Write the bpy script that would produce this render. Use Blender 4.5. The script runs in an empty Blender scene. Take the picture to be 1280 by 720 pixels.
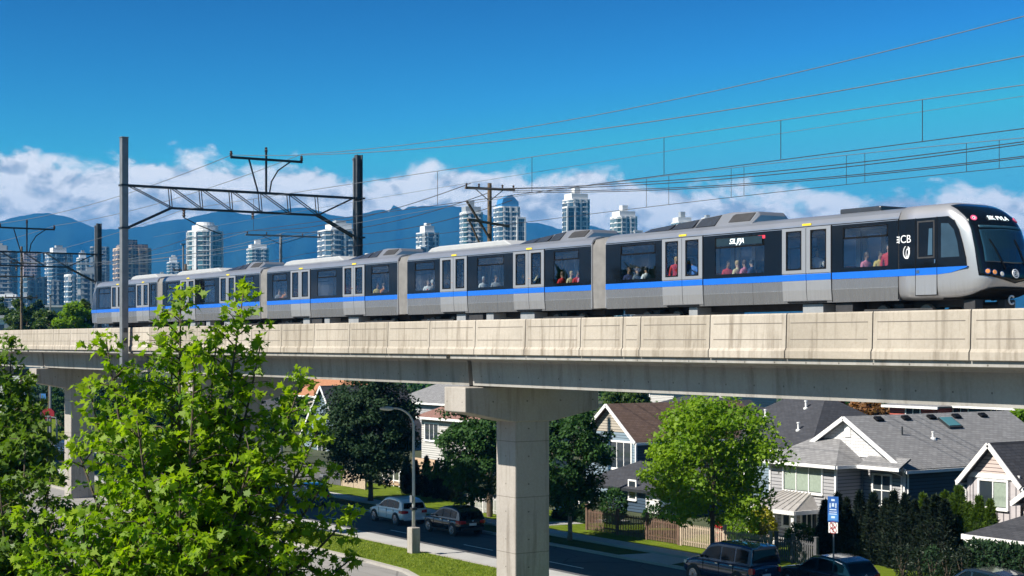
import bpy, bmesh, math, random
import numpy as np
from mathutils import Vector, Matrix
R = math.radians
random.seed(7); rng = np.random.default_rng(11)
scene = bpy.context.scene
COL = scene.collection

# ------------------------------------------------------------------ camera frame
HC = 12.2                                   # camera height above the street
TH = math.atan2(1329, 2000); CT, ST = math.cos(TH), math.sin(TH)
F = 2000.0
A = Vector((-CT, ST, 0)); RV = Vector((ST, CT, 0))   # view axis, right vector; X runs along the track
def dep(px, Y): return F / CT * Y / (px + 689.0)
def Xat(px, Y): return (Y * ST - dep(px, Y)) / CT
def at(px, py, Y): return Vector((Xat(px, Y), Y, HC + (428 - py) * dep(px, Y) / F))
def vd(px, depth, z=0.0):                   # place by bearing and distance
    p = A * depth + RV * ((px - 640) / F * depth); p.z = z; return p
def zt(py, depth): return HC + (428 - py) * depth / F

# ------------------------------------------------------------------ mesh builder
ORG = {}
class MB:
    def __init__(s): s.v = []; s.f = []; s.m = []; s.uv = {}
    def add(s, vs, fs, mi=0, uvs=None):
        o = len(s.v); s.v.extend([tuple(q) for q in vs])
        for k, q in enumerate(fs):
            if uvs: s.uv[len(s.f)] = uvs[k]
            s.f.append([i + o for i in q]); s.m.append(mi)
        return s
    def poly(s, pts, mi=0, uv=None): return s.add(pts, [list(range(len(pts)))], mi, [uv] if uv else None)
    def bx(s, x0, x1, y0, y1, z0, z1, mi=0):
        vs = [(x0,y0,z0),(x1,y0,z0),(x1,y1,z0),(x0,y1,z0),(x0,y0,z1),(x1,y0,z1),(x1,y1,z1),(x0,y1,z1)]
        return s.add(vs, [(0,3,2,1),(4,5,6,7),(0,1,5,4),(1,2,6,5),(2,3,7,6),(3,0,4,7)], mi)
    def obox(s, c, ux, uy, uz, mi=0):       # oriented box, half vectors
        c, ux, uy, uz = map(Vector, (c, ux, uy, uz))
        vs = [c + ux*a + uy*b + uz*d for d in (-1,1) for a, b in ((-1,-1),(1,-1),(1,1),(-1,1))]
        return s.add(vs, [(0,3,2,1),(4,5,6,7),(0,1,5,4),(1,2,6,5),(2,3,7,6),(3,0,4,7)], mi)
    def bar(s, p, q, w, h, mi=0, up=(0,0,1)):
        p, q = Vector(p), Vector(q); d = (q - p)
        if d.length < 1e-6: return s
        n = d.normalized(); u = Vector(up)
        if abs(n.dot(u)) > .98: u = Vector((1,0,0))
        sd = n.cross(u).normalized(); uu = sd.cross(n).normalized()
        return s.obox((p+q)/2, d/2, sd*w/2, uu*h/2, mi)
    def prism(s, pts, off, mi=0):           # polygon + offset vector
        n = len(pts); pts = [Vector(p) for p in pts]; off = Vector(off)
        vs = pts + [p + off for p in pts]
        fs = [list(range(n))[::-1], list(range(n, 2*n))] + [[i, (i+1)%n, (i+1)%n+n, i+n] for i in range(n)]
        return s.add(vs, fs, mi)
    def tube(s, pts, r, n=8, mi=0, cap=True):
        pts = [Vector(p) for p in pts]; k = len(pts)
        rs = r if isinstance(r, (list, tuple)) else [r]*k
        vs = []; up = None
        for i, p in enumerate(pts):
            d = (pts[min(i+1,k-1)] - pts[max(i-1,0)]).normalized()
            if up is None:
                up = Vector((0,0,1)) if abs(d.z) < .9 else Vector((1,0,0))
            a = d.cross(up).normalized(); b = a.cross(d).normalized(); up = b
            for j in range(n):
                t = 2*math.pi*j/n; vs.append(p + (a*math.cos(t) + b*math.sin(t))*rs[i])
        fs = [[i*n+j, i*n+(j+1)%n, (i+1)*n+(j+1)%n, (i+1)*n+j] for i in range(k-1) for j in range(n)]
        if cap: fs += [list(range(n))[::-1], list(range((k-1)*n, k*n))]
        return s.add(vs, fs, mi)
    def lathe(s, prof, c=(0,0,0), n=16, axis='z', mi=0):
        vs = []; c = Vector(c)
        for r, h in prof:
            for j in range(n):
                t = 2*math.pi*j/n; a, b = r*math.cos(t), r*math.sin(t)
                vs.append(c + (Vector((a,b,h)) if axis=='z' else Vector((a,h,b)) if axis=='y' else Vector((h,a,b))))
        k = len(prof)
        fs = [[i*n+j, i*n+(j+1)%n, (i+1)*n+(j+1)%n, (i+1)*n+j] for i in range(k-1) for j in range(n)]
        fs += [list(range(n))[::-1], list(range((k-1)*n, k*n))]
        return s.add(vs, fs, mi)
    def loft(s, rings, mi=0, closed=True, cap=True):
        n = len(rings[0]); vs = [q for r in rings for q in r]; m = n if closed else n-1
        fs = [[i*n+j, i*n+(j+1)%n, (i+1)*n+(j+1)%n, (i+1)*n+j] for i in range(len(rings)-1) for j in range(m)]
        if cap and closed: fs += [list(range(n))[::-1], list(range((len(rings)-1)*n, len(rings)*n))]
        return s.add(vs, fs, mi)
    def build(s, name, mats, parent=None, smooth=False, bevel=0, sub=0, loc=None, fixn=True, local=False):
        me = bpy.data.meshes.new(name)
        org = ORG.get(parent.name, Vector((0,0,0))) if parent else (Vector(loc) if loc is not None else Vector((0,0,0)))
        if local: org = Vector((0,0,0))
        me.from_pydata([Vector(q) - org for q in s.v], [], s.f)
        if not isinstance(mats, (list, tuple)): mats = [mats]
        for m in mats: me.materials.append(m)
        if len(mats) > 1: me.polygons.foreach_set('material_index', s.m)
        if s.uv:
            uvl = me.uv_layers.new(name='UVMap')
            for pi, u in s.uv.items():
                for k, li in enumerate(me.polygons[pi].loop_indices): uvl.data[li].uv = u[k]
        if fixn:
            bm = bmesh.new(); bm.from_mesh(me)
            bmesh.ops.recalc_face_normals(bm, faces=bm.faces); bm.to_mesh(me); bm.free()
        if smooth: me.polygons.foreach_set('use_smooth', [True]*len(me.polygons))
        me.update()
        o = bpy.data.objects.new(name, me); COL.objects.link(o)
        if parent: o.parent = parent; ORG[o.name] = ORG.get(parent.name, Vector((0,0,0)))
        else: o.location = org if not local else (0,0,0); ORG[o.name] = org
        if bevel:
            b = o.modifiers.new('b', 'BEVEL'); b.width = bevel; b.segments = 2; b.limit_method = 'ANGLE'; b.angle_limit = R(40)
        if sub:
            b = o.modifiers.new('s', 'SUBSURF'); b.levels = sub; b.render_levels = sub
        return o
def tag(o, label=None, cat=None, group=None, kind=None):
    if label: o['label'] = label
    if cat: o['category'] = cat
    if group: o['group'] = group
    if kind: o['kind'] = kind
    return o
def thing(name, loc, label, cat, group=None):
    o = bpy.data.objects.new(name, None); COL.objects.link(o); o.location = loc
    o.empty_display_size = .2
    ORG[o.name] = Vector(loc)
    return tag(o, label, cat, group)
def copy_tree(o, parent=None):
    c = o.copy(); COL.objects.link(c)
    if parent: c.parent = parent
    for ch in [x for x in list(o.children)]: copy_tree(ch, c)
    return c
def text(name, body, loc, rot, size, m, parent, shear=0, ext=.002, align='CENTER', spacing=1.0):
    cu = bpy.data.curves.new(name, 'FONT'); cu.body = body; cu.size = size; cu.extrude = ext
    cu.align_x = align; cu.align_y = 'CENTER'; cu.shear = shear; cu.space_character = spacing
    cu.materials.append(m)
    tmp = bpy.data.objects.new('tmp_text', cu); COL.objects.link(tmp)
    me = bpy.data.meshes.new_from_object(tmp.evaluated_get(bpy.context.evaluated_depsgraph_get())); bpy.data.objects.remove(tmp)
    o = bpy.data.objects.new(name, me); COL.objects.link(o); o.parent = parent
    o.location = Vector(loc) - ORG.get(parent.name, Vector((0,0,0))); o.rotation_euler = rot
    return o

# ------------------------------------------------------------------ materials
class NT:
    def __init__(s, name):
        s.m = bpy.data.materials.new(name); s.m.use_nodes = True; s.t = s.m.node_tree; s.t.nodes.clear()
        s.out = s.n('ShaderNodeOutputMaterial')
    def n(s, t, **k):
        q = s.t.nodes.new(t)
        for a, b in k.items(): setattr(q, a, b)
        return q
    def l(s, a, b): s.t.links.new(a, b)
    def coord(s, kind='Object', scale=(1,1,1), rot=(0,0,0)):
        tc = s.n('ShaderNodeTexCoord'); mp = s.n('ShaderNodeMapping')
        mp.inputs['Scale'].default_value = scale; mp.inputs['Rotation'].default_value = rot
        s.l(tc.outputs[kind], mp.inputs['Vector']); return mp.outputs['Vector']
    def noise(s, vec, scale, detail=4, rough=.55, dist=0):
        q = s.n('ShaderNodeTexNoise'); q.inputs['Scale'].default_value = scale; q.inputs['Detail'].default_value = detail
        q.inputs['Roughness'].default_value = rough; q.inputs['Distortion'].default_value = dist
        if vec is not None: s.l(vec, q.inputs['Vector'])
        return q.outputs['Fac']
    def ramp(s, fac, stops):
        q = s.n('ShaderNodeValToRGB'); cr = q.color_ramp
        while len(cr.elements) < len(stops): cr.elements.new(.5)
        for e, (p, c) in zip(cr.elements, stops):
            e.position = p; e.color = (*c, 1) if len(c) == 3 else c
        s.l(fac, q.inputs['Fac']); return q.outputs['Color']
    def mix(s, fac, a, b, mode='MIX'):
        q = s.n('ShaderNodeMix', data_type='RGBA', blend_type=mode)
        for sock, v in ((q.inputs[0], fac), (q.inputs[6], a), (q.inputs[7], b)):
            if hasattr(v, 'links'): s.l(v, sock)
            elif isinstance(v, (int, float)): sock.default_value = v
            else: sock.default_value = (*v, 1)
        return q.outputs[2]
    def math(s, op, a, b=0.0, c=0.0):
        q = s.n('ShaderNodeMath', operation=op)
        for sock, v in zip(q.inputs, (a, b, c)):
            if hasattr(v, 'links'): s.l(v, sock)
            else: sock.default_value = v
        return q.outputs[0]
    def bump(s, h, strength=.3, dist=.02):
        q = s.n('ShaderNodeBump'); q.inputs['Strength'].default_value = strength; q.inputs['Distance'].default_value = dist
        s.l(h, q.inputs['Height']); return q.outputs['Normal']
    def bsdf(s, col, rough=.6, metal=0, spec=.5, normal=None, coat=0, emit=None, es=0):
        q = s.n('ShaderNodeBsdfPrincipled')
        for k, v in (('Base Color', col), ('Roughness', rough), ('Metallic', metal), ('Specular IOR Level', spec), ('Coat Weight', coat)):
            sock = q.inputs[k]
            if hasattr(v, 'links'): s.l(v, sock)
            elif k == 'Base Color': sock.default_value = (*v, 1)
            else: sock.default_value = v
        if normal is not None: s.l(normal, q.inputs['Normal'])
        if emit: q.inputs['Emission Color'].default_value = (*emit, 1); q.inputs['Emission Strength'].default_value = es
        s.l(q.outputs[0], s.out.inputs[0]); return q
def sc(c, k): return tuple(min(1, x*k) for x in c)
def M(name, col, rough=.6, metal=0, spec=.5, var=.12, scale=3, bump=0, coat=0, bscale=None, emit=None, es=0):
    t = NT(name); v = t.coord()
    f = t.noise(v, scale, 5)
    c = t.ramp(f, [(.3, sc(col, 1-var)), (.7, sc(col, 1+var))])
    nrm = t.bump(t.noise(v, bscale or scale*6, 4), bump, .02) if bump else None
    t.bsdf(c, rough, metal, spec, nrm, coat, emit, es); return t.m
def m_concrete(name, col, streak=.5, sx=2.2, lift=0, holes=None):
    t = NT(name); v = t.coord(); vs = t.coord(scale=(sx, sx, .16)); v2 = t.coord(scale=(1,1,1))
    big = t.noise(v, .35, 5); fine = t.noise(v, 9, 6, .65); st = t.noise(vs, 1.6, 6, .6); sp = t.noise(v2, 26, 2)
    c = t.ramp(big, [(.3, sc(col, .86)), (.7, sc(col, 1.08))])
    c = t.mix(t.ramp(fine, [(.3, (0,0,0)), (.75, (1,1,1))]), t.mix(1, c, (.86,.85,.83), 'MULTIPLY'), c)
    dark = t.ramp(st, [(.5, (0,0,0)), (.78, (streak, streak, streak))])
    c = t.mix(dark, c, t.mix(1, c, (.36,.32,.27), 'MULTIPLY'))
    c = t.mix(t.ramp(sp, [(.70, (0,0,0)), (.76, (.6,.6,.6))]), c, t.mix(1, c, (.45,.42,.4), 'MULTIPLY'))
    oi = t.n('ShaderNodeObjectInfo'); tone = t.ramp(oi.outputs['Random'], [(0, (.86,.85,.83)), (1, (1.06,1.06,1.07))]); c = t.mix(1, c, tone, 'MULTIPLY')
    if lift or holes:
        tc = t.n('ShaderNodeTexCoord'); sp_ = t.n('ShaderNodeSeparateXYZ'); t.l(tc.outputs['Object'], sp_.inputs[0])
    if lift:
        f = t.math('FRACT', t.math('MULTIPLY', sp_.outputs[2], 1/lift)); c = t.mix(t.math('MULTIPLY', t.math('LESS_THAN', f, .014), .6), c, t.mix(1, c, (.35,.33,.3), 'MULTIPLY'))
    if holes:
        u = t.math('ADD', sp_.outputs[0], t.math('MULTIPLY', sp_.outputs[1], .7))
        a = t.math('SUBTRACT', t.math('FRACT', t.math('MULTIPLY', u, 1/holes[0])), .5); b = t.math('SUBTRACT', t.math('FRACT', t.math('MULTIPLY', sp_.outputs[2], 1/holes[1])), .5)
        r2 = t.math('ADD', t.math('POWER', t.math('MULTIPLY', a, holes[0]), 2), t.math('POWER', t.math('MULTIPLY', b, holes[1]), 2))
        c = t.mix(t.math('MULTIPLY', t.math('LESS_THAN', r2, .0012), .75), c, t.mix(1, c, (.25,.24,.22), 'MULTIPLY'))
    t.bsdf(c, .85, 0, .25, t.bump(fine, .25, .02)); return t.m
def m_siding(name, col, pitch=.21, axis='z', var=.06, rough=.65):
    t = NT(name); tc = t.n('ShaderNodeTexCoord'); sp = t.n('ShaderNodeSeparateXYZ'); t.l(tc.outputs['Object'], sp.inputs[0])
    z = sp.outputs[{'x':0,'y':1,'z':2}[axis]]
    fr = t.math('FRACT', t.math('MULTIPLY', z, 1/pitch))
    n = t.noise(t.coord(scale=(.6,.6,4)), 1.5, 4)
    c = t.ramp(n, [(.3, sc(col, 1-var)), (.7, sc(col, 1+var))])
    gap = t.ramp(fr, [(.0, (.28,.28,.30)), (.17, (.34,.34,.36)), (.22, (1,1,1)), (1, (1,1,1))])
    c = t.mix(1, c, gap, 'MULTIPLY')
    h = t.ramp(fr, [(0, (0,0,0)), (.08, (1,1,1)), (1, (.35,.35,.35))])
    t.bsdf(c, rough, 0, .35, t.bump(h, .8, .03)); return t.m
def m_shingle(name, c1, c2, sc_=1.0):
    t = NT(name); v = t.coord('UV')
    br = t.n('ShaderNodeTexBrick'); t.l(v, br.inputs['Vector'])
    br.inputs['Color1'].default_value = (*c1, 1); br.inputs['Color2'].default_value = (*c2, 1); br.inputs['Mortar'].default_value = (*sc(c1, .3), 1)
    br.inputs['Scale'].default_value = 1; br.inputs['Mortar Size'].default_value = .018; br.inputs['Brick Width'].default_value = .42*sc_; br.inputs['Row Height'].default_value = .2*sc_
    br.inputs['Bias'].default_value = -.1; br.inputs['Mortar Smooth'].default_value = .3
    n = t.noise(v, 2.2, 5, .7); n2 = t.noise(v, 30, 3)
    c = t.mix(t.ramp(n, [(.35,(0,0,0)),(.7,(1,1,1))]), t.mix(1, br.outputs['Color'], (.68,.68,.7), 'MULTIPLY'), br.outputs['Color'])
    c = t.mix(.35, c, t.ramp(n2, [(.3, sc(c1,.6)), (.7, sc(c2,1.4))]))
    t.bsdf(c, .9, 0, .2, t.bump(br.outputs['Fac'], -.5, .02)); return t.m
def m_leaf(name, c1, c2, trans=.35, rough=.5, hue=.06):
    t = NT(name); at_ = t.n('ShaderNodeAttribute', attribute_name='tint')
    c = t.mix(at_.outputs['Fac'], c1, c2)
    p = t.n('ShaderNodeBsdfPrincipled'); t.l(c, p.inputs['Base Color']); p.inputs['Roughness'].default_value = rough; p.inputs['Specular IOR Level'].default_value = .35
    tr = t.n('ShaderNodeBsdfTranslucent'); t.l(t.mix(1, c, (1.25,1.3,.55), 'MULTIPLY'), tr.inputs['Color'])
    mx = t.n('ShaderNodeMixShader'); mx.inputs[0].default_value = trans
    t.l(p.outputs[0], mx.inputs[1]); t.l(tr.outputs[0], mx.inputs[2]); t.l(mx.outputs[0], t.out.inputs[0]); return t.m
def m_glass(name, tint, refl=.06, rough=.01):
    t = NT(name); tr = t.n('ShaderNodeBsdfTransparent'); tr.inputs[0].default_value = (*tint, 1)
    g = t.n('ShaderNodeBsdfGlossy'); g.inputs['Roughness'].default_value = rough; g.inputs['Color'].default_value = (.9,.95,1,1)
    fr = t.n('ShaderNodeFresnel'); fr.inputs['IOR'].default_value = 1.5
    geo = t.n('ShaderNodeNewGeometry'); mx = t.n('ShaderNodeMixShader')
    t.l(t.math('MULTIPLY', t.math('ADD', fr.outputs[0], refl), t.math('SUBTRACT', 1.0, geo.outputs['Backfacing'])), mx.inputs[0])
    t.l(tr.outputs[0], mx.inputs[1]); t.l(g.outputs[0], mx.inputs[2]); t.l(mx.outputs[0], t.out.inputs[0]); return t.m
def m_tower(name, glass, frame, cell=(1.6, 3.0), rough=.12, light=.35):
    t = NT(name); tc = t.n('ShaderNodeTexCoord'); sp = t.n('ShaderNodeSeparateXYZ'); t.l(tc.outputs['Object'], sp.inputs[0])
    u = t.math('ADD', sp.outputs[0], sp.outputs[1]); cb = t.n('ShaderNodeCombineXYZ'); t.l(u, cb.inputs[0]); t.l(sp.outputs[2], cb.inputs[1])
    fx = t.math('FRACT', t.math('MULTIPLY', u, 1/cell[0])); fz = t.math('FRACT', t.math('MULTIPLY', sp.outputs[2], 1/cell[1]))
    wn = t.n('ShaderNodeTexWhiteNoise', noise_dimensions='2D')
    cb2 = t.n('ShaderNodeCombineXYZ'); t.l(t.math('FLOOR', t.math('MULTIPLY', u, 1/cell[0])), cb2.inputs[0]); t.l(t.math('FLOOR', t.math('MULTIPLY', sp.outputs[2], 1/cell[1])), cb2.inputs[1])
    t.l(cb2.outputs[0], wn.inputs['Vector'])
    pane = t.ramp(wn.outputs['Value'], [(.0, sc(glass,.45)), (.5, glass), (.85, sc(glass,1.5)), (1, (light,light,light*1.02))])
    fm = t.math('MAXIMUM', t.math('LESS_THAN', fx, .12), t.math('LESS_THAN', fz, .14))
    c = t.mix(fm, pane, frame); ro = t.math('MULTIPLY_ADD', fm, .5, rough)
    t.bsdf(c, ro, 0, .6); return t.m

mt = {}
mt['parapet'] = m_concrete('parapet_concrete', (.455,.41,.35), .9)
mt['girder'] = m_concrete('girder_concrete', (.36,.35,.33), .7, 1.4, 0, (1.5, .85))
mt['pier'] = m_concrete('pier_concrete', (.40,.37,.335), .7, 1.8, 2.55, (1.3, 1.27))
mt['groove'] = M('groove', (.16,.14,.12), .9)
def m_asphalt(name, col):
    t = NT(name); v = t.coord(); n1 = t.noise(v, .18, 5); n2 = t.noise(v, 22, 4, .7); lane = t.noise(t.coord(scale=(.05,1.1,1)), 1.2, 4, .6)
    c = t.ramp(n1, [(.3, sc(col,.8)), (.7, sc(col,1.18))]); c = t.mix(t.ramp(lane, [(.48,(0,0,0)),(.7,(.6,.6,.6))]), c, t.mix(1, c, (.62,.61,.6), 'MULTIPLY'))
    vo = t.n('ShaderNodeTexVoronoi', feature='DISTANCE_TO_EDGE'); vo.inputs['Scale'].default_value = .16; t.l(t.mix(.25, v, t.n('ShaderNodeTexNoise').outputs['Color'], 'ADD'), vo.inputs['Vector'])
    c = t.mix(t.math('MULTIPLY', t.math('LESS_THAN', vo.outputs['Distance'], .006), .7), c, sc(col, .3)); c = t.mix(.3, c, t.ramp(n2, [(.3, sc(col,.55)), (.7, sc(col,1.4))]))
    t.bsdf(c, .9, 0, .2, t.bump(n2, .3, .01)); return t.m
mt['asphalt'] = m_asphalt('asphalt', (.105,.108,.115))
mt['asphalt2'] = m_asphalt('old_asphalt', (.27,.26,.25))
mt['walk'] = m_concrete('sidewalk_concrete', (.42,.42,.41), .1)
mt['kerb'] = m_concrete('kerb_concrete', (.40,.38,.35), .3)
mt['white_line'] = M('road_paint', (.75,.75,.72), .7, var=.1)
mt['soil'] = M('ground', (.05,.062,.025), .95, var=.35, scale=.05, bump=.2)
mt['wood_pole'] = M('pole_wood', (.13,.095,.06), .85, var=.3, scale=6, bump=.4)
mt['steel'] = M('galv_steel', (.22,.23,.24), .5, .4, var=.15, scale=2)
mt['steel_dark'] = M('dark_steel', (.035,.04,.045), .5, .3, var=.2, scale=2)
mt['wire'] = M('wire_grey', (.13,.15,.18), .5, .2)
mt['wire_dark'] = M('wire_dark', (.03,.03,.035), .5)
mt['insul'] = M('insulator', (.05,.03,.025), .25)
def m_skin(name, col, rough, metal, dirt=.4):
    t = NT(name); v = t.coord(); st = t.noise(t.coord(scale=(5,5,.22)), 1.5, 6, .62); big = t.noise(v, .5, 4)
    c = t.ramp(big, [(.3, sc(col,.93)), (.7, sc(col,1.05))])
    tc = t.n('ShaderNodeTexCoord'); sp_ = t.n('ShaderNodeSeparateXYZ'); t.l(tc.outputs['Object'], sp_.inputs[0])
    low = t.math('MULTIPLY_ADD', t.math('SUBTRACT', 1.5, sp_.outputs[2]), .55, .06); dm = t.math('MULTIPLY', t.ramp(st, [(.42,(0,0,0)),(.75,(1,1,1))]), t.math('MAXIMUM', t.math('MINIMUM', low, dirt), .05))
    c = t.mix(dm, c, t.mix(1, c, (.40,.35,.30), 'MULTIPLY'))
    t.bsdf(c, t.math('MULTIPLY_ADD', dm, .35, rough), metal, .5, t.bump(t.noise(t.coord(scale=(1,1,.5)), 1.1, 2), .06, .05)); return t.m
mt['silver'] = m_skin('train_silver', (.31,.31,.322), .27, .62)
mt['silver_light'] = m_skin('train_door', (.47,.47,.485), .30, .55, .3)
mt['roof_silver'] = M('train_roof', (.36,.38,.42), .32, .6, var=.08, scale=.7)
mt['roof_white'] = M('train_roof_white', (.42,.43,.44), .45, var=.05)
mt['solar'] = M('roof_panel_dark', (.04,.045,.055), .25)
mt['stripe'] = M('train_blue', (.012,.135,.60), .3, 0, coat=.3, var=.05)
mt['black_gloss'] = M('black_gloss', (.004,.006,.009), .04, spec=.36, var=.1)
mt['seal'] = M('seal', (.006,.006,.007), .6, spec=.12)
mt['under'] = M('underframe', (.03,.03,.033), .7, var=.3, scale=4)
mt['under_grey'] = M('equip_box', (.32,.33,.34), .5, .2)
mt['rubber'] = M('rubber', (.02,.02,.021), .7)
mt['bellows'] = M('bellows', (.30,.29,.28), .65, var=.15)
mt['yellow'] = M('yellow_mark', (.85,.62,.03), .5)
mt['glass_train'] = m_glass('train_glass', (.84,.88,.90), .09)
mt['glass_far'] = m_glass('far_glass', (.24,.27,.30), .0)
mt['bark_dark'] = M('bark_dark', (.008,.011,.007), .9)
mt['steel_mid'] = M('post_steel', (.075,.085,.095), .5, .3, var=.2, scale=2)
mt['glass_door'] = m_glass('door_glass', (.86,.90,.92), .07)
mt['interior'] = M('interior_panel', (.10,.105,.11), .6)
mt['seat_red'] = M('seat_red', (.45,.02,.03), .6)
mt['seat_blue'] = M('seat_blue', (.03,.06,.22), .6)
mt['rail_steel'] = M('rail_steel', (.2,.17,.15), .4, .6)
mt['white'] = M('white_trim', (.78,.78,.77), .5, var=.05)
mt['lettering'] = M('white_letter', (.85,.88,.9), .5, emit=(.75,.95,1), es=.7)
mt['decal'] = M('white_decal', (.85,.86,.88), .5)
mt['pink'] = M('pink_badge', (.75,.10,.22), .4)
mt['amber'] = M('amber_lamp', (.75,.30,.10), .2)
mt['lamp_white'] = M('clear_lamp', (.75,.70,.6), .12)
mt['chrome'] = M('chrome', (.7,.71,.72), .15, 1)
mt['red_lamp'] = M('tail_red', (.55,.012,.02), .2, coat=.5)
# ------------------------------------------------------------------ camera, sun, sky
cam_d = bpy.data.cameras.new('camera'); cam = bpy.data.objects.new('camera', cam_d); COL.objects.link(cam)
cam.location = (0, 0, HC); cam.rotation_euler = (R(90), 0, R(90) - TH)
cam_d.sensor_width = 36; cam_d.lens = F / 1280 * 36; cam_d.shift_y = 68 / 1280; cam_d.clip_end = 60000; cam_d.clip_start = .3
scene.camera = cam
SUN = Vector((-.10, -1, .93)).normalized()
sd = bpy.data.lights.new('sun', 'SUN'); sd.energy = 5.0; sd.angle = R(.5); sd.color = (1, .93, .82)
so = bpy.data.objects.new('sun', sd); COL.objects.link(so); so.location = (-60, -60, 80)
so.rotation_euler = (-SUN).to_track_quat('-Z', 'Y').to_euler()

w = bpy.data.worlds.new('World'); scene.world = w; w.use_nodes = True
t = NT.__new__(NT); t.t = w.node_tree; t.t.nodes.clear()
out = t.n('ShaderNodeOutputWorld'); bg = t.n('ShaderNodeBackground'); t.l(bg.outputs[0], out.inputs[0])
sky = t.n('ShaderNodeTexSky'); sky.sky_type = 'NISHITA'; sky.sun_disc = False
sky.sun_elevation = math.asin(SUN.z); sky.sun_rotation = math.atan2(SUN.x, SUN.y) % (2*math.pi)
sky.altitude = 0; sky.air_density = 1.0; sky.dust_density = .3; sky.ozone_density = 3.5
spr = t.n('ShaderNodeSeparateColor'); t.l(sky.outputs[0], spr.inputs[0]); cbr = t.n('ShaderNodeCombineColor')
for k_, (lo_, hi_, gain_) in enumerate(((1.40, 3.45, .0138), (2.10, 4.70, .0246), (3.30, 5.9, .0138))):     # contrast curve on each channel
    v_ = t.math('MINIMUM', t.math('MAXIMUM', spr.outputs[k_], lo_), hi_)
    t.l(t.math('MULTIPLY', t.math('POWER', v_, 3.6), gain_), cbr.inputs[k_])
tc = t.n('ShaderNodeTexCoord'); D = tc.outputs['Generated']
spx = t.n('ShaderNodeSeparateXYZ'); t.l(D, spx.inputs[0]); ez = spx.outputs[2]
lat = t.math('ADD', t.math('MULTIPLY', spx.outputs[0], ST), t.math('MULTIPLY', spx.outputs[1], CT))
def vec(scale, off=(0,0,0)):
    mp = t.n('ShaderNodeMapping'); mp.inputs['Scale'].default_value = scale; mp.inputs['Location'].default_value = off
    t.l(D, mp.inputs['Vector']); return mp.outputs[0]
low = t.noise(vec((6,6,3), (3.1,.7,0)), 1.0, 2)
fb = t.noise(vec((1,1,1.7), (.3,1.9,.0)), 25, 10, .57, .2)
fb2 = t.noise(vec((1,1,1.7), (.3-SUN.x*.010, 1.9-SUN.y*.0, -SUN.z*.018)), 25, 10, .57, .2)
fine = t.noise(vec((1,1,1.9), (2.3,.9,.4)), 46, 6, .6)
top = t.math('ADD', t.math('MULTIPLY', lat, -.032), t.math('MULTIPLY_ADD', t.math('SUBTRACT', low, .5), .045, .108))
core = t.math('DIVIDE', t.math('SUBTRACT', top, ez), .030)                      # 1 = about 30 mrad under the cloud tops
dens = t.math('ADD', t.math('MINIMUM', t.math('MULTIPLY', core, 1.35), 1.55), t.math('MULTIPLY', t.math('SUBTRACT', fb, .5), 2.4))
# thinner towards the base of the bank and to the clear side
thin = t.math('MULTIPLY', t.math('SUBTRACT', t.math('MULTIPLY', lat, 1.0), .19), 2.6)
dens = t.math('SUBTRACT', dens, t.math('MAXIMUM', thin, 0.0))
mask = t.n('ShaderNodeMapRange', interpolation_type='SMOOTHSTEP'); mask.inputs['From Min'].default_value = .0; mask.inputs['From Max'].default_value = .46
t.l(dens, mask.inputs['Value'])
lit = t.math('ADD', t.math('MULTIPLY', t.math('SUBTRACT', fb, fb2), 5.4), t.math('MULTIPLY', t.math('SUBTRACT', fine, .5), .9))
lit = t.math('SUBTRACT', t.math('ADD', lit, .94), t.math('MULTIPLY', t.math('MAXIMUM', t.math('SUBTRACT', core, .25), 0.0), .24))
ccol = t.ramp(lit, [(.0, (5.2,5.9,6.6)), (.34, (7.2,7.7,8.1)), (.66, (10.6,10.6,10.3)), (.92, (14.0,13.7,13.0))])
col = t.mix(mask.outputs[0], cbr.outputs[0], ccol)
# cloud colours above are in the sky texture's own units
t.l(col, bg.inputs[0]); bg.inputs[1].default_value = .052
CLOUD_RAMP = ccol.node
scene.view_settings.view_transform = 'Standard'; scene.view_settings.look = 'None'; scene.view_settings.exposure = .84; scene.view_settings.gamma = 1
scene.cycles.use_denoising = True
scene.cycles.max_bounces = 8; scene.cycles.transparent_max_bounces = 16; scene.cycles.volume_bounces = 0
scene.cycles.caustics_reflective = False; scene.cycles.caustics_refractive = False
scene.cycles.sample_clamp_indirect = 6

# ------------------------------------------------------------------ ground, roads, hills
def sheet(name, pts, z, m, kind='structure'):
    o = MB().poly([(x, y, z) for x, y in pts]).build(name, m, fixn=False); return tag(o, kind=kind)
def slab(name, pts, z0, z1, m, kind='structure'):
    o = MB().prism([(x, y, z0) for x, y in pts], (0,0,z1-z0)).build(name, m); return tag(o, kind=kind)
n = 64
sheet('ground', [(10800*math.cos(2*math.pi*i/n), 10800*math.sin(2*math.pi*i/n)) for i in range(n)], -.02, mt['soil'])
YK, YG0, YG1, YK2, YS0, YS1, YFN = 42.3, 42.3, 47.0, 55.1, 57.4, 59.1, 61.0
sheet('road', [(-420, YG1), (60, YG1), (60, 58.3), (-57.5, 58.3), (-60.5, 55.1), (-420, 55.1)], .0, mt['asphalt'])
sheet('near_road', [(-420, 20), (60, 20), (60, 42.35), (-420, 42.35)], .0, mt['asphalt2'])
sheet('side_street', [(-197, 55.3), (-186, 55.3), (-186, 150), (-197, 150)], .02, mt['asphalt'])
tag(MB().poly([(-300, 47.0, .004), (40, 47.0, .004), (40, 49.2, .004), (-300, 49.2, .004)]).build('pavement', mt['walk'], fixn=False), kind='structure')  # pale sheet over the road's sunny edge, sunlight put into its colour
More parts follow.
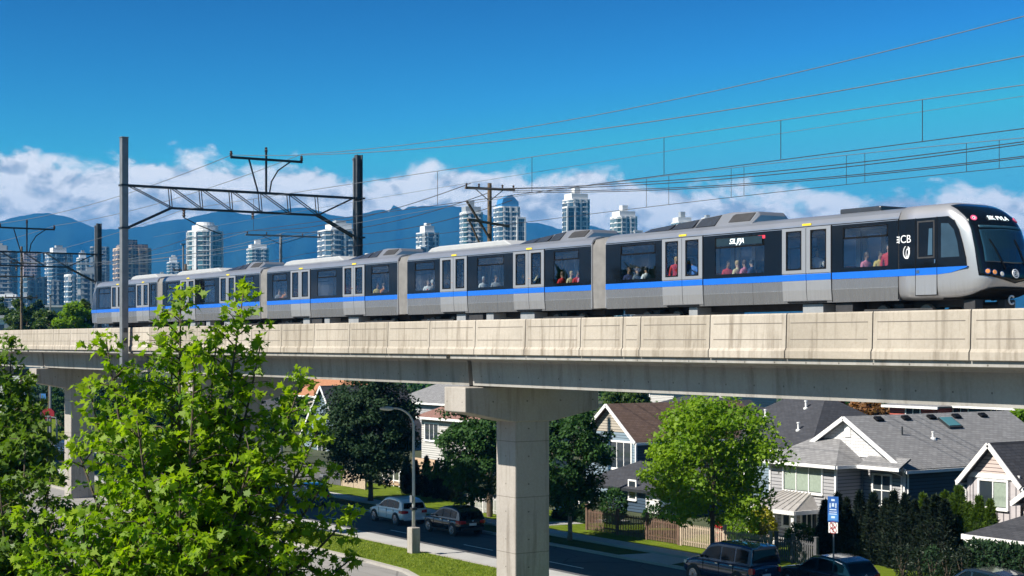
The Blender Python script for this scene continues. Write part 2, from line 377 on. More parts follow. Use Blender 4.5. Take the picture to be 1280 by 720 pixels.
# median: kerb ring and grass inside it; it swells round the pier
def med(o):
    pts = [(-300, YG0+o)]
    pts += [(-78, YG0+o), (-74, YG0+o-.15), (-71, YG0+o-1.0), (-68.5, YG0+o-2.6), (-66, YG0+o-3.4), (20, YG0+o-3.4)]
    pts += [(20, YG1-o), (-300, YG1-o)]
    return pts
slab('kerb', med(0), -.02, .13, mt['kerb'])
t = NT('lawn'); v = t.coord()
g = t.ramp(t.noise(v, .9, 6, .65), [(.25, (.095,.145,.010)), (.55, (.17,.235,.016)), (.8, (.25,.27,.04))])
g = t.mix(t.ramp(t.noise(v, 14, 4, .7), [(.35,(0,0,0)),(.7,(1,1,1))]), t.mix(1, g, (.6,.62,.6), 'MULTIPLY'), g)
t.bsdf(g, .9, 0, .1, t.bump(t.noise(v, 40, 3), .9, .05)); mt['lawn'] = t.m
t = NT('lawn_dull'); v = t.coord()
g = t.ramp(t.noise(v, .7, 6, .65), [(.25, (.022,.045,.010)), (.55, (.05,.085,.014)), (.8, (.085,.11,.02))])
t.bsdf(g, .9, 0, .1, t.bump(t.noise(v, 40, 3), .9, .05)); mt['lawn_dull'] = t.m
slab('grass', med(.34), .0, .142, mt['lawn'], 'stuff')
# far side: kerb, verge, pavement, lawns
slab('kerb', [(-186, YK2), (-60.5, YK2), (-57.5, 58.3), (40, 58.3), (40, 58.6), (-57.7, 58.6), (-60.7, YK2+.28), (-186, YK2+.28)], -.02, .13, mt['kerb'])
slab('kerb', [(-420, YK2), (-197, YK2), (-197, YK2+.28), (-420, YK2+.28)], -.02, .13, mt['kerb'])
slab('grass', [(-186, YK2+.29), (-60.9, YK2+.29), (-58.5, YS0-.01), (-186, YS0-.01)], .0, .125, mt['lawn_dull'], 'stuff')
slab('grass', [(-420, YK2+.29), (-197.2, YK2+.29), (-197.2, 120), (-420, 120)], .0, .125, mt['lawn'], 'stuff')
slab('sidewalk', [(-186, YS0), (40, YS0+1.2), (40, YS1+1.2), (-57, YS1+.3), (-186, YS1)], .0, .137, mt['walk'])
slab('grass', [(-186, YS1+.01), (-57, YS1+.31), (40, YS1+1.3), (40, 66), (-186, 66)], .0, .128, mt['lawn'], 'stuff')
slab('driveway', [(-72.4, YK2+.02), (-67.6, YK2+.02), (-68.2, YS0-.02), (-71.8, YS0-.02)], .0, .141, mt['walk'])
slab('path', [(-88.4, YS1+.02), (-86.6, YS1+.02), (-85.6, 66.5), (-87.4, 66.5)], .0, .145, mt['walk'])
k = 0
for x in np.arange(-190, 30, 9.0):
    y = 51.0
    tag(MB().bx(x, x+3.2, y-.06, y+.06, .004, .007).build('road_marking', mt['white_line']), kind='structure')
# short blades in the sunny median, where single tufts show
N = 26000
bx_ = rng.uniform(-110, -58, N); by_ = rng.uniform(42.7, 46.6, N); hh = rng.uniform(.03, .11, N); an = rng.uniform(0, 6.28, N); ln = rng.normal(0, .05, (N, 2)); wd = rng.uniform(.012, .03, N)
vs = np.zeros((N, 3, 3)); vs[:,0,0] = bx_-np.cos(an)*wd; vs[:,0,1] = by_-np.sin(an)*wd; vs[:,1,0] = bx_+np.cos(an)*wd; vs[:,1,1] = by_+np.sin(an)*wd
vs[:,2,0] = bx_+ln[:,0]; vs[:,2,1] = by_+ln[:,1]; vs[:,:2,2] = .14; vs[:,2,2] = .14+hh
def np_mesh(name, V, nper, m, parent=None, tint=None, kind=None):
    """V: (N, nper, 3) separate faces of nper corners each"""
    Nn = V.shape[0]; me = bpy.data.meshes.new(name)
    org = np.array(ORG.get(parent.name, (0,0,0))) if parent else 0
    me.vertices.add(Nn*nper); me.vertices.foreach_set('co', (V.reshape(-1,3) - org).astype(np.float32).ravel())
    me.loops.add(Nn*nper); me.loops.foreach_set('vertex_index', np.arange(Nn*nper, dtype=np.int32))
    me.polygons.add(Nn); me.polygons.foreach_set('loop_start', np.arange(0, Nn*nper, nper, dtype=np.int32)); me.polygons.foreach_set('loop_total', np.full(Nn, nper, np.int32))
    me.update(calc_edges=True); me.materials.append(m)
    if tint is not None:
        a = me.attributes.new('tint', 'FLOAT', 'POINT'); a.data.foreach_set('value', np.repeat(tint, nper).astype(np.float32))
    o = bpy.data.objects.new(name, me); COL.objects.link(o)
    if parent: o.parent = parent
    if kind: o['kind'] = kind
    return o
mt['blade'] = m_leaf('grass_blade', (.10,.17,.010), (.26,.31,.03), .35, .7)
np_mesh('grass', vs, 3, mt['blade'], tint=rng.uniform(0,1,N), kind='stuff')

# hills: one ridge sheet some eight kilometres away
prof = [(-900,330),(-500,300),(-250,285),(-60,280),(0,277),(40,269),(62,267),(90,271),(130,286),(172,283),(215,277),(255,270),(282,263),(315,268),(345,262),(385,260),(420,270),(440,272),
        (468,262),(479,260),(485,265),(493,254),(503,262),(512,257),(530,256),(555,257),(575,260),(600,268),(640,276),(672,280),(700,286),(740,282),(770,291),(820,300),(900,306),(1000,300),(1150,310),(1400,312),(1800,300),(2300,320)]
mt['forest_hill'] = (lambda t: (t.bsdf(t.mix(t.ramp(t.noise(t.coord(), .0011, 8, .62), [(.62,(0,0,0)),(.78,(.5,.5,.5))]), t.ramp(t.noise(t.coord(), .004, 9, .7), [(.3,(.004,.016,.018)),(.7,(.012,.036,.034))]), (.06,.08,.09)), .95, 0, .1), t.m)[1])(NT('hill_forest'))
def ridge(name, prof, depth0, back, m, amp, seed, ymul=1.0):
    r_ = np.random.default_rng(seed); px = np.arange(-600, 1900, 6.0)
    py = np.interp(px, [p for p, _ in prof], [q for _, q in prof])
    jag = np.zeros_like(px)
    for fr, am in ((.02,3.0),(.06,1.6),(.16,.9),(.4,.55)):
        ph = r_.uniform(0, 6.28, 3); jag += am*sum(np.sin(px*fr*(1+.37*k)+ph[k]) for k in range(3))/2
    py = py + jag*amp
    from mathutils import noise as mnoise
    H = 16; rows = []
    for j in range(H+1):
        f = j/H; row = []
        for i, p in enumerate(px):
            hgt = HC + (428-py[i])*depth0/F
            sp = math.sin(p*.05+j*.3)*.5+math.sin(p*.021+1)*.5
            d = depth0 - back*(1-f) * (1+.25*sp)
            z = hgt*(f**1.15)*(1 - .10*(1-f)*f*4*(.5+.5*math.sin(p*.11+.6*math.sin(p*.03)))) - 20*(1-f)
            if f < 1: z += hgt*.16*f*(1-f)*4*(mnoise.fractal(Vector((p*.012, f*3.0, 3.3)), .9, 2.1, 5))
            q = vd(p, d, z) if f < 1 else vd(p, depth0, hgt)
            row.append(q)
        rows.append(row)
    rows.append([vd(p, depth0+700, -20) for p in px])
    m_ = MB(); m_.loft(rows, closed=False)
    return tag(m_.build(name, m, smooth=True), kind='structure')
ridge('mountains', prof, 8000, 3000, mt['forest_hill'], .55, 5)

# the air: one closed even haze
HAZE = 1.05e-4
hm = bpy.data.materials.new('haze'); hm.use_nodes = True; nt = hm.node_tree; nt.nodes.clear()
o_ = nt.nodes.new('ShaderNodeOutputMaterial'); pv = nt.nodes.new('ShaderNodeVolumePrincipled')
pv.inputs['Color'].default_value = (.05,.37,.92,1); pv.inputs['Density'].default_value = HAZE; pv.inputs['Anisotropy'].default_value = 0.0
nt.links.new(pv.outputs[0], o_.inputs['Volume'])
hz = MB().bx(-10900, 10900, -10900, 10900, -32, 780).build('haze', hm); tag(hz, kind='stuff')

# ------------------------------------------------------------------ elevated guideway
YP = 37.3; YFAR = 44.8; ZPT = HC+.978; ZPB = HC-.55; YGF = 38.5; ZSO = HC-1.95; ZDK = HC+.2
gw = thing('elevated_guideway', (-61.5, 41.05, ZSO), 'long beige concrete guideway carrying the commuter train over the street', 'guideway')
joints = [-31.76]
x = -31.76
while x < 24: x += 3.9; joints.append(x)
x = -31.76
cnt = 0
while x > -215:
    cnt += 1; x -= 1.15 if cnt % 4 == 0 and False else 3.9; joints.append(x)
joints = sorted(joints)
xs_special = Xat(778, YP), Xat(800, YP)
joints = sorted([j for j in joints if not (xs_special[0]-2.2 < j < xs_special[1]+2.2)] + list(xs_special))
def panel(x0, x1, far=False):
    m_ = MB(); g = .022; x0 += g; x1 -= g
    zf = ZPB + .33
    prof_ = [(0, ZPB), (-.06, ZPB+.02), (-.06, zf-.07), (0, zf+.03), (.035, ZPT-.05), (.06, ZPT), (.24, ZPT), (.27, zf), (.27, ZPB)]
    def r(x):
        return [(x, (YP + a) if not far else (YFAR - a), z) for a, z in prof_]
    m_.loft([r(x0), r(x1)])
    o = m_.build('parapet_panel', mt['parapet'], gw, bevel=.012)
    if not far and x1 - x0 > 0:                              # two shallow cast grooves across each panel
        for z in (ZPT-.33, zf+.32):
            a = .002 + (z-zf)/(ZPT-zf)*.035
            MB().bx(x0+.18, x1-.18, YP+a-.006, YP+a+.02, z-.014, z+.014).build('groove', mt['groove'], o)
    return o
for a, b in zip(joints[:-1], joints[1:]):
    panel(a, b)
jf = list(np.arange(-210, 24, 7.8))
for a, b in zip(jf[:-1], jf[1:]): panel(a, b, True)
PIERS = [-155.1, -123.9, -92.8, -61.4, -28.2, 3.0]
edges = [-215] + [p for p in PIERS] + [25]
for a, b in zip(edges[:-1], edges[1:]):
    m_ = MB(); g = .17
    pr = [(YP+.06, ZPB-.002), (YP+.06, ZPB-.17), (YGF-.05, ZPB-.26), (YGF, ZPB-.35), (YGF+.08, ZSO), (43.5, ZSO), (43.6, ZPB-.35), (44.72, ZPB-.17), (44.72, ZPB-.002)]
    pr2 = [(max(y, YGF+.03) if y < 41 else min(y, 43.57), min(z, ZPB-.36)) for y, z in pr]
    m_.loft([[(a+g, y, z) for y, z in pr], [(b-g, y, z) for y, z in pr]])
    m_.build('girder_span', mt['girder'], gw)
MB().bx(-215, 25, YP+.28, YFAR-.28, ZPB-.002, ZDK).build('deck_slab', mt['girder'], gw)
for yy in (40.85-.7175, 40.85+.7175):
    MB().bx(-215, 25, yy-.2, yy+.2, ZDK-.005, ZDK+.17).build('plinth', mt['girder'], gw)
    MB().bx(-215, 25, yy-.04, yy+.04, ZDK+.16, 12.75).build('rail', mt['rail_steel'], gw)
pier_lab = {-61.4: 'tall concrete pier beside the street lamp, its hammerhead cap whole in view', -92.8: 'concrete pier mostly hidden behind the large bright green maple',
            -123.9: 'slim looking concrete pier standing past the maple near the side street', -155.1: 'farthest concrete pier, hidden among dark trees', -28.2: 'concrete pier under the nose of the lead train car', 3.0: 'concrete pier past the train nose'}
for px_ in PIERS:
    p = thing('guideway_pier', (px_, 41.4, 0), pier_lab[px_], 'pier', 'piers of the guideway')
    m_ = MB(); m_.bx(px_-.8, px_+.8, 40.45, 42.35, -.1, HC-3.55)
    m_.build('column', mt['pier'], p, bevel=.05)
    ys0, ys1 = 37.7, 45.1; zc = ZSO - .06
    pts = [(px_-.9, ys0, zc), (px_-.9, ys0, HC-3.12), (px_-.9, 40.3, HC-3.62), (px_-.9, 42.5, HC-3.62), (px_-.9, ys1, HC-3.12), (px_-.9, ys1, zc)]
    MB().prism(pts, (1.8,0,0)).build('pier_cap', mt['pier'], p, bevel=.04)
    for yy in (39.3, 42.9):
        MB().bx(px_-.75, px_+.75, yy-.35, yy+.35, zc-.005, ZSO+.004).build('bearing', mt['under'], p)
# ------------------------------------------------------------------ the train
RT = 12.75; YC = 40.85; HW = 1.35
def prof_body():
    return [(1.305,.82),(1.346,1.27),(1.35,1.61),(1.35,1.84)]
ROOFP = [(1.35,3.45),(1.33,3.56),(1.25,3.70),(1.08,3.81),(.8,3.88),(.4,3.92),(0,3.93)]
def yz(x, y, z): return (x, YC + y, RT + z)
def ring_open(bm, x0, x1, y, t, za, zb, oxa, oxb, oza, ozb, mi=0):
    """rectangular frame panel x0..x1, za..zb with one opening oxa..oxb, oza..ozb"""
    for a, b, c, d in ((x0, oxa, za, zb), (oxb, x1, za, zb), (oxa, oxb, za, oza), (oxa, oxb, ozb, zb)):
        if b - a > .003 and d - c > .003: bm.bx(a, b, YC+y-t/2, YC+y+t/2, RT+c, RT+d, mi)
def rounded(x0, x1, z0, z1, r, n=5):
    pts = []
    for cx, cz, a0 in ((x1-r, z1-r, 0), (x0+r, z1-r, 90), (x0+r, z0+r, 180), (x1-r, z0+r, 270)):
        for k in range(n+1):
            a = R(a0 + 90*k/n); pts.append((cx + r*math.cos(a), cz + r*math.sin(a)))
    return pts
def framed(bm, x0, x1, z0, z1, inner, y, t, mi=0):
    """panel with a rounded opening: bridge outer rectangle to the inner outline, extruded by t in y"""
    n = len(inner); cx = (x0+x1)/2; cz = (z0+z1)/2; outer = []
    for x, z in inner:
        dx, dz = x-cx, z-cz; k = min((x1-cx)/abs(dx) if abs(dx) > 1e-9 else 1e9, (z1-cz)/abs(dz) if abs(dz) > 1e-9 else 1e9)
        outer.append((cx+dx*k, cz+dz*k))
    # snap the nearest outer point to each corner
    for c in ((x0,z0),(x1,z0),(x0,z1),(x1,z1)):
        j = min(range(n), key=lambda i: (outer[i][0]-c[0])**2 + (outer[i][1]-c[1])**2); outer[j] = c
    vs = []
    for yy in (y-t/2, y+t/2):
        vs += [yz(x, yy, z) for x, z in outer] + [yz(x, yy, z) for x, z in inner]
    fs = []
    for i in range(n):
        j = (i+1) % n
        fs += [(i, j, n+j, n+i), (2*n+i, 3*n+i, 3*n+j, 2*n+j), (n+i, n+j, 3*n+j, 3*n+i), (i, 2*n+i, 2*n+j, j)]
    bm.add(vs, fs, mi)
def side_window(root, x0, x1, y, wx0, wx1, side, sash=True):
    """black glazing band x0..x1 with one window opening"""
    bm = MB(); framed(bm, x0, x1, 1.842, 3.448, rounded(wx0, wx1, 1.98, 3.36, .07), y, .05)
    o = bm.build('window_band', mt['black_gloss'], root)
    g = MB().bx(wx0-.03, wx1+.03, YC+y-.006, YC+y+.006, RT+1.95, RT+3.39).build('window_pane', mt['glass_train' if side < 0 else 'glass_far'], o)
    s = side
    f = MB()
    for z in (2.98,): f.bx(wx0, wx1, YC+y-.03, YC+y+.03, RT+z-.03, RT+z+.03)
    f.bx(wx0+.02, wx1-.02, YC+y-.03+.0, YC+y+.03, RT+3.31, RT+3.35)
    for xx in (wx0+.03, wx1-.03): f.bx(xx-.025, xx+.025, YC+y-.03, YC+y+.03, RT+2.96, RT+3.35)
    f.build('hopper_frame', mt['seal'], o)
    return o
def door(root, xc, side, lead=False):
    """a pair of plug doors, 2.4 m overall"""
    y = side*(HW+.012)
    for k, (a, b) in enumerate(((xc-1.2, xc-.012), (xc+.012, xc+1.2))):
        bm = MB()
        framed(bm, a, b, 1.86, 3.47, rounded(a+.24, b-.24, 2.02, 3.33, .11), y, .06)
        # the leaf below the window follows the tucked-in side
        pr = [(1.325,.90),(1.364,1.27),(1.372,1.55),(1.372,1.865)]
        def rr(x): return [yz(x, side*q, z) for q, z in pr] + [yz(x, side*(q-.06), z) for q, z in reversed(pr)]
        bm.loft([rr(a), rr(b)])
        d = bm.build('door', mt['silver_light'], root, bevel=.008)
        MB().bx(a+.2, b-.2, YC+y-.006, YC+y+.006, RT+1.98, RT+3.37).build('door_pane', mt['glass_door' if side < 0 else 'glass_far'], d)
        sl = MB(); framed(sl, a+.205, b-.205, 1.985, 3.365, rounded(a+.25, b-.25, 2.03, 3.32, .11), y+side*.03, .012)
        sl.build('window_seal', mt['seal'], d)
        MB().bx(a, b, YC+side*1.366, YC+side*1.380, RT+1.615, RT+1.835).build('stripe', mt['stripe'], d)
    dp_ = [(1.318,.9),(1.357,1.27),(1.362,1.6),(1.362,3.46)]
    MB().loft([[yz(q, side*(a-.006), z) for a, z in dp_] + [yz(q, side*(a-.06), z) for a, z in reversed(dp_)] for q in (xc-.013, xc+.013)]).build('door_seal', mt['seal'], root)
    dp_ = [(1.312,.84),(1.352,1.27),(1.362,1.6),(1.362,3.5)]
    MB().loft([[yz(q, side*a, z) for a, z in dp_] + [yz(q, side*(a-.06), z) for a, z in reversed(dp_)] for q in (xc+1.2, xc+1.235)]).build('door_seal', mt['seal'], root)
    MB().bx(xc-.95, xc+.95, YC+side*1.27, YC+side*1.36, RT+.84, RT+.885).build('door_sill', mt['seal'], root)
    MB().bx(xc-.22, xc+.22, YC+side*1.325, YC+side*1.350, RT+3.53, RT+3.60).build('door_beacon', mt['yellow'], root)
def bogie(root, xc):
    bm = MB(); 
    for s in (-1, 1):
        bm.bx(xc-1.5, xc+1.5, YC+s*.98-.09, YC+s*.98+.09, RT+.36, RT+.56)
        for dx in (-.95, .95): bm.bx(xc+dx-.16, xc+dx+.16, YC+s*.98-.13, YC+s*.98+.13, RT+.22, RT+.48)
    bm.bx(xc-.2, xc+.2, YC-1.0, YC+1.0, RT+.38, RT+.72)
    b = bm.build('bogie', mt['under'], root, bevel=.02)
    for dx in (-.95, .95):
        m_ = MB(); m_.lathe([(.33,-.76),(.33,-.70),(.36,-.68),(.36,-.64),(.06,-.62),(.06,.62),(.36,.64),(.36,.68),(.33,.70),(.33,.76)], (xc+dx, YC, RT+.352), 20, 'y')
        m_.build('wheelset', mt['rail_steel'], b, smooth=False)
def hvac(root, xa, xb, wedge, h=.34):
    """grey roof unit: a long sloped fairing with dark panels, a box at its front"""
    z0 = 3.86; xm = xb - 1.5
    m_ = MB()
    pts = [(xa, z0), (xa+.25, z0+.12), (xm, z0+h+.08), (xb-.1, z0+h+.02), (xb, z0+h-.12), (xb, z0)]
    m_.loft([[yz(x, -1.08, z0-.06), yz(x, -.62, z), yz(x, .62, z), yz(x, 1.08, z0-.06)] for x, z in pts if z > z0+.01])
    o = m_.build('roof_unit', mt['roof_silver'], root, bevel=.03)
    k = 0
    for f0, f1 in ((.04,.34),(.37,.62),(.66,.88)):
        x0 = xa+.25+(xm-xa-.25)*f0; x1 = xa+.25+(xm-xa-.25)*f1
        zz = lambda x: z0+.12+(x-xa-.25)/(xm-xa-.25)*(h-.04)
        yy = lambda k, z: -1.08 + .46*k
        q = [yz(x, -1.08+.46*k-.012, z0-.06+(zz(x)-z0+.06)*k+.012) for x, k in ((x0,.12),(x1,.12),(x1,.94),(x0,.94))]
        MB().prism(q, (0,.02,-.02)).build('roof_panel', mt['solar'], o)
    g = MB()
    for j in range(7): g.bx(xm+.15+j*.17, xm+.24+j*.17, YC-.97, YC-.955, RT+z0+.08, RT+z0+h-.08)
    MB().prism([yz(x, -1.08+.46*k-.012, z0-.06+(h+.1)*k+.012) for x, k in ((xm+.12,.25),(xb-.2,.25),(xb-.2,.88),(xm+.12,.88))], (0,.02,-.02)).build('grille', mt['under'], o)
def pod(root, xa, xb, h=.26):
    m_ = MB(); pts = [(xa, 3.84), (xa+.5, 3.9+h*.6), (xa+1.2, 3.86+h), (xb-.6, 3.86+h), (xb, 3.86)]
    m_.prism([yz(x, -.8, z) for x, z in pts], (0, 1.6, 0)); m_.build('roof_pod', mt['roof_white'], root, bevel=.05)
def seat(root, x, y, facing, m):
    bm = MB(); bm.bx(x-.22, x+.22, YC+y-.24, YC+y+.24, RT+1.35, RT+1.45)
    xb = x - facing*.22
    bm.bx(min(xb, xb-facing*.08), max(xb, xb-facing*.08), YC+y-.24, YC+y+.24, RT+1.38, RT+2.06)
    bm.bx(x-.1, x+.1, YC+y-.1, YC+y+.1, RT+1.02, RT+1.36)
    return bm.build('seat', m, root, bevel=.03)
def car_shell(root, x0, x1, doors, wins, cab=False, rear=False):
    """x0..x1 body; DOORS centres; WINS (band x0, x1, opening x0, x1)"""
    for side in (-1, 1):
        # lower skin in two sheets, with a vertical joint
        pr = prof_body(); xj = (doors[0]+doors[-1])/2 + .6
        for a, b in ((x0, xj-.006), (xj+.006, x1)):
            def rr(x): return [yz(x, side*q, z) for q, z in pr] + [yz(x, side*(q-.05), z) for q, z in reversed(pr)]
            MB().loft([rr(a), rr(b)]).build('side_skin', mt['silver'], root)
        MB().loft([[yz(q, side*(a-.004), z) for a, z in pr] + [yz(q, side*(a-.04), z) for a, z in reversed(pr)] for q in (xj-.007, xj+.007)]).build('panel_joint', mt['seal'], root)
        MB().bx(x0, x1, YC+side*1.342, YC+side*1.349, RT+1.262, RT+1.275).build('trim_line', mt['silver_light'], root)
        # stripe between the doors
        cuts = [x0] + [q for d in doors for q in (d-1.2, d+1.235)] + [x1]
        for a, b in zip(cuts[0::2], cuts[1::2]):
            MB().bx(a, b, YC+side*1.345, YC+side*1.358, RT+1.612, RT+1.838).build('stripe', mt['stripe'], root)
        for a, b, c, d in wins: side_window(root, a, b, side*(HW-.02), c, d, side)
        for d in doors: door(root, d, side)
    # floor and ceiling, roof
    MB().bx(x0, x1, YC-1.28, YC+1.28, RT+.84, RT+1.0).build('floor', mt['interior'], root)
    rp = [(-y, z) for y, z in ROOFP] + [(y, z) for y, z in reversed(ROOFP[:-1])]
    inn = [(y*.96, z-.05) for y, z in rp]
    inn = [(y, max(z, 3.46) if i in (0, len(inn)-1) else z) for i, (y, z) in enumerate(inn)]
    def ro(x): return [yz(x, y, z) for y, z in rp] + [yz(x, y, z-.0) for y, z in reversed(inn)]
    MB().loft([ro(x0), ro(x1)]).build('roof', mt['roof_silver'], root, smooth=False)
    MB().bx(x0+.05, x1-.05, YC-1.27, YC+1.27, RT+3.50, RT+3.53).build('ceiling', mt['interior'], root)
    for side in (-1, 1):
        MB().bx(x0, x1, YC+side*1.336-.012, YC+side*1.336+.012, RT+3.47, RT+3.50).build('gutter', mt['seal'], root)
    # end walls with a wide gangway opening
    for xe in (x0, x1) if not cab else (x0,):
        bm = MB()
        for s in (-1, 1): bm.bx(xe-.03, xe+.03, YC+s*.95-.4, YC+s*.95+.4, RT+1.0, RT+3.5)
        bm.build('end_wall', mt['silver'], root) if False else None
        for s in (-1, 1): MB().bx(xe-.03, xe+.03, YC+s*1.12-.23, YC+s*1.12+.23, RT+.84, RT+3.52).build('end_wall', mt['silver_light'], root, bevel=.02)
def bellows(root, xa, xb):
    n = 8; rings = []
    rp = [(1.26,.86),(1.30,1.8),(1.30,3.4),(1.15,3.72),(.6,3.84),(-.6,3.84),(-1.15,3.72),(-1.30,3.4),(-1.30,1.8),(-1.26,.86)]
    for i in range(2*n+1):
        x = xa + (xb-xa)*i/(2*n); k = 1.0 if i % 2 else .945
        rings.append([yz(x, y*k, .86 + (z-.86)*(1 if k == 1 else .975)) for y, z in rp])
    inner = [[(x, YC+(y-YC)*.90, z) for x, y, z in r] for r in rings]
    MB().loft(rings, closed=False).build('gangway_bellows', mt['bellows'], root)
def underframe(root, boxes):
    for a, b, m in boxes:
        MB().bx(a, b, YC-1.2, YC+1.2, RT+.36, RT+.80).build('equipment_box', mt[m], root, bevel=.02)
    
def mid_car(xr, label):
    """rear end at xr, 16.3 m pitch, gangway at the front end"""
    root = thing('train_car', (xr, YC, RT), label, 'train car', 'cars of the silver commuter train')
    x0 = xr + .5; x1 = xr + 15.8; d1, d2 = xr + 4.9, xr + 11.2
    wins = [(x0, d1-1.2, x0+.75, d1-1.75), (d1+1.235, d2-1.2, d1+2.05, d2-2.0), (d2+1.235, x1, d2+1.9, x1-.85)]
    car_shell(root, x0, x1, [d1, d2], wins)
    bellows(root, x1-.0, xr + 16.8)
    bogie(root, xr+2.9); bogie(root, xr+13.4)
    underframe(root, [(xr+4.9, xr+5.7, 'under_grey'), (xr+6.0, xr+7.2, 'under'), (xr+7.5, xr+8.1, 'under_grey'), (xr+10.3, xr+11.4, 'under_grey')])
    MB().bx(x0+.2, x1-.2, YC-.5, YC+.5, RT+.6, RT+.83).build('underframe_spine', mt['under'], root)
    hvac(root, xr+9.6, xr+15.0, True); pod(root, xr+1.4, xr+9.0)
    for k in range(3): seat(root, x0+1.0+k*.8, -.9, 1 if k % 2 else -1, mt['seat_red'])
    for k in range(4): seat(root, d1+2.1+k*.75, .9, 1, mt['seat_blue'])
    for k in range(3): seat(root, d2+2.0+k*.8, -.9, 1, mt['seat_red'])
    return root
car2 = mid_car(-69.3, 'second car of the silver train, coupled directly behind the cab car')
def dup_car(xr, label):
    c = copy_tree(car2); c.location.x = xr; c['label'] = label; ORG[c.name] = Vector((xr, YC, RT)); return c
car3 = dup_car(-85.6, 'middle car of the silver train, passing above the street lamp')
car4 = dup_car(-101.9, 'fourth silver train car, seen through the posts of the steel catenary portal')

# lead car
lead = thing('train_car', (-43, YC, RT), 'leading silver train car with black rounded cab nose and destination sign', 'train car', 'cars of the silver commuter train')
LX0, LX1 = -52.5, -36.6
LD = [-47.6, -40.85]
car_shell(lead, LX0, LX1, LD, [(LX0, LD[0]-1.2, LX0+1.0, LD[0]-1.65), (LD[0]+1.235, LD[1]-1.2, LD[0]+1.9, LD[1]-2.15), (LD[1]+1.235, LX1, LD[1]+1.75, LX1-.45)], cab=True)
bogie(lead, -49.6); bogie(lead, -36.9)
underframe(lead, [(-47.4, -46.9, 'under_grey'), (-41.2, -40.2, 'under_grey'), (-39.6, -38.8, 'under')])
MB().bx(LX0+.2, -34.6, YC-.5, YC+.5, RT+.6, RT+.83).build('underframe_spine', mt['under'], lead)
hvac(lead, -50.8, -44.0, True, .40)
MB().bx(-39.9, -38.0, YC-.7, YC+.7, RT+3.86, RT+4.06).build('roof_unit', mt['solar'], lead, bevel=.05)
for x_, m_ in ((-51.0,'seat_blue'),(-50.2,'seat_blue'),(-45.6,'seat_red'),(-44.7,'seat_red'),(-43.9,'seat_red'),(-38.9,'seat_red'),(-38.2,'seat_blue')): seat(lead, x_, -.9, 1, mt[m_])
for x_ in (-45.2,-44.2,-38.6,-37.9): seat(lead, x_, .9, -1, mt['seat_blue'])
for x_ in (-48.4,-46.8,-41.6,-40.0): MB().tube([(x_, YC-.55, RT+1.0), (x_, YC-.55, RT+3.5)], .018).build('grab_pole', mt['white'], lead)
# cab: superellipse shell pushed out into a raked, rounded nose
NB = 2.30; ZU, ZD = 3.93-NB, NB-.82
XS = -36.6
def X0(z):
    zs = [.7, .82, 1.1, 1.5, 2.0, 2.4, 3.0, 3.4, 3.7, 3.95]; xs = [-33.40, -33.30, -33.05, -33.00, -33.12, -33.22, -33.45, -33.72, -34.1, -34.6]
    return float(np.interp(z, zs, xs))
NE = 5.5
def s_of(y, z):
    b, n_ = (ZU, NE) if z >= NB else (ZD, 10)
    return (abs(y/HW)**n_ + abs((z-NB)/b)**n_)**(1/n_)
def nose_x(y, z):
    s = min(1, s_of(y, z)); xb = -34.85
    e = max(0, 1 - s**8)**(1/3.4)
    return xb + (X0(z) - xb)*e - .20*(y/HW)**2*e
rings = []
def outl(k, s=1.0, n=72):
    out_ = []
    for j in range(n):
        t_ = 2*math.pi*j/n; c, d = math.cos(t_), math.sin(t_)
        n_ = NE if d >= 0 else 10; y = HW*s*math.copysign(abs(c)**(2/n_), c); b = ZU if d >= 0 else ZD
        z = NB + b*s*math.copysign(abs(d)**(2/n_), d); out_.append((y, z))
    return out_
for xx in (XS, -36.0, -35.4, -34.85): rings.append([yz(xx, y, z) for y, z in outl(0)])
for s in (.9995,.998,.995,.99,.98,.965,.94,.90,.85,.78,.7,.6,.5,.4,.3,.2,.1,.03):
    rings.append([yz(nose_x(y, z), y, z) for y, z in outl(0, s)])
MB().loft(rings).build('cab_shell', mt['silver_light'], lead, smooth=True)
def nose_patch(name, rows, m, off, th=.03, parent=lead):
    """rows of (y, z) points laid on the nose surface, OFF metres proud"""
    out_r = []
    for r in rows:
        out_r.append([yz(nose_x(y, z)+off, y, z) for y, z in r])
    bm = MB(); bm.loft(out_r, closed=False)
    o = bm.build(name, m, parent, smooth=True, fixn=False)
    so_ = o.modifiers.new('t', 'SOLIDIFY'); so_.thickness = th; so_.offset = 0
    return o
def rows_between(zb, ztop, ymax, nz=26, ny=34):
    rs = []
    for i in range(nz+1):
        f = i/nz; r = []
        for j in range(ny+1):
            y = (-1 + 2*j/ny); yy = y*ymax(f)
            z = zb(yy) + (ztop(yy)-zb(yy))*f; r.append((yy, z))
        rs.append(r)
    return rs
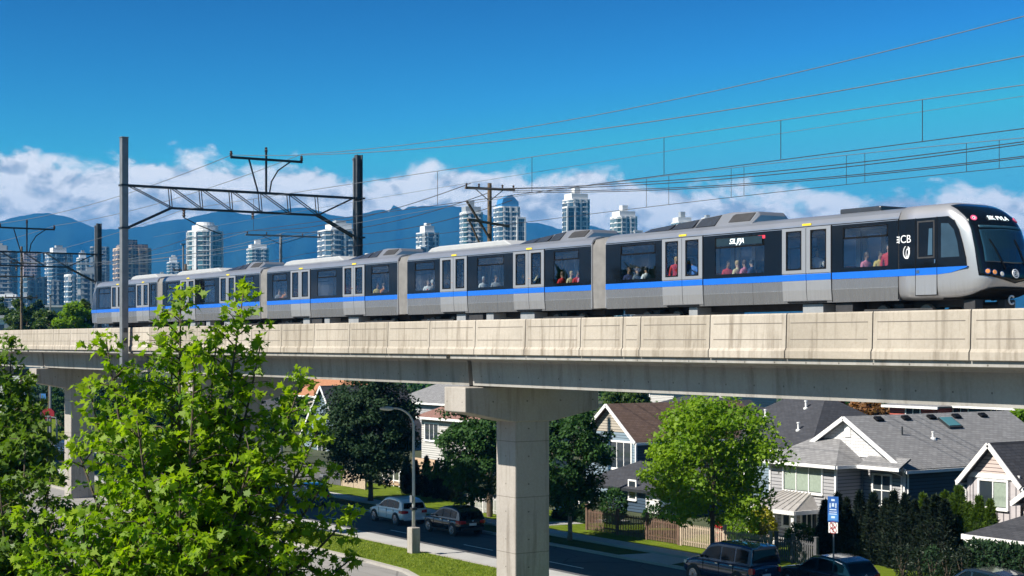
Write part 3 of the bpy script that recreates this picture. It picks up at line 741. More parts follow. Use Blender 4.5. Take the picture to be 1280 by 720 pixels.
# black mask from a shallow V at the bottom up over the brow
nose_patch('cab_mask', rows_between(lambda y: 1.30+.20*abs(y), lambda y: 3.86-.10*(y/1.2)**4, lambda f: 1.215-.11*f**3), mt['black_gloss'], .012)
t = NT('windscreen'); t.bsdf((.012,.035,.055), .03, 0, .8, coat=.5); mt['windscreen'] = t.m
nose_patch('windscreen', rows_between(lambda y: 1.93+.03*abs(y), lambda y: 3.02-.04*abs(y), lambda f: 1.07-.05*f), mt['windscreen'], .030, .012)
nose_patch('sun_visor', rows_between(lambda y: 3.05, lambda y: 3.13, lambda f: .98, 3, 12), M('visor', (.02,.06,.09), .2), .030, .012)
nose_patch('coupler_recess', rows_between(lambda y: .826, lambda y: 1.17-.16*abs(y/1.2)**6, lambda f: 1.22-.10*f, 10, 30), mt['seal'], .02)
def on_nose(name, bm_fn, y, z, m, off=.03):
    p = Vector(yz(nose_x(y, z)+off, y, z)); e = .04
    nrm = Vector((1, -(nose_x(y+e, z)-nose_x(y-e, z))/(2*e), -(nose_x(y, z+e)-nose_x(y, z-e))/(2*e))).normalized()
    return p, nrm
def disc(bm, p, nrm, r, th=.03, n=18, r0=0):
    u = nrm.cross(Vector((0,0,1))).normalized(); v = u.cross(nrm) * -1
    ring = lambda rr, o: [p + nrm*o + (u*math.cos(2*math.pi*k/n) + v*math.sin(2*math.pi*k/n))*rr for k in range(n)]
    if r0: bm.loft([ring(r0, 0), ring(r, 0), ring(r, th), ring(r0, th), ring(r0, 0)], cap=False)
    else: bm.loft([ring(r, 0), ring(r, th*.6), ring(r*.8, th)])
for (y, z, m_) in ((-1.05,1.66,'amber'),(-.86,1.63,'amber'),(-.60,1.58,'lamp_white'),(.60,1.58,'lamp_white'),(.86,1.63,'lamp_white'),(1.05,1.66,'lamp_white')):
    p, nn = on_nose('', None, y, z, m_); bm = MB(); disc(bm, p, nn, .075, .03); o = bm.build('headlight', mt[m_], lead, smooth=False)
    bm = MB(); disc(bm, p, nn, .095, .022, r0=.074); bm.build('lamp_ring', mt['chrome'], o)
p, nn = on_nose('', None, 0, 1.60, ''); bm = MB(); disc(bm, p, nn, .15, .02, r0=.115); em = bm.build('emblem', mt['decal'], lead)
bm = MB(); disc(bm, p+nn*.003, nn, .085, .015, r0=.06); bm.build('emblem_ring', mt['decal'], em)
bm = MB(); u_ = nn.cross(Vector((0,0,1))).normalized(); bm.bar(p+nn*.012-u_*.09-Vector((0,0,.06)), p+nn*.012+u_*.09+Vector((0,0,.06)), .03, .02); bm.build('emblem_bar', mt['decal'], em)
for y in (-.98, .98):
    p, nn = on_nose('', None, y, 3.36, ''); bm = MB(); disc(bm, p, nn, .105, .02, r0=.055); b_ = bm.build('marker_badge', mt['pink'], lead)
    bm = MB(); disc(bm, p+nn*.002, nn, .054, .014, r0=.03); bm.build('badge_ring', mt['white'], b_)
p, nn = on_nose('', None, 0, 3.37, '', .02)
def face_rot(nrm):                          # text lying in the surface, upright
    z = nrm; x = Vector((0,0,1)).cross(z).normalized(); y = z.cross(x)
    return Matrix((x, y, z)).transposed().to_euler()
text('destination_text', 'SIK PVLA', p + nn*.015, face_rot(nn), .235, mt['lettering'], lead, ext=.004, spacing=1.05)
# wipers
for y0, y1 in ((-.72, -.42), (.38, .62)):
    bm = MB(); pts = []
    for k in range(9):
        f = k/8; y = y1 + (y0-y1)*f*1.3; z = 1.74 + f*.95; pts.append(Vector(yz(nose_x(y, z)+.06, y, z)))
    bm.tube(pts, .018, 6); o = bm.build('wiper', mt['seal'], lead)
# cab side: glazing overlays on the flat flank
def flank(name, pts, m, y0, th, parent=lead):
    return MB().prism([(x, YC-HW-y0, RT+z) for x, z in pts], (0, th, 0)).build(name, m, parent)
for sgn in (1,):
    flank('cab_side_glass', [(-36.58,1.845),(-33.80,1.845),(-33.83,2.1),(-33.95,2.55),(-34.10,3.0),(-34.30,3.32),(-34.52,3.45),(-36.58,3.45)], mt['black_gloss'], .004, .10)
    st_ = flank('stripe', [(-36.6,1.613),(-35.0,1.613),(-34.4,1.66),(-33.78,1.80),(-33.74,1.842),(-36.6,1.842)], mt['stripe'], .007, .10)
    dr = flank('cab_door', [(-35.85,.98),(-34.98,.98),(-34.98,1.61),(-35.85,1.61)], mt['silver_light'], .010, .03)
    bm = MB()
    for a, b, c, d in ((-35.87,-35.85,.96,3.46),(-34.98,-34.96,.96,3.46),(-35.87,-34.96,.95,.975)): bm.bx(a, b, YC-HW-.012, YC-HW+.01, RT+c, RT+d)
    bm.build('door_gap', mt['seal'], dr)
    bm = MB(); ring_open(bm, -35.78, -35.06, -HW-.012, .012, 2.15, 3.36, -35.73, -35.11, 2.20, 3.31)
    fr = bm.build('cab_door_frame', mt['under'], dr)
    flank('cab_door_pane', [(-35.72,2.21),(-35.12,2.21),(-35.12,3.30),(-35.72,3.30)], mt['black_gloss'], .008, .006, dr)
    flank('cab_door_pane', [(-35.35,2.25),(-35.16,2.25),(-35.16,3.1),(-35.3,3.1)], M('cab_pane', (.05,.10,.15), .06), .011, .006, dr)  # bluish patch: daylight seen through the pane, put into colour
    MB().bx(-35.05, -35.0, YC-HW-.05, YC-HW-.005, RT+1.98, RT+2.10).build('door_handle', mt['chrome'], dr)
    MB().bx(-35.83, -35.70, YC-HW-.014, YC-HW-.002, RT+1.68, RT+1.78).build('door_lock_plate', mt['chrome'], lead)
    flank('quarter_pane', [(-34.80,2.15),(-34.06,2.15),(-34.14,2.60),(-34.28,3.0),(-34.50,3.22),(-34.80,3.24)], M('cab_pane2', (.03,.06,.09), .05), .008, .006)
for xx in (-36.6, -36.59): pass
MB().bx(-36.615, -36.59, YC-HW-.006, YC-HW+.02, RT+.86, RT+3.47).build('panel_joint', mt['seal'], lead)
# far flank gets a plain stripe and glazing
MB().prism([(x, YC+HW+.004, RT+z) for x, z in [(-36.58,1.845),(-33.98,1.845),(-34.25,2.6),(-34.95,3.38),(-35.2,3.45),(-36.58,3.45)]], (0,-.03,0)).build('cab_side_glass', mt['black_gloss'], lead)
# white emblem on the flank: bars, C and B, and a looped leaf
lf = YC-HW-.010
text('flank_letters', 'CB', (-36.28, lf, RT+2.80), (R(90),0,0), .36, mt['decal'], lead, ext=.003)
bm = MB()
for k in range(3): bm.bar((-36.66+.0, lf, RT+2.90-k*.09), (-36.53, lf, RT+2.86-k*.06), .012, .035)
for k in range(3): pass
bm.bar((-36.56, lf, RT+2.68), (-36.56, lf, RT+2.92), .012, .03)
bm.build('flank_bars', mt['decal'], lead)
bm = MB(); pts = [Vector((-36.24+.13*math.sin(t_)*(1 if True else 1), lf, RT+2.38+.2*math.cos(t_))) for t_ in np.linspace(.5, 6.0, 20)]
bm.tube(pts, .018, 6); bm.tube([Vector((-36.20+.06*math.sin(t_), lf, RT+2.33+.16*math.cos(t_))) for t_ in np.linspace(0, 6.28, 16)], .016, 6)
bm.bar((-36.20, lf, RT+2.2), (-36.11, lf, RT+2.52), .012, .025); bm.build('flank_leaf', mt['decal'], lead)
# destination display in the middle window
xw = LD[0]+1.9
dsp = MB().bx(xw+.1, LD[1]-2.25, YC-HW-.028, YC-HW+.0, RT+3.03, RT+3.31).build('side_display', M('display', (.015,.03,.04), .08), lead)
text('display_text', 'S3L JPJA', ((xw+LD[1]-2.15)/2-.12, YC-HW-.032, RT+3.17), (R(90),0,0), .27, mt['lettering'], dsp, shear=.25, ext=.003, spacing=.88)
MB().prism([(x, YC-HW-.012, RT+z) for x, z in rounded(-43.35, -42.95, 3.2, 3.32, .03)], (0,.02,0)).build('red_sticker', M('sticker', (.75,.05,.09), .4), lead)
MB().prism([(x, YC-HW-.008, RT+z) for x, z in rounded(-42.98, -42.55, 2.3, 3.0, .1)], (0,.02,0)).build('small_pane', mt['black_gloss'], lead)
# coupler under the nose
bm = MB(); bm.tube([yz(-35.0, 0, .62), yz(-33.5, 0, .62)], .12, 10); bm.bx(-33.5, -33.2, YC-.24, YC+.24, RT+.46, RT+.80)
bm.build('coupler', mt['under'], lead, bevel=.03)
bm = MB(); bm.tube([Vector(yz(-33.16, .02+.13*math.cos(a), .78+.13*math.sin(a))) for a in np.linspace(R(40), R(320), 12)], .03, 6); bm.build('hose', mt['white'], lead)
for y in (-.8, .75): MB().bx(-34.2, -33.75, YC+y-.2, YC+y+.2, RT+.3, RT+.82).build('obstacle_guard', mt['under'] if y < 0 else mt['under_grey'], lead, bevel=.03)
for x_ in (LX0+2.4,): pass

# tail car: shorter, ends in a slanted cab
tail = thing('train_car', (-115, YC, RT), 'last train car, far end with slanted windscreen beyond the first catenary post', 'train car', 'cars of the silver commuter train')
TX1 = -102.4; TX0 = -114.4; TD = [-110.0, -105.0]
car_shell(tail, TX0, TX1, TD, [(TX0, TD[0]-1.2, TX0+.5, TD[0]-1.4), (TD[0]+1.235, TD[1]-1.2, TD[0]+1.7, TD[1]-1.6), (TD[1]+1.235, TX1, TD[1]+1.55, TX1-.35)])
bellows(tail, TX1, -101.4)
bogie(tail, -111.8); bogie(tail, -104.4)
MB().bx(TX0+.2, TX1-.2, YC-.5, YC+.5, RT+.6, RT+.83).build('underframe_spine', mt['under'], tail)
pod(tail, -109, -103.6)
fr_ = [(0,.82),(-1.35,.9),(-1.55,1.84),(-1.1,3.1),(-.6,3.8),(0,3.92)]
bm = MB(); bm.loft([[yz(TX0, s*1.34, z) for _, z in fr_] for s in (1,)] + [[yz(TX0+x, s*q, z) for x, z in fr_] for s, q in ((1,1.2),(1,.6),(-1,.6),(-1,1.2))] + [[yz(TX0, -1.34, z) for _, z in fr_]], closed=True, cap=True)
bm.build('cab_shell', mt['silver'], tail)
for s in (-1, 1):
    MB().prism([yz(TX0-.02, s*1.345, 1.85), yz(TX0-1.38, s*1.215, 1.85), yz(TX0-1.0, s*1.225, 2.9), yz(TX0-.02, s*1.345, 3.4)], (0, s*.02, 0)).build('cab_side_glass', mt['black_gloss'], tail)
    MB().prism([yz(TX0-.02, s*1.342, 1.61), yz(TX0-1.48, s*1.208, 1.61), yz(TX0-1.5, s*1.208, 1.84), yz(TX0-.02, s*1.342, 1.84)], (0, s*.022, 0)).build('stripe', mt['stripe'], tail)
# ------------------------------------------------------------------ catenary portals
def ibeam(bm, x, y, z0, z1, w=.5, d=.5, t=.05):
    bm.bx(x-w/2, x+w/2, y-d/2, y-d/2+t, z0, z1); bm.bx(x-w/2, x+w/2, y+d/2-t, y+d/2, z0, z1); bm.bx(x-t/2, x+t/2, y-d/2+t-.002, y+d/2-t+.002, z0, z1)
def portal(X, label, near_base, arms):
    p = thing('catenary_portal', (X, 37.0, ZPB-1.4), label, 'catenary portal', 'steel catenary portals over the track')
    y0, y1 = 36.85, 54.2; ZT = HC+10.3; ZB = HC+8.95; ZF = HC+7.5
    bm = MB(); bm.bx(X-.24, X+.24, y0-.22, y0+.22, near_base, HC+13.4)
    bm.bx(X-.27, X+.27, y0-.25, y0+.25, HC+13.4, HC+13.46)
    po = bm.build('post', mt['steel'], p, bevel=.02)
    if near_base > 1:
        bm = MB(); bm.bx(X-.3, X+.3, y0+.2, YP+.02, near_base+.2, near_base+.7); bm.bx(X-.42, X+.42, y0-.3, y0+.26, near_base-.05, near_base+.05)
        bm.bx(X-.35, X+.35, y0+.23, YGF+.06, ZSO+.25, ZSO+.75); bm.build('post_bracket', mt['steel'], p, bevel=.015)
        for z in (ZPB+.5, ZPB+1.2): MB().bx(X+.241, X+.32, y0-.12, y0+.12, z, z+.3).build('junction_box', mt['steel_dark'], po)
    MB().bx(X-.2, X+.2, 43.4, y1-.28, HC-1.75, HC-1.1).build('outrigger', mt['steel_dark'], p)
    bm = MB(); ibeam(bm, X, y1, HC-1.9, HC+13.4, .42, .46, .07); bm.build('post', mt['steel_mid'], p)
    bm = MB(); bm.tube([(X-.1, y1-.34, HC+2), (X-.1, y1-.34, HC+13.2)], .07, 8); 
    for z in (HC+3, HC+8, HC+13): bm.bx(X-.14, X-.06, y1-.45, y1-.28, z, z+.1)
    bm.build('conduit', mt['steel'], p)
    for z in (ZF, ZT):
        for yy, s in ((y0, .27), (y1, .38)): MB().bx(X-.31, X+.31, yy-s, yy+s, z-.06, z+.06).build('collar', mt['steel_dark'], p)
    for dx in (-.2, .2):
        MB().bar((X+dx, y0+.2, ZT), (X+dx, y1-.3, ZT), .12, .13).build('top_chord', mt['steel_dark'], p)
        MB().bar((X+dx, 40.1, ZB), (X+dx, 50.95, ZB), .11, .12).build('bottom_chord', mt['steel_dark'], p)
        for a, b in ((y0+.2, 40.1), (y1-.3, 50.95)): MB().bar((X+dx, a, ZF), (X+dx, b, ZB), .12, .13).build('haunch_strut', mt['steel_dark'], p)
        nodes = np.linspace(40.1, 50.95, 6)
        for k, yy in enumerate(nodes):
            MB().bar((X+dx, yy-.12, ZT), (X+dx, yy, ZB), .05, .05).build('brace', mt['steel_dark'], p)
            if dx < 0: MB().bar((X-.2, yy, ZB), (X+.2, yy, ZB), .05, .05).build('brace', mt['steel_dark'], p)
        starts = [y0+.3] + list(nodes[:-1])
        for k in range(6):
            a, b = starts[k], nodes[k]
            if k < 3 or True: MB().bar((X+dx, a+.1, ZT-.03), (X+dx, b, ZB+.03), .055, .055).build('brace', mt['steel_dark'], p)
        MB().bar((X+dx, nodes[-1], ZB), (X+dx, y1-.4, ZT), .055, .055).build('brace', mt['steel_dark'], p)
    # T arm on top
    za = HC+12.62
    MB().bar((X, 44.35, za), (X, 49.75, za), .14, .16).build('cross_arm', mt['steel_dark'], p)
    MB().bar((X, 47.0, ZT), (X, 47.0, za+.5), .12, .12).build('arm_mast', mt['steel_dark'], p)
    MB().bar((X, 45.7, za), (X, 46.4, ZT), .09, .09).build('arm_brace', mt['steel_dark'], p)
    MB().tube([(X, 48.9, za), (X, 47.9, za-.7), (X, 47.4, za-1.5), (X, 47.25, ZT)], .05, 6).build('arm_brace', mt['steel_dark'], p)
    for yy in (44.4, 47.0, 49.7):
        zz = za+.08 if yy != 47.0 else za+.5
        MB().lathe([(.07,0),(.13,.05),(.07,.1),(.13,.16),(.07,.22),(.10,.3),(.04,.36)], (X, yy, zz), 10).build('insulator', mt['insul'], p)
    # hangers for the contact line
    for yy, ln in ((41.0, .55), (46.0, .4)):
        MB().lathe([(.05,0),(.12,-.08),(.06,-.14),(.12,-.24),(.06,-.30),(.12,-.40),(.05,-ln)], (X, yy, ZB-.05), 10).build('insulator', mt['insul'], p)
    MB().tube([(X, 41.0, ZB-.6), (X, 41.9, ZB-1.0), (X, 43.6, ZB-1.6)], .035, 6).build('registration_arm', mt['steel_dark'], p)
    MB().tube([(X, 43.6, ZB-1.62), (X, 42.6, ZB-1.75), (X, 41.05, HC+6.92)], .03, 6).build('registration_arm', mt['white'], p)
    return p
portal(-101.4, 'grey steel truss portal whose two tall posts straddle the train', HC-2.3, None)
portal(-156.3, 'smaller looking steel truss portal standing among the skyline towers', HC-2.3, None).location.z -= 1.5

# ------------------------------------------------------------------ wooden and metal poles
def wood_pole(X, Y, top, label, arms, braces=True, m='wood_pole', name='utility_pole', r=.17):
    p = thing(name, (X, Y, 0), label, 'utility pole', 'poles carrying wires behind the train')
    MB().tube([(X, Y, -.1), (X, Y, top*.6), (X, Y, top)], [r*1.25, r*1.05, r*.85], 12).build('pole', mt[m], p, smooth=False)
    for (z, half, off) in arms:
        d = Vector((.12, 1, 0)).normalized()
        c = Vector((X+.22, Y-.1, z))
        ar = MB().bar(c-d*half+d*off, c+d*half+d*off, .14, .17).build('cross_arm', mt[m], p)
        for s in (-.95, -.45, .5, .95):
            q = c + d*(half*s+off) + Vector((0,0,.08))
            MB().lathe([(.03,0),(.075,.06),(.05,.12),(.085,.18),(.04,.25)], q, 8).build('insulator', mt['insul'], p)
        if braces:
            for s in (-.55, .55): MB().bar(c + d*(half*s+off) + Vector((-.1,0,-.05)), (X+.15, Y-.1, z-.85), .04, .05).build('brace', mt['steel_dark'], p)
    return p
YA = 60.0
pA = wood_pole(Xat(612,YA), YA, HC+(428-229)*dep(612,YA)/F, 'tall brown wooden utility pole behind the second train car', [(HC+(428-236.5)*dep(612,YA)/F, 1.9, 0)])
xa_, da = Xat(612, YA), dep(612, YA)
def zA(py): return HC+(428-py)*da/F
MB().bar((xa_+.2, YA-1.9, zA(276)), (xa_+.2, YA+1.5, zA(282)), .14, .16).build('cross_arm', mt['wood_pole'], pA)
MB().bar((xa_+.2, YA-2.0, zA(253)), (xa_+.1, YA-.1, zA(297)), .13, .13).build('brace', mt['wood_pole'], pA)
MB().bar((xa_+.2, YA-1.8, zA(277)), (xa_+.1, YA-.9, zA(304)), .10, .10).build('brace', mt['wood_pole'], pA)
YB = 70.0
pB = wood_pole(Xat(351,YB), YB, HC+(428-293)*dep(351,YB)/F, 'pale weathered utility pole with one cross arm behind the third car', [(HC+(428-295)*dep(351,YB)/F, 4.0, .3)], m='steel')
YC_ = 60.0
pC = wood_pole(Xat(27,YC_), YC_, HC+(428-308)*dep(27,YC_)/F, 'dark wooden utility pole in front of the leftmost glass tower', [(HC+(428-329)*dep(27,YC_)/F, 1.6, .3), (HC+(428-346)*dep(27,YC_)/F, 2.4, -.8), (HC+(428-372)*dep(27,YC_)/F, 2.0, 0)])
p = wood_pole(Xat(232,75), 75, HC+(428-330)*dep(232,75)/F, 'short brown wooden pole peeking over the fourth car', [(HC+(428-338)*dep(232,75)/F, 1.5, 0)])
for px, py, lab in ((63, 370, 'thin pale metal pole rising from the trees by the tail car'), (229, 306, 'thin grey metal mast just before the tallest round tower')):
    Y = 62; lp = thing('light_mast', (Xat(px,Y), Y, 0), lab, 'mast')
    q = at(px, py, Y)
    MB().tube([(q.x, Y, 0), (q.x, Y, q.z)], [.16,.09], 10).build('mast', mt['steel'], lp); MB().bx(q.x-.1, q.x+.1, Y-.25, Y+.25, q.z, q.z+.12).build('lamp_head', mt['steel'], lp)

# ------------------------------------------------------------------ wires
def interp_curve(pts, n=40):
    """smooth curve through (x, z): quadratic/lagrange on three or more points in x"""
    xs = [p[0] for p in pts]; zs = [p[1] for p in pts]
    co = np.polyfit(xs, zs, min(2, len(pts)-1)); X = np.linspace(min(xs), max(xs), n)
    return [(x, float(np.polyval(co, x))) for x in X]
def wire_pts(Y, ctrl, ext_to=4.0):
    pts = sorted((Xat(px, Y), HC+(428-py)*dep(px, Y)/F) for px, py in ctrl)
    co = np.polyfit([p[0] for p in pts], [p[1] for p in pts], min(2, len(pts)-1))
    return pts, co
def wire(name, Y, ctrl, m, r, label, parent=None, x0=-101.4, x1=-6, left=None, cat='wire'):
    pts, co = wire_pts(Y, ctrl)
    P = [Vector((x, Y, float(np.polyval(co, x)))) for x in np.linspace(x0, x1, 40)]
    if left:                                       # spans further down the line, hung between the portals
        z0 = P[0].z
        for k, (xl, zl) in enumerate(left):
            xs_ = P[0].x; zs_ = P[0].z
            Q = [Vector((xl+(xs_-xl)*f, Y, zl+(zs_-zl)*f - 4*1.1*f*(1-f)*.6)) for f in np.linspace(0, 1, 14)][:-1]
            P = Q + P
    bm = MB().tube(P, r, 5)
    o = bm.build(name, mt[m], parent)
    if parent is None: tag(o, label, cat, 'overhead wires above the train')
    return o, co
ZARM = HC + 13.0
wire('overhead_wire', 49.7, [(377,193),(620,165),(950,102),(1280,20)], 'wire', .022, 'highest grey wire, climbing steeply above the train towards the top corner', left=[(-156.3, ZARM-1.5), (-211, ZARM-1.5)], x0=-101.4)
wire('overhead_wire', 44.4, [(291,194),(620,177),(1280,70)], 'wire', .022, 'second highest wire, pale, tied to the near end of the portal T arm', left=[(-156.3, ZARM-1.5), (-211, ZARM-1.5)])
ol = thing('overhead_line', (-100, 41.0, HC+6.8), 'catenary over the train: messenger wire, contact wire and thin droppers', 'catenary', 'overhead wires above the train')
o1, c1 = wire('messenger_wire', 41.0, [(235,262),(420,230),(640,203),(1280,105)], 'wire', .016, '', ol, left=[(-156.3, HC+7.4), (-211, HC+7.4)])
o2, c2 = wire('contact_wire', 41.0, [(235,300),(420,272),(640,246),(1280,160)], 'wire_dark', .016, '', ol, left=[(-156.3, HC+5.4), (-211, HC+5.4)])
for px in (317, 453, 547, 665, 830, 976, 1153):
    x = Xat(px, 41.0); MB().tube([(x, 41.0, float(np.polyval(c2, x))), (x, 41.0, float(np.polyval(c1, x)))], .014, 5).build('dropper', mt['wire_dark'], ol)
wire('overhead_wire', 46.0, [(300,277),(640,220),(1280,120)], 'wire', .010, 'very thin faint wire between the catenary pair and the sky', x0=-120)
ol2 = thing('overhead_line', (-80, 50.0, HC+7.5), 'second lower catenary pair with short droppers, passing just over the cab roof', 'catenary', 'overhead wires above the train')
o1, c1 = wire('messenger_wire', 50.0, [(420,284),(640,246),(960,205),(1280,172)], 'wire', .014, '', ol2, left=[(-156.3, HC+7.9)])
o2, c2 = wire('contact_wire', 50.0, [(420,311),(640,281),(900,247),(1280,208)], 'wire_dark', .014, '', ol2, left=[(-156.3, HC+6.0)])
for px in (808, 836, 914, 930, 1058, 1081, 1208, 1249):
    x = Xat(px, 50.0); MB().tube([(x, 50.0, float(np.polyval(c2, x))), (x, 50.0, float(np.polyval(c1, x)))], .012, 5).build('dropper', mt['wire_dark'], ol2)
for Y, ctrl, lab in ((58.2, [(596,236),(800,228),(1000,211),(1280,177)], 'upper dark cable running from the near end of the wooden pole arm'), (59.2, [(604,236),(800,231),(1000,215),(1280,180)], 'dark cable twin just under the upper one, from the wooden pole arm'),
                     (61.0, [(625,238),(800,236),(1000,225),(1280,195)], 'lower dark cable from the far side of the wooden pole arm'), (61.8, [(633,240),(800,238),(1000,227),(1280,197)], 'lowest dark cable of the four on the wooden pole')):
    x0 = Xat(612, 60.0)+.2
    wire('overhead_wire', Y, ctrl, 'wire_dark', .024, lab, x0=x0)
# spans from the wooden pole back to the pale pole
xb_ = Xat(351, YB)+.22; zb_ = HC+(428-293)*dep(351,YB)/F+.25
for ya, yb, lab in ((58.3, 66.6, 'topmost of three dark cables sagging from the wooden pole'), (60.0, 70.5, 'middle one of three dark cables sagging from the wooden pole'), (61.7, 73.8, 'lowest of three dark cables sagging from the wooden pole')):
    p0 = Vector((xa_+.22, ya, zA(236.5)+.3 - (0 if ya < 59 else .5 if ya < 61 else 1.0))); p1 = Vector((xb_, yb, zb_))
    P = [p0.lerp(p1, f) - Vector((0,0,4*.9*f*(1-f))) for f in np.linspace(0, 1, 24)]
    tag(MB().tube(P, .028, 5).build('overhead_wire', mt['wire_dark']), lab, 'wire', 'overhead wires above the train')
    q0 = p1; q1 = Vector((Xat(27,YC_)+.2, 59+ (yb-66)*.3, zA(0)*0 + HC+(428-330)*dep(27,YC_)/F+.3))
    P = [q0.lerp(q1, f) - Vector((0,0,4*1.4*f*(1-f))) for f in np.linspace(0, 1, 30)]
    tag(MB().tube(P, .028, 5).build('overhead_wire', mt['wire']), lab.replace('dark cables sagging from the wooden pole', 'grey cables between the pale pole and the dark pole'), 'wire', 'overhead wires above the train')

# ------------------------------------------------------------------ skyline
mt['t_blue'] = m_tower('tower_glass_blue', (.035,.085,.13), (.28,.32,.35), (1.5,3.0))
mt['t_teal'] = m_tower('tower_glass_teal', (.045,.115,.14), (.44,.48,.50), (1.7, 3.0))
mt['t_dark'] = m_tower('tower_glass_dark', (.03,.07,.11), (.16,.20,.24), (1.8, 3.2))
mt['t_brown'] = m_tower('tower_brick', (.03,.04,.05), (.36,.27,.21), (2.2, 3.0), light=.3)
mt['t_pink'] = m_tower('tower_pink', (.12,.11,.12), (.44,.36,.36), (2.4, 3.4))
mt['t_white'] = M('tower_slab', (.66,.67,.67), .7, var=.05, scale=.1)
mt['t_beige'] = M('tower_beige', (.52,.40,.31), .8, var=.08, scale=.1)
mt['t_grey'] = M('tower_grey', (.30,.33,.35), .7, var=.08, scale=.1)
mt['t_capblue'] = M('tower_blue_roof', (.05,.22,.45), .4)
def tower(px0, px1, py, depth, label, glass='t_blue', slab_m='t_white', style='square', fl=3.0, rot=.35, cap='box', piers=2, over=.3, setback=None, aspect=1.0, capm=None, wing=None):
    wd = (px1-px0)/F*depth; ztop = zt(py, depth); pos = vd((px0+px1)/2, depth, 0)
    root = thing('apartment_tower', pos, label, 'tower', 'high rise towers of the skyline')
    root.rotation_euler = (0, 0, rot + (R(90)-TH))
    # rotated footprint: projected width wd = a*|cos r| + b*|sin r|
    a = wd/(abs(math.cos(rot)) + aspect*abs(math.sin(rot))) if style == 'square' else wd
    b = a*aspect; hx, hy = a/2-over, b/2-over
    hcap = min(9, (ztop)*.08) if cap != 'none' else 0; zr = ztop - hcap
    def fp(hx, hy):
        if style == 'round':
            return [(hx*math.cos(t_), hx*math.sin(t_)) for t_ in np.linspace(0, 2*math.pi, 20, endpoint=False)]
        c = min(hx, hy)*.22
        return [(-hx,-hy+c),(-hx+c,-hy),(hx-c,-hy),(hx,-hy+c),(hx,hy-c),(hx-c,hy),(-hx+c,hy),(-hx,hy-c)]
    bm = MB(); P = fp(hx, hy); bm.prism([(x, y, 0) for x, y in P], (0, 0, zr)); bm.build('glass_wall', mt[glass], root, local=True)
    zlow = max(3, HC + (428-415)*depth/F*0)      # floors from the street up
    Q = fp(hx+over, hy+over)
    if style == 'square':                         # balconies in bays: notch the slab outline
        Q = fp(hx+over*.35, hy+over*.35)
        bal = MB()
        me0 = None
    first = None; z = fl
    while z < zr - .2:
        if first is None:
            bm = MB(); bm.prism([(x, y, -.09) for x, y in Q], (0, 0, .18))
            if style == 'square':
                for sx, sy in ((-.5,-1),(.45,-1),(1,-.45),(1,.5),(-1,-.4),(-1,.5)):
                    if abs(sy) == 1: bm.bx(sx*hx-hx*.24, sx*hx+hx*.24, sy*hy-over*1.7, sy*hy+over, -.088, .75)
                    else: bm.bx(sx*hx-over, sx*hx+over*1.7, sy*hy-hy*.22, sy*hy+hy*.22, -.088, .75)
            first = bm.build('floor_slab', mt[slab_m], root, local=True); first.location.z = z
        else:
            c = first.copy(); COL.objects.link(c); c.parent = root; c.location.z = z
        z += fl
    npz = piers
    for k in range(npz):
        f = (k+.5)/npz*2-1
        for (x0, x1, y0, y1) in ((f*hx*.9-.6, f*hx*.9+.6, -hy-over*.8, -hy+.3), (hx-.3, hx+over*.8, f*hy*.9-.6, f*hy*.9+.6)):
            if style == 'square': MB().bx(x0, x1, y0, y1, 0, zr+.8).build('wall_pier', mt[slab_m], root, local=True)
    if wing:
        sx, fh = wing; wg = MB(); wg.bx(min(sx*hx*.55, sx*hx*1.35), max(sx*hx*.55, sx*hx*1.35), -hy*1.12, -hy*.1, 0, zr*fh); wo = wg.build('wing', mt[glass], root, local=True)
        MB().bx(min(sx*hx*.5, sx*hx*1.4), max(sx*hx*.5, sx*hx*1.4), -hy*1.17, -hy*.05, zr*fh-.05, zr*fh+1.0).build('wing_parapet', mt[slab_m], wo, local=True)
        for xx in (sx*hx*1.36, sx*hx*.6): MB().bx(xx-.45, xx+.45, -hy*1.12-.4, -hy*1.12+.4, 0, zr*fh).build('wing_pier', mt[slab_m], wo, local=True)
    if style == 'round':
        for k in range(7):
            t_ = 2*math.pi*k/7+.4; c_ = Vector((math.cos(t_), math.sin(t_), 0)); MB().obox(c_*(hx+.1)+Vector((0,0,zr/2)), c_*.55, Vector((-c_.y, c_.x, 0))*.8, Vector((0,0,zr/2))).build('wall_pier', mt[slab_m], root, local=True)
    if cap != 'none':
        bm = MB()
        if cap == 'box': bm.bx(-hx*.62, hx*.5, -hy*.6, hy*.6, zr, zr+hcap*.72)
        elif cap == 'step': bm.bx(-hx*.8, hx*.8, -hy*.8, hy*.8, zr, zr+hcap*.5)
        elif cap == 'round': bm.lathe([(hx*.75, zr), (hx*.75, zr+hcap*.6), (hx*.55, zr+hcap*.62), (hx*.5, zr+hcap*.9)], (0,0,0), 20)
        elif cap == 'wedge': bm.prism([(-hx*.85, -hy*.8, zr), (hx*.85, -hy*.8, zr), (hx*.85, -hy*.8, zr+hcap*.45), (hx*.2, -hy*.8, ztop), (-hx*.6, -hy*.8, zr+hcap*.7)], (0, hy*1.6, 0))
        elif cap == 'dome': bm.lathe([(hx*.8, zr), (hx*.8, zr+hcap*.5), (hx*.7, zr+hcap*.75), (hx*.4, zr+hcap*.95), (hx*.05, zr+hcap)], (0,0,0), 20)
        ph = bm.build('penthouse', mt[capm or slab_m], root, local=True)
        if cap in ('box', 'step'): MB().bx(-hx*.3, hx*.25, -hy*.35, hy*.3, zr+hcap*(.715 if cap == 'box' else .495), ztop).build('plant_room', mt[capm or 't_grey'], ph, local=True)
    MB().prism([(x*.99, y*.99, zr-.05) for x, y in Q], (0,0,.9)).build('parapet', mt[slab_m], root, local=True)
    return root
tower(-30, 25, 304, 1150, 'dark blue glass tower cut by the picture edge beside the dark pole', 't_dark', 't_grey', rot=.25, piers=3)
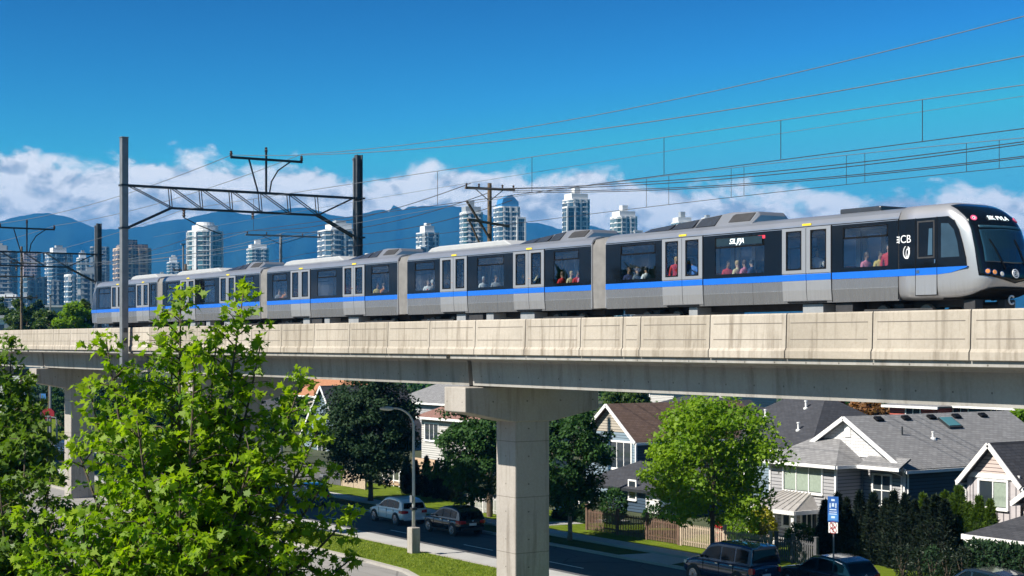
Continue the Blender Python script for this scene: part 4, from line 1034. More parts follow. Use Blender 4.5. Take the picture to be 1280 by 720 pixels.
tower(26, 52, 316, 1500, 'pinkish slab tower between the dark pole and the white topped tower', 't_pink', 't_pink', rot=.2, cap='none')
tower(53, 94, 307, 1250, 'blue glass tower with a white box penthouse under the T arm', 't_blue', 't_white', rot=.5, cap='box')
tower(60, 78, 352, 1000, 'low dark glass block in front of the white topped tower', 't_dark', 't_grey', rot=.3, cap='none')
tower(94, 113, 313, 1350, 'slim pale blue tower with a white roof near the steel post', 't_teal', 't_white', rot=.4, cap='box')
tower(78, 108, 345, 950, 'mid height glass block with a curved white front', 't_blue', 't_white', rot=.6, cap='none')
tower(110, 139, 310, 1420, 'dark glass tower partly behind the steel post', 't_dark', 't_grey', rot=.3, cap='none', piers=3)
tower(137, 193, 300, 1050, 'brown and beige brick tower behind the near portal post', 't_brown', 't_beige', rot=.45, cap='step', piers=4, capm='t_brown')
tower(207, 227, 319, 1700, 'small pale blue tower with a stepped top', 't_teal', 't_white', rot=.3, cap='box', capm='t_white')
tower(234, 279, 277, 1000, 'round blue glass tower with white balcony rings and a white penthouse', 't_teal', 't_white', 'round', cap='round')
tower(306, 338, 300, 1350, 'pale glass tower with a flat white top above the third car', 't_teal', 't_white', rot=.35, cap='step', capm='t_white')
tower(338, 356, 331, 1500, 'low white building beside the pale pole', 't_pink', 't_white', rot=.2, cap='box')
tower(393, 456, 276, 950, 'broad glass tower with white balconies behind the dark portal post', 't_blue', 't_white', rot=.4, cap='box', piers=3)
tower(518, 551, 279, 1150, 'rounded glass tower with a twin stub on its roof', 't_blue', 't_white', rot=.5, cap='box', capm='t_white', wing=(-1,.88))
tower(573, 605, 251, 1050, 'pale glass tower just before the wooden pole', 't_teal', 't_white', rot=.3, cap='step', capm='t_grey')
tower(615, 652, 244, 1000, 'glass tower with a bright blue domed roof behind the wooden pole', 't_blue', 't_white', rot=.35, cap='wedge', capm='t_capblue', piers=3, wing=(1,.93))
tower(701, 739, 234, 1000, 'tallest glass tower with a white stepped crown above the second car', 't_blue', 't_white', rot=.4, cap='step', capm='t_white', piers=3, wing=(-1,.95))
tower(761, 798, 257, 1050, 'white ribbed glass tower above the gangway of the lead car', 't_teal', 't_white', rot=.4, cap='step', capm='t_white', piers=4, wing=(1,.9))
tower(838, 867, 265, 1250, 'squat glass tower top peeking over the lead car roof unit', 't_teal', 't_white', rot=.3, cap='step')
tower(872, 896, 269, 1500, 'low white tower top just beside the lead car roof unit', 't_pink', 't_white', rot=.3, cap='box')
tower(455, 470, 318, 1500, 'low white rooftop block between the portal post and the train roof', 't_white', 't_white', rot=.3, cap='none', piers=1)
tower(-80, -35, 320, 1200, 'glass tower just outside the picture edge', 't_blue', 't_white', rot=.3)

tower(92, 134, 334, 900, 'dark mid rise block below the slim pale tower', 't_dark', 't_grey', rot=.3, cap='step', piers=3, capm='t_grey')
tower(22, 62, 348, 880, 'low blue glass block behind the dark wooden pole', 't_blue', 't_grey', rot=.5, cap='none', piers=3)
tower(-10, 34, 366, 820, 'low dark glass block at the picture edge', 't_dark', 't_white', rot=.2, cap='box')
tower(193, 212, 340, 1300, 'low grey block beside the brown brick tower', 't_dark', 't_white', rot=.3, cap='box')
# low sheds and warehouses beyond the guideway, far end
def shed(px0, px1, py, depth, dd, label, wall='t_white', band=True):
    wd = (px1-px0)/F*depth; pos = vd((px0+px1)/2, depth, 0); z = zt(py, depth)
    root = thing('warehouse', pos, label, 'building', 'low flat roofed buildings beyond the guideway'); root.rotation_euler = (0,0,R(90)-TH+.12)
    MB().bx(-wd/2, wd/2, 0, dd, 0, z).build('wall', mt[wall], root, local=True)
    MB().bx(-wd/2-.4, wd/2+.4, -.4, dd+.4, z, z+.5).build('roof', mt['t_grey'], root, local=True)
    n = max(3, int(wd/4))
    for k in range(n):
        x = -wd/2 + (k+.5)*wd/n; MB().bx(x-wd/n*.36, x+wd/n*.36, -.06, .05, z-2.6, z-1.0).build('window', mt['t_dark'], root, local=True)
shed(-40, 52, 390, 330, 25, 'long white flat roofed building beyond the far end of the guideway')
shed(50, 92, 384, 420, 25, 'grey flat roofed shed with a white wall beside the pale mast', 't_grey')
shed(-20, 30, 398, 260, 15, 'pale low shed just above the parapet by the dark pole', 't_white')
# ------------------------------------------------------------------ foliage
LIGHTWARD = np.array(tuple((SUN*.8 + Vector((0,0,.55))).normalized()))   # leaves turn to the light
MAPLE = np.array([(0,0),(.10,-.02),(.42,-.10),(.30,.10),(.52,.34),(.28,.36),(.30,.52),(.12,.50),(0,1.0),(-.12,.50),(-.30,.52),(-.28,.36),(-.52,.34),(-.30,.10),(-.42,-.10),(-.10,-.02)])
LOBED = np.array([(0,0),(.34,.06),(.44,.42),(.16,.5),(0,1.0),(-.16,.5),(-.44,.42),(-.34,.06)])
OVAL = np.array([(0,0),(.26,.28),(.2,.7),(0,1),(-.2,.7),(-.26,.28)])
NEEDLE = np.array([(0,0),(.13,.4),(0,1),(-.13,.4)])
def leaf_faces(P, size, shape, up=.6, droop=.25, dirs=None, fold=.18, g=rng):
    """P (N,3) leaf bases -> (N, k, 3)"""
    N = len(P); nrm = g.normal(0, 1, (N, 3)); nrm /= np.linalg.norm(nrm, axis=1)[:,None]
    nrm = nrm*(1-up) + LIGHTWARD*up; nrm /= np.linalg.norm(nrm, axis=1)[:,None]
    d = g.normal(0, 1, (N, 3)) if dirs is None else dirs + g.normal(0, .45, (N, 3))
    d[:,2] -= droop; d -= nrm*(d*nrm).sum(1)[:,None]; d /= np.linalg.norm(d, axis=1)[:,None] + 1e-9
    sd = np.cross(nrm, d); s = size*g.uniform(.5, 1.38, N)
    k = len(shape); V = np.zeros((N, k, 3))
    for i, (a, b) in enumerate(shape):
        V[:,i] = P + sd*(a*s)[:,None] + d*(b*s)[:,None] + nrm*((abs(a)*fold - b*b*.14)*s)[:,None]
    return V
mt['bark'] = M('bark', (.10,.075,.055), .9, var=.3, scale=8, bump=.5)
mt['bark_pale'] = M('bark_pale', (.20,.17,.14), .9, var=.3, scale=8, bump=.5)
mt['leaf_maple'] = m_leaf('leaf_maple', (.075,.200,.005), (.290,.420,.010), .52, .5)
mt['leaf_shade'] = m_leaf('leaf_shade', (.040,.105,.005), (.125,.215,.010), .4, .5)  # darker green leaf for the two edge maples
mt['leaf_bright'] = m_leaf('leaf_bright', (.080,.190,.005), (.230,.360,.008), .45, .55)
mt['leaf_mid'] = m_leaf('leaf_mid', (.028,.065,.010), (.075,.130,.016), .3, .5)
mt['leaf_dark'] = m_leaf('leaf_dark', (.007,.030,.010), (.022,.060,.016), .2, .75)
mt['leaf_green'] = m_leaf('leaf_green', (.012,.052,.009), (.042,.115,.016), .28, .7)
mt['leaf_cedar'] = m_leaf('leaf_cedar', (.0035,.011,.005), (.011,.026,.008), .12, .7)  # dark cedar green with the shade on the hedge put into it
mt['leaf_cedar_lit'] = m_leaf('leaf_cedar_lit', (.045,.095,.008), (.110,.180,.014), .3, .6)  # sunlit copy of the cedar leaf, light put into the colour
mt['leaf_yellow'] = m_leaf('leaf_yellow', (.20,.22,.010), (.42,.38,.02), .3, .5)
mt['leaf_rust'] = m_leaf('leaf_rust', (.09,.06,.015), (.26,.10,.02), .3, .5)
mt['leaf_wine'] = m_leaf('leaf_wine', (.03,.010,.012), (.07,.022,.022), .25, .5)
mt['leaf_red'] = m_leaf('leaf_red', (.4,.02,.03), (.65,.05,.07), .2, .5)
mt['leaf_flower'] = m_leaf('leaf_flower', (.01,.022,.009), (.02,.04,.012), .2, .5)
_t = mt['leaf_flower'].node_tree; _mx = [q for q in _t.nodes if q.type == 'MIX'][0]; _a = [q for q in _t.nodes if q.type == 'ATTRIBUTE'][0]; _r = _t.nodes.new('ShaderNodeValToRGB'); _r.color_ramp.interpolation = 'CONSTANT'
for _p, _c in ((.90, (.4,.08,.13)), (.925, (.6,.45,.25)), (.94, (.5,.25,.04))): _e = _r.color_ramp.elements.new(_p); _e.color = (*_c, 1)
_r.color_ramp.elements[0].color = (.012,.026,.01,1); _t.links.new(_a.outputs['Fac'], _r.inputs[0])
for _l in list(_mx.outputs[2].links): _t.links.new(_r.outputs[0], _l.to_socket)

def tree(name, X, Y, z0, z1, rx, ry, leaf, label, nleaf=5200, size=.26, nclump=70, trunk_r=.14, group='street and garden trees', cat='tree', shape=LOBED, flare=.0, seed=0, z_base=0, bark='bark', ecc=.9, topple=.0, cl_r=.21):
    g = np.random.default_rng(seed+100)
    root = thing(name, (X, Y, z_base), label, cat, group)
    hz_ = (z1-z0)/2; zc = (z0+z1)/2
    # clump centres fill an uneven ellipsoid
    u = g.normal(0, 1, (nclump, 3)); u /= np.linalg.norm(u, axis=1)[:,None]
    rad = g.uniform(.30, 1.0, nclump)**.55 * g.uniform(.80, 1.10, nclump)
    lob = 1 + .16*np.sin(3*np.arctan2(u[:,1], u[:,0]) + seed) * (1-abs(u[:,2])) + .10*np.sin(5*u[:,2]*2+seed*1.7)
    C = u*(rad*lob)[:,None]; tz = C[:,2]
    squeeze = 1 - flare*np.clip(tz, -1, 1)*.6 - topple*np.clip(tz, 0, 1)**2
    C = np.stack([X + C[:,0]*rx*squeeze, Y + C[:,1]*ry*squeeze, zc + C[:,2]*hz_], 1)
    per = nleaf//nclump; P = []; D = []
    for c in C:
        r = cl_r*(rx+ry)/2*g.uniform(.7, 1.35); v = g.normal(0, 1, (per, 3)); v /= np.linalg.norm(v, axis=1)[:,None]
        q = v*(g.uniform(0, 1, per)**.45)[:,None]*r; q[:,2] *= .72; P.append(c+q); D.append(v*1.0)
    P = np.concatenate(P); D = np.concatenate(D)
    ti = np.clip(np.repeat(g.uniform(0, 1, nclump), per)*.5 + g.uniform(0, 1, len(P))*.5, 0, 1)
    V = leaf_faces(P, size, shape, .5, .3, D, g=g)
    np_mesh('crown', V, len(shape), mt[leaf], root, ti)
    bm = MB(); tz_ = z0 + (z1-z0)*.62
    pts = [Vector((X, Y, z_base-.1)), Vector((X+.05, Y, z_base+(z0-z_base)*.5)), Vector((X-.04, Y+.05, z0)), Vector((X+g.normal(0,.12), Y, (z0+tz_)/2)), Vector((X, Y, tz_))]
    bm.tube(pts, [trunk_r*1.35, trunk_r, trunk_r*.92, trunk_r*.6, trunk_r*.25], 9)
    for k in range(9):
        f = g.uniform(.05, .85); s = pts[2].lerp(pts[4], f*.9); c = Vector(C[g.integers(0, nclump)])
        mid = s.lerp(c, .5) + Vector((0,0,-.12*(c-s).length)); bm.tube([s, mid, s.lerp(c, .92)], [trunk_r*.42, trunk_r*.25, trunk_r*.08], 6)
    bm.build('trunk', mt[bark], root, smooth=True)
    return root
def px_tree(px, py_top, py_bot, wpx, Y, **k):
    X = Xat(px, Y); d = dep(px, Y); rx = wpx/2/F*d
    return dict(X=X, Y=Y, z0=HC+(428-py_bot)*d/F, z1=HC+(428-py_top)*d/F, rx=rx, ry=rx)

# trees on the far verge; shade on the dark ones put into leaf colour
tree('maple_tree', **px_tree(890, 487, 662, 168, 57.6), leaf='leaf_bright', label='bright green round maple on the verge behind the blue SUV', nleaf=17000, size=.22, nclump=170, seed=1, topple=.15)
tree('street_tree', **px_tree(463, 462, 606, 122, 58.5), leaf='leaf_dark', label='large very dark tree beside the white hatchback', nleaf=36000, size=.22, nclump=240, trunk_r=.19, seed=2, topple=.1)
tree('street_tree', **px_tree(590, 508, 622, 100, 56.8), leaf='leaf_green', label='dark green tree over the black car, its crown half behind the pier', nleaf=15000, size=.21, nclump=150, seed=3)
tree('street_tree', **px_tree(712, 500, 648, 106, 57.0), leaf='leaf_green', label='dark green tree with pale trunk just past the concrete pier', nleaf=15000, size=.21, nclump=150, seed=4, bark='bark_pale', topple=.1)
# garden and background trees
tree('garden_tree', **px_tree(785, 478, 545, 74, 98), leaf='leaf_mid', label='leafy tree behind the brown roofed house', nleaf=9000, size=.33, nclump=100, seed=5)
tree('garden_tree', **px_tree(1032, 494, 540, 60, 108), leaf='leaf_wine', label='dark wine red tree behind the grey roofs', nleaf=4000, size=.45, nclump=60, seed=6)
tree('garden_tree', **px_tree(1084, 499, 540, 56, 112), leaf='leaf_rust', label='rust orange tree behind the white gable', nleaf=4000, size=.42, nclump=60, seed=7)
tree('garden_tree', **px_tree(1276, 508, 560, 48, 92), leaf='leaf_bright', label='yellow green tree behind the long shingle roof', nleaf=3500, size=.36, nclump=60, seed=8)
tree('garden_tree', **px_tree(404, 470, 580, 38, 92), leaf='leaf_rust', label='russet tree between the orange roof and the blue gable', nleaf=3000, size=.4, nclump=50, seed=9)
tree('garden_tree', **px_tree(360, 478, 610, 90, 88), leaf='leaf_dark', label='dark tree under the guideway beside the russet tree', nleaf=6500, size=.42, nclump=80, seed=10)
dk = [(60,476,545,80,80,'dark tree under the guideway behind the roadside signs'), (16,440,560,90,90,'dark tree at the picture edge under the guideway'), (120,470,575,70,86,'dark tree just past the slim pier'), (180,462,590,100,84,'dark tree under the guideway behind the left part of the maple'),
      (250,470,600,110,84,'dark tree under the guideway behind the middle of the maple'), (305,480,600,80,94,'dark tree under the guideway before the blue gable'), (-40,430,560,110,85,'dark tree beyond the picture edge')]
for k, (a, b, c, d_, Y, lab) in enumerate(dk):
    tree('shade_tree', **px_tree(a, b, c, d_, Y), leaf='leaf_dark', label=lab, nleaf=9000, size=.45, nclump=90, seed=20+k, trunk_r=.2, group='dark trees beyond the guideway')
tree('shade_tree', **px_tree(75, 482, 545, 26, 68), leaf='leaf_green', label='slim green tree lit in the gap beside the slim pier', nleaf=2600, size=.3, nclump=40, seed=31, group='dark trees beyond the guideway')
for k, (a, b, c, d_, Y, lf, lab) in enumerate([(28,374,430,44,66,'leaf_mid','rounded tree above the parapet beside the dark pole'), (62,386,430,40,62,'leaf_mid','bushy tree above the parapet at the foot of the pale mast'), (92,376,430,44,64,'leaf_bright','brighter tree right before the slanted tail cab'), (43,368,430,30,90,'leaf_dark','dark tree behind the white flat roofed building'), (4,372,420,30,80,'leaf_mid','tree at the picture edge above the parapet'), (106,372,430,24,66,'leaf_mid','small tree touching the tail cab')]):
    tree('roadside_tree', **px_tree(a, b, c, d_, Y), leaf=lf, label=lab, nleaf=6000, size=.36, nclump=60, seed=40+k, trunk_r=.2, group='trees beyond the far end of the guideway')

# shrubs and hedges
def shrub(name, px, py_top, py_bot, wpx, Y, leaf, label, n=2200, size=.16, cat='shrub', seed=0, group=None, shape=OVAL, flat=1.0):
    g = np.random.default_rng(seed+500); X = Xat(px, Y); d = dep(px, Y); rx = wpx/2/F*d; z1 = HC+(428-py_top)*d/F
    root = thing(name, (X, Y, .12), label, cat, group)
    v = g.normal(0, 1, (n, 3)); v /= np.linalg.norm(v, axis=1)[:,None]; bump = 1+.10*np.sin(v[:,0]*6+seed)*np.cos(v[:,2]*5+v[:,1]*4)
    r = g.uniform(.72, 1.03, n)*bump; h = (z1-.1)/2
    P = np.stack([X+v[:,0]*r*rx, Y+v[:,1]*r*rx*.9*flat, .1+h+v[:,2]*r*h], 1)
    V = leaf_faces(P, size, shape, .3, .1, v*1.2, g=g)
    np_mesh('leaves', V, len(shape), mt[leaf], root, np.clip(g.uniform(0,1,n)*.7+.15*bump, 0, 1))
    bm = MB()
    for k in range(5):
        a = k*1.26; bm.tube([(X, Y, .05), (X+math.cos(a)*rx*.3, Y+math.sin(a)*rx*.3, h*.9), (X+math.cos(a)*rx*.65, Y+math.sin(a)*rx*.6, h*1.5)], [.05,.03,.01], 5)
    bm.build('stem', mt['bark'], root)
    return root
shrub('garden_shrub', 924, 634, 672, 50, 63.5, 'leaf_bright', 'clipped round green shrub behind the beige picket fence', 3200, .17, seed=1)
shrub('garden_shrub', 953, 634, 668, 34, 64.8, 'leaf_yellow', 'golden yellow shrub beside the round green one', 2600, .17, seed=2)
shrub('garden_shrub', 897, 651, 668, 14, 62.3, 'leaf_red', 'small shrub with red blossom behind the beige fence', 700, .12, seed=3)
shrub('garden_shrub', 767, 610, 652, 36, 64.5, 'leaf_green', 'dark ball shaped shrub behind the brown fence', 2600, .17, seed=4)
shrub('garden_shrub', 731, 630, 646, 16, 66.0, 'leaf_mid', 'small grey green bush by the porch of the blue grey house', 900, .14, seed=5)
shrub('garden_shrub', 1000, 655, 690, 38, 65.5, 'leaf_green', 'dark low shrub in front of the metal roofed porch', 1800, .16, seed=6)
shrub('garden_shrub', 816, 632, 655, 26, 65.5, 'leaf_green', 'dark shrub with pale flowers before the garage door', 1500, .14, seed=7)
shrub('garden_shrub', 840, 630, 660, 30, 66.5, 'leaf_dark', 'dark shrub at the foot of the navy wall', 1600, .16, seed=8)
for k, (px, lf) in enumerate(((1128,'leaf_cedar'),(1150,'leaf_flower'),(1166,'leaf_dark'),(1185,'leaf_flower'),(1204,'leaf_cedar'))):
    shrub('flower_bush', px, 682+3*(k%2), 720, 26, 62.2, lf, ['low dark bush in front of the cedar hedge','pink and cream flowering bush by the cedar hedge','small dark bush midway along the foot of the cedar hedge','orange and pink flowers at the end of the cedar hedge','low dark bush under the small porch'][k], 900, .12, seed=20+k)
def hedge(name, px0, px1, py, Y, dpth, leaf, label, n=5000, size=.17, seed=0):
    g = np.random.default_rng(seed+800); x0, x1 = sorted((Xat(px0, Y), Xat(px1, Y))); z1 = HC+(428-py)*dep((px0+px1)/2, Y)/F
    root = thing(name, ((x0+x1)/2, Y, .1), label, 'hedge')
    P = np.stack([g.uniform(x0, x1, n), Y+g.uniform(0, dpth, n), g.uniform(.1, z1, n)], 1); D = np.zeros_like(P)
    k = g.integers(0, 4, n)
    P[k<2,1] = Y + g.uniform(0,.25,(k<2).sum()); D[k<2,1] = -1; P[k==2,2] = z1 + g.uniform(-.22,.08,(k==2).sum()); D[k==2,2] = 1
    np_mesh('leaves', leaf_faces(P, size, OVAL, .25, 0, D, g=g), len(OVAL), mt[leaf], root, g.uniform(0,1,n))
    bm = MB(); bm.bx(x0+.2, x1-.2, Y+.3, Y+dpth-.2, .05, z1-.3); bm.build('hedge_core', mt['bark_dark'], root)
hedge('hedge', 690, 731, 640, 63.0, 1.2, 'leaf_dark', 'clipped dark hedge beside the walkway past the pier', 4000, seed=1)
hedge('hedge', 1205, 1290, 683, 62.5, 1.2, 'leaf_dark', 'low dark hedge under the small porch at the picture edge', 4000, seed=2)

# columnar cedars: three meshes, copied
def cedar(h, r, seed, leaf, leaf2, n=4200):
    g = np.random.default_rng(seed); root = thing('cedar', (0,0,0), 'narrow dark cedar standing shoulder to shoulder in the tall hedge', 'cedar', 'cedars in the tall garden hedge')
    zz = h*(g.uniform(0, 1, n)**.95); a = g.uniform(0, 6.283, n); f = zz/h
    rr = r*np.clip(.62+f*1.3, 0, 1)*np.clip(1-f**1.9, .03, 1)**1.0*g.uniform(.84, 1.04, n)*(1+.08*np.sin(a*3+zz*4))
    P = np.stack([rr*np.cos(a), rr*np.sin(a), zz+.05], 1); D = np.stack([np.cos(a)*.5, np.sin(a)*.5, np.full(n, 1.15)], 1)
    V = leaf_faces(P, .22, NEEDLE, .1, 0, D, g=g)
    o = np_mesh('crown', V, len(NEEDLE), mt[leaf], root, np.clip(g.uniform(0,1,n)*.75+.2*np.sin(a*3), 0, 1))
    bm = MB(); bm.tube([(0,0,-.1),(0,0,h*.75)], [.09,.03], 7); 
    bm.lathe([(r*.5,.1),(r*.66,h*.35),(r*.55,h*.65),(.04,h*.9)], (0,0,0), 9)
    bm.build('trunk', mt['bark_dark'], root)
    return root
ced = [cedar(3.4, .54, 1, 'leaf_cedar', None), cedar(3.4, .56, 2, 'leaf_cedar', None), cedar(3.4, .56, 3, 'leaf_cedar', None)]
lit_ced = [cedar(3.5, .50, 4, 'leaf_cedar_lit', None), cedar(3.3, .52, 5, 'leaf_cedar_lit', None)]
used = set()
def put_cedar(x, y, src, s, label=None, group=None):
    k = id(src)
    o = src if k not in used else copy_tree(src); used.add(k)
    o.location = (x, y, .1); o.rotation_euler = (0, 0, random.uniform(0, 6)); o.scale = (s*random.uniform(.95,1.15), s*random.uniform(.95,1.15), s)
    if label: o['label'] = label
    if group: o['group'] = group
YH = 64.6
for k, px in enumerate((1032, 1047, 1061, 1075, 1091, 1105, 1119, 1133, 1143, 1158, 1170, 1183)):
    d = dep(px, YH); py = (630,622,628,620,622,630,620,624,632,630,626,632)[k]
    put_cedar(Xat(px, YH), YH + random.uniform(-.15,.15), ced[k % 3], (HC+(428-py)*d/F)/3.4)
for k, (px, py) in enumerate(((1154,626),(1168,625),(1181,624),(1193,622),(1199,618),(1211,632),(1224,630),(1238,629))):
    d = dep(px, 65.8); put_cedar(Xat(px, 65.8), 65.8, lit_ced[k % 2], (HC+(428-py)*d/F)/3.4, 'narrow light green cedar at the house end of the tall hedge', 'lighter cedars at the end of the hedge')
for k, px in enumerate((508, 520, 533, 546, 559, 571)):
    d = dep(px, 63.5); put_cedar(Xat(px, 63.5), 63.5, ced[k % 3], (HC+(428-(574+(k%2)*5))*d/F)/3.4, 'very dark cedar in the hedge between the dark tree and the pier', 'dark cedars behind the two parked cars')

# ------------------------------------------------------------------ the big maple close to the camera
def maple(name, depth, trunk_px, leaders, label, leaf='leaf_maple', nt_=30, lps=26, size=.15, seed=3, trunk_r=.085, tw=1.0, base_py=760):
    """LEADERS: (tip px, tip py, depth offset, reach px at the base, start fraction)"""
    g = np.random.default_rng(seed); k_ = depth/F
    def W(px, py, dd=0.0): 
        q = A*(depth+dd) + RV*((px-640)*k_); q.z = HC+(428-py)*k_; return q
    foot = W(trunk_px, 0); foot.z = 0
    root = thing(name, foot, label, 'tree', 'trees standing close to the camera')
    fork = W(trunk_px, base_py); bm = MB()
    f2 = Vector((foot.x, foot.y, 0)); bm.tube([f2-Vector((0,0,.1)), f2.lerp(fork, .5)+Vector((.05,.03,0)), fork], [trunk_r*1.7, trunk_r*1.3, trunk_r], 10)
    P, D, T = [], [], []
    for (tx, ty, dd, reach, ntw, sfrac) in leaders:
        tip = W(tx, ty, dd); c1 = fork.lerp(tip, .45) + Vector((0,0,-.10*abs((tip-fork).length))) + (RV*((tx-trunk_px)*k_))*.12
        curve = [fork*((1-f)**2) + c1*(2*f*(1-f)) + tip*(f*f) for f in [k/11 for k in range(12)]]
        rs = list(np.linspace(trunk_r*.55, .008, 12)); bm.tube(curve, rs, 6)
        def pt(f):
            i = min(10, int(f*11)); return curve[i].lerp(curve[i+1], f*11-i)
        for j in range(ntw):
            f = sfrac + (1-sfrac)*(j+g.uniform(0,1))/ntw
            s = pt(min(f, .999)); tang = (pt(min(1,f+.05)) - pt(max(0,f-.05))).normalized()
            rad = Vector(g.normal(0, 1, 3)); rad -= tang*rad.dot(tang); rad.normalize()
            L = reach*k_*(.20 + .80*(1-f)**.75)*g.uniform(.6, 1.15)
            e = s + rad*L + Vector((0,0,L*g.uniform(-.12,.45))) + tang*L*.35
            m_ = s.lerp(e, .5) + Vector((0,0,L*.10)); e.z -= L*.08
            if L > .25: bm.tube([s, m_, e], [.010,.007,.003], 4)
            nl = max(9, int(lps*L/.55*g.uniform(.8,1.2))); ff = g.uniform(.15, 1.06, nl)
            base = np.array([tuple(s*((1-q)**2) + m_*(2*q*(1-q)) + e*(q*q)) for q in ff.tolist()])
            off = g.normal(0, 1, (nl, 3)); off[:,2] *= .6; off /= np.linalg.norm(off, axis=1)[:,None]
            P.append(base + off*g.uniform(.01,.11,nl)[:,None]*tw); dv = off + np.array(rad)*.6; D.append(dv)
            T.append(np.clip(g.uniform(.1,.9)*.55 + g.uniform(0,1,nl)*.45 + .25*(f > .93), 0, 1))
        nl = 16; base = np.array([tuple(tip)]*nl) + g.normal(0, .05, (nl,3)); P.append(base); D.append(g.normal(0,1,(nl,3))); T.append(np.full(nl, .95))
    P = np.concatenate(P); D = np.concatenate(D); T = np.concatenate(T)
    V = leaf_faces(P, size, MAPLE, .50, .55, D, fold=.22, g=g)
    np_mesh('crown', V, len(MAPLE), mt[leaf], root, T)
    bm.build('trunk', mt['bark'], root, smooth=True)
    print(name, 'leaves', len(P)); return root
L1 = [ # tip px, tip py, depth offset, reach px, twigs, start
 (226,364,.0,112,74,.20), (300,358,.3,100,70,.28), (140,424,-.3,95,56,.25), (256,440,-.6,105,44,.15), (206,420,.4,80,40,.4), (262,420,.5,80,36,.4), (318,430,.5,70,36,.4), (190,500,-.9,105,38,.15), (376,470,.2,86,50,.30), (404,528,-.2,82,44,.30), (352,500,.4,70,36,.4), (100,480,.4,70,30,.45), (330,560,-.9,100,36,.2),
 (440,640,.1,70,30,.35), (410,590,.6,75,28,.35), (88,560,.3,80,34,.3), (32,640,-.2,72,30,.4), (110,640,-.8,90,34,.25), (250,590,-1.2,110,40,.15), (370,680,-.7,85,32,.3), (180,680,-1.0,100,36,.2), (280,480,.9,90,32,.25), (150,560,.9,90,32,.25), (440,700,.4,60,24,.4), (20,705,.3,75,26,.4), (290,660,-1.3,100,34,.2)]
maple('maple_tree', 20.0, 218, L1, 'big bright green maple in front of the guideway, its leaders overlapping the train', seed=3, size=.106, base_py=800, lps=23)
L2 = [(8,425,.5,70,34,.2), (-30,440,.0,90,34,.2), (36,470,.3,70,34,.25), (48,510,-.5,70,34,.3), (10,540,-.8,90,34,.2), (-50,520,.6,90,30,.2), (52,555,.0,60,26,.3)]
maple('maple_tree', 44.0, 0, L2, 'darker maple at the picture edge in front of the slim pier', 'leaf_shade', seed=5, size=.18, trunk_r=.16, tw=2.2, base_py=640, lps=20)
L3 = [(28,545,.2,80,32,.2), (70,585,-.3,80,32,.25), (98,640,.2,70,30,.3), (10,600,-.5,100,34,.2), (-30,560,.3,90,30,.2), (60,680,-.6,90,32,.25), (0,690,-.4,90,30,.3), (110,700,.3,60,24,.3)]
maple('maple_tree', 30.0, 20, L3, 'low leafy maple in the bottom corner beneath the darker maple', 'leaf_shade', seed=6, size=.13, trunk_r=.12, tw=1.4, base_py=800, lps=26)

# a belt of trees behind the photographer, mirrored in the train glass
g = np.random.default_rng(77); n = 9000
X_ = g.uniform(-220, 220, n); base = 9 + 4.5*np.sin(X_*.05) + 3*np.sin(X_*.13+1) + 2*np.sin(X_*.31)
P = np.stack([X_, -70 - g.uniform(0, 14, n), 2 + (base+8)*g.uniform(0, 1, n)**.6], 1)
np_mesh('treeline', leaf_faces(P, 2.6, LOBED, .2, .1, np.tile(np.array([[0,1.0,.2]]), (n,1)), g=g), len(LOBED), mt['leaf_dark'], None, g.uniform(0,1,n), kind='stuff')

# distant wood that closes the view beneath the girder
g = np.random.default_rng(78); n = 16000
X_ = g.uniform(-330, 60, n); top_ = 9.5 + 1.8*np.sin(X_*.09) + 1.4*np.sin(X_*.23+2) + .8*np.sin(X_*.61)
P = np.stack([X_, 165 + g.uniform(0, 16, n), .3 + top_*g.uniform(0, 1, n)**.6], 1)
np_mesh('woods', leaf_faces(P, 1.3, LOBED, .2, .1, np.tile(np.array([[0,-1.0,.2]]), (n,1)), g=g), len(LOBED), mt['leaf_green'], None, g.uniform(0,1,n), kind='stuff')
# ------------------------------------------------------------------ houses
mt['sid_grey'] = m_siding('siding_light_grey', (.34,.34,.355))
mt['sid_greym'] = m_siding('siding_mid_grey', (.30,.31,.33))
mt['sid_navy'] = m_siding('siding_navy', (.045,.075,.115))
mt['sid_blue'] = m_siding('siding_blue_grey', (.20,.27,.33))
mt['sid_white'] = m_siding('siding_white', (.50,.49,.47))
mt['sid_pink'] = m_siding('siding_blush', (.52,.43,.40), .2)
mt['sid_cream'] = m_siding('siding_cream', (.40,.36,.30))
mt['sid_red'] = m_siding('siding_red', (.42,.09,.06))
mt['batten'] = m_siding('board_batten', (.46,.43,.44), .4, 'x')
mt['shake'] = m_shingle('white_shake', (.76,.76,.76), (.66,.66,.67), 1.0)
mt['sh_grey'] = m_shingle('shingle_grey', (.19,.19,.195), (.30,.30,.305))
mt['sh_dark'] = m_shingle('shingle_dark', (.045,.047,.055), (.075,.078,.09))
mt['sh_brown'] = m_shingle('shingle_brown', (.10,.065,.05), (.155,.105,.085))
mt['sh_red'] = m_shingle('shingle_red', (.24,.13,.105), (.31,.18,.15))
mt['sh_orange'] = m_shingle('shingle_orange', (.42,.18,.09), (.5,.25,.14))
mt['win_glass'] = (lambda t: (t.bsdf((.03,.04,.05), .04, 0, .8), t.m)[1])(NT('house_glass'))
mt['curtain'] = M('curtain', (.27,.33,.27), .8, var=.12, scale=5)
mt['metal_roof'] = M('porch_roof_metal', (.42,.40,.385), .45, .3)
mt['door_white'] = M('garage_door', (.72,.72,.73), .5)
mt['skyl'] = (lambda t: (t.bsdf((.08,.22,.25), .05, 0, .8), t.m)[1])(NT('skylight'))
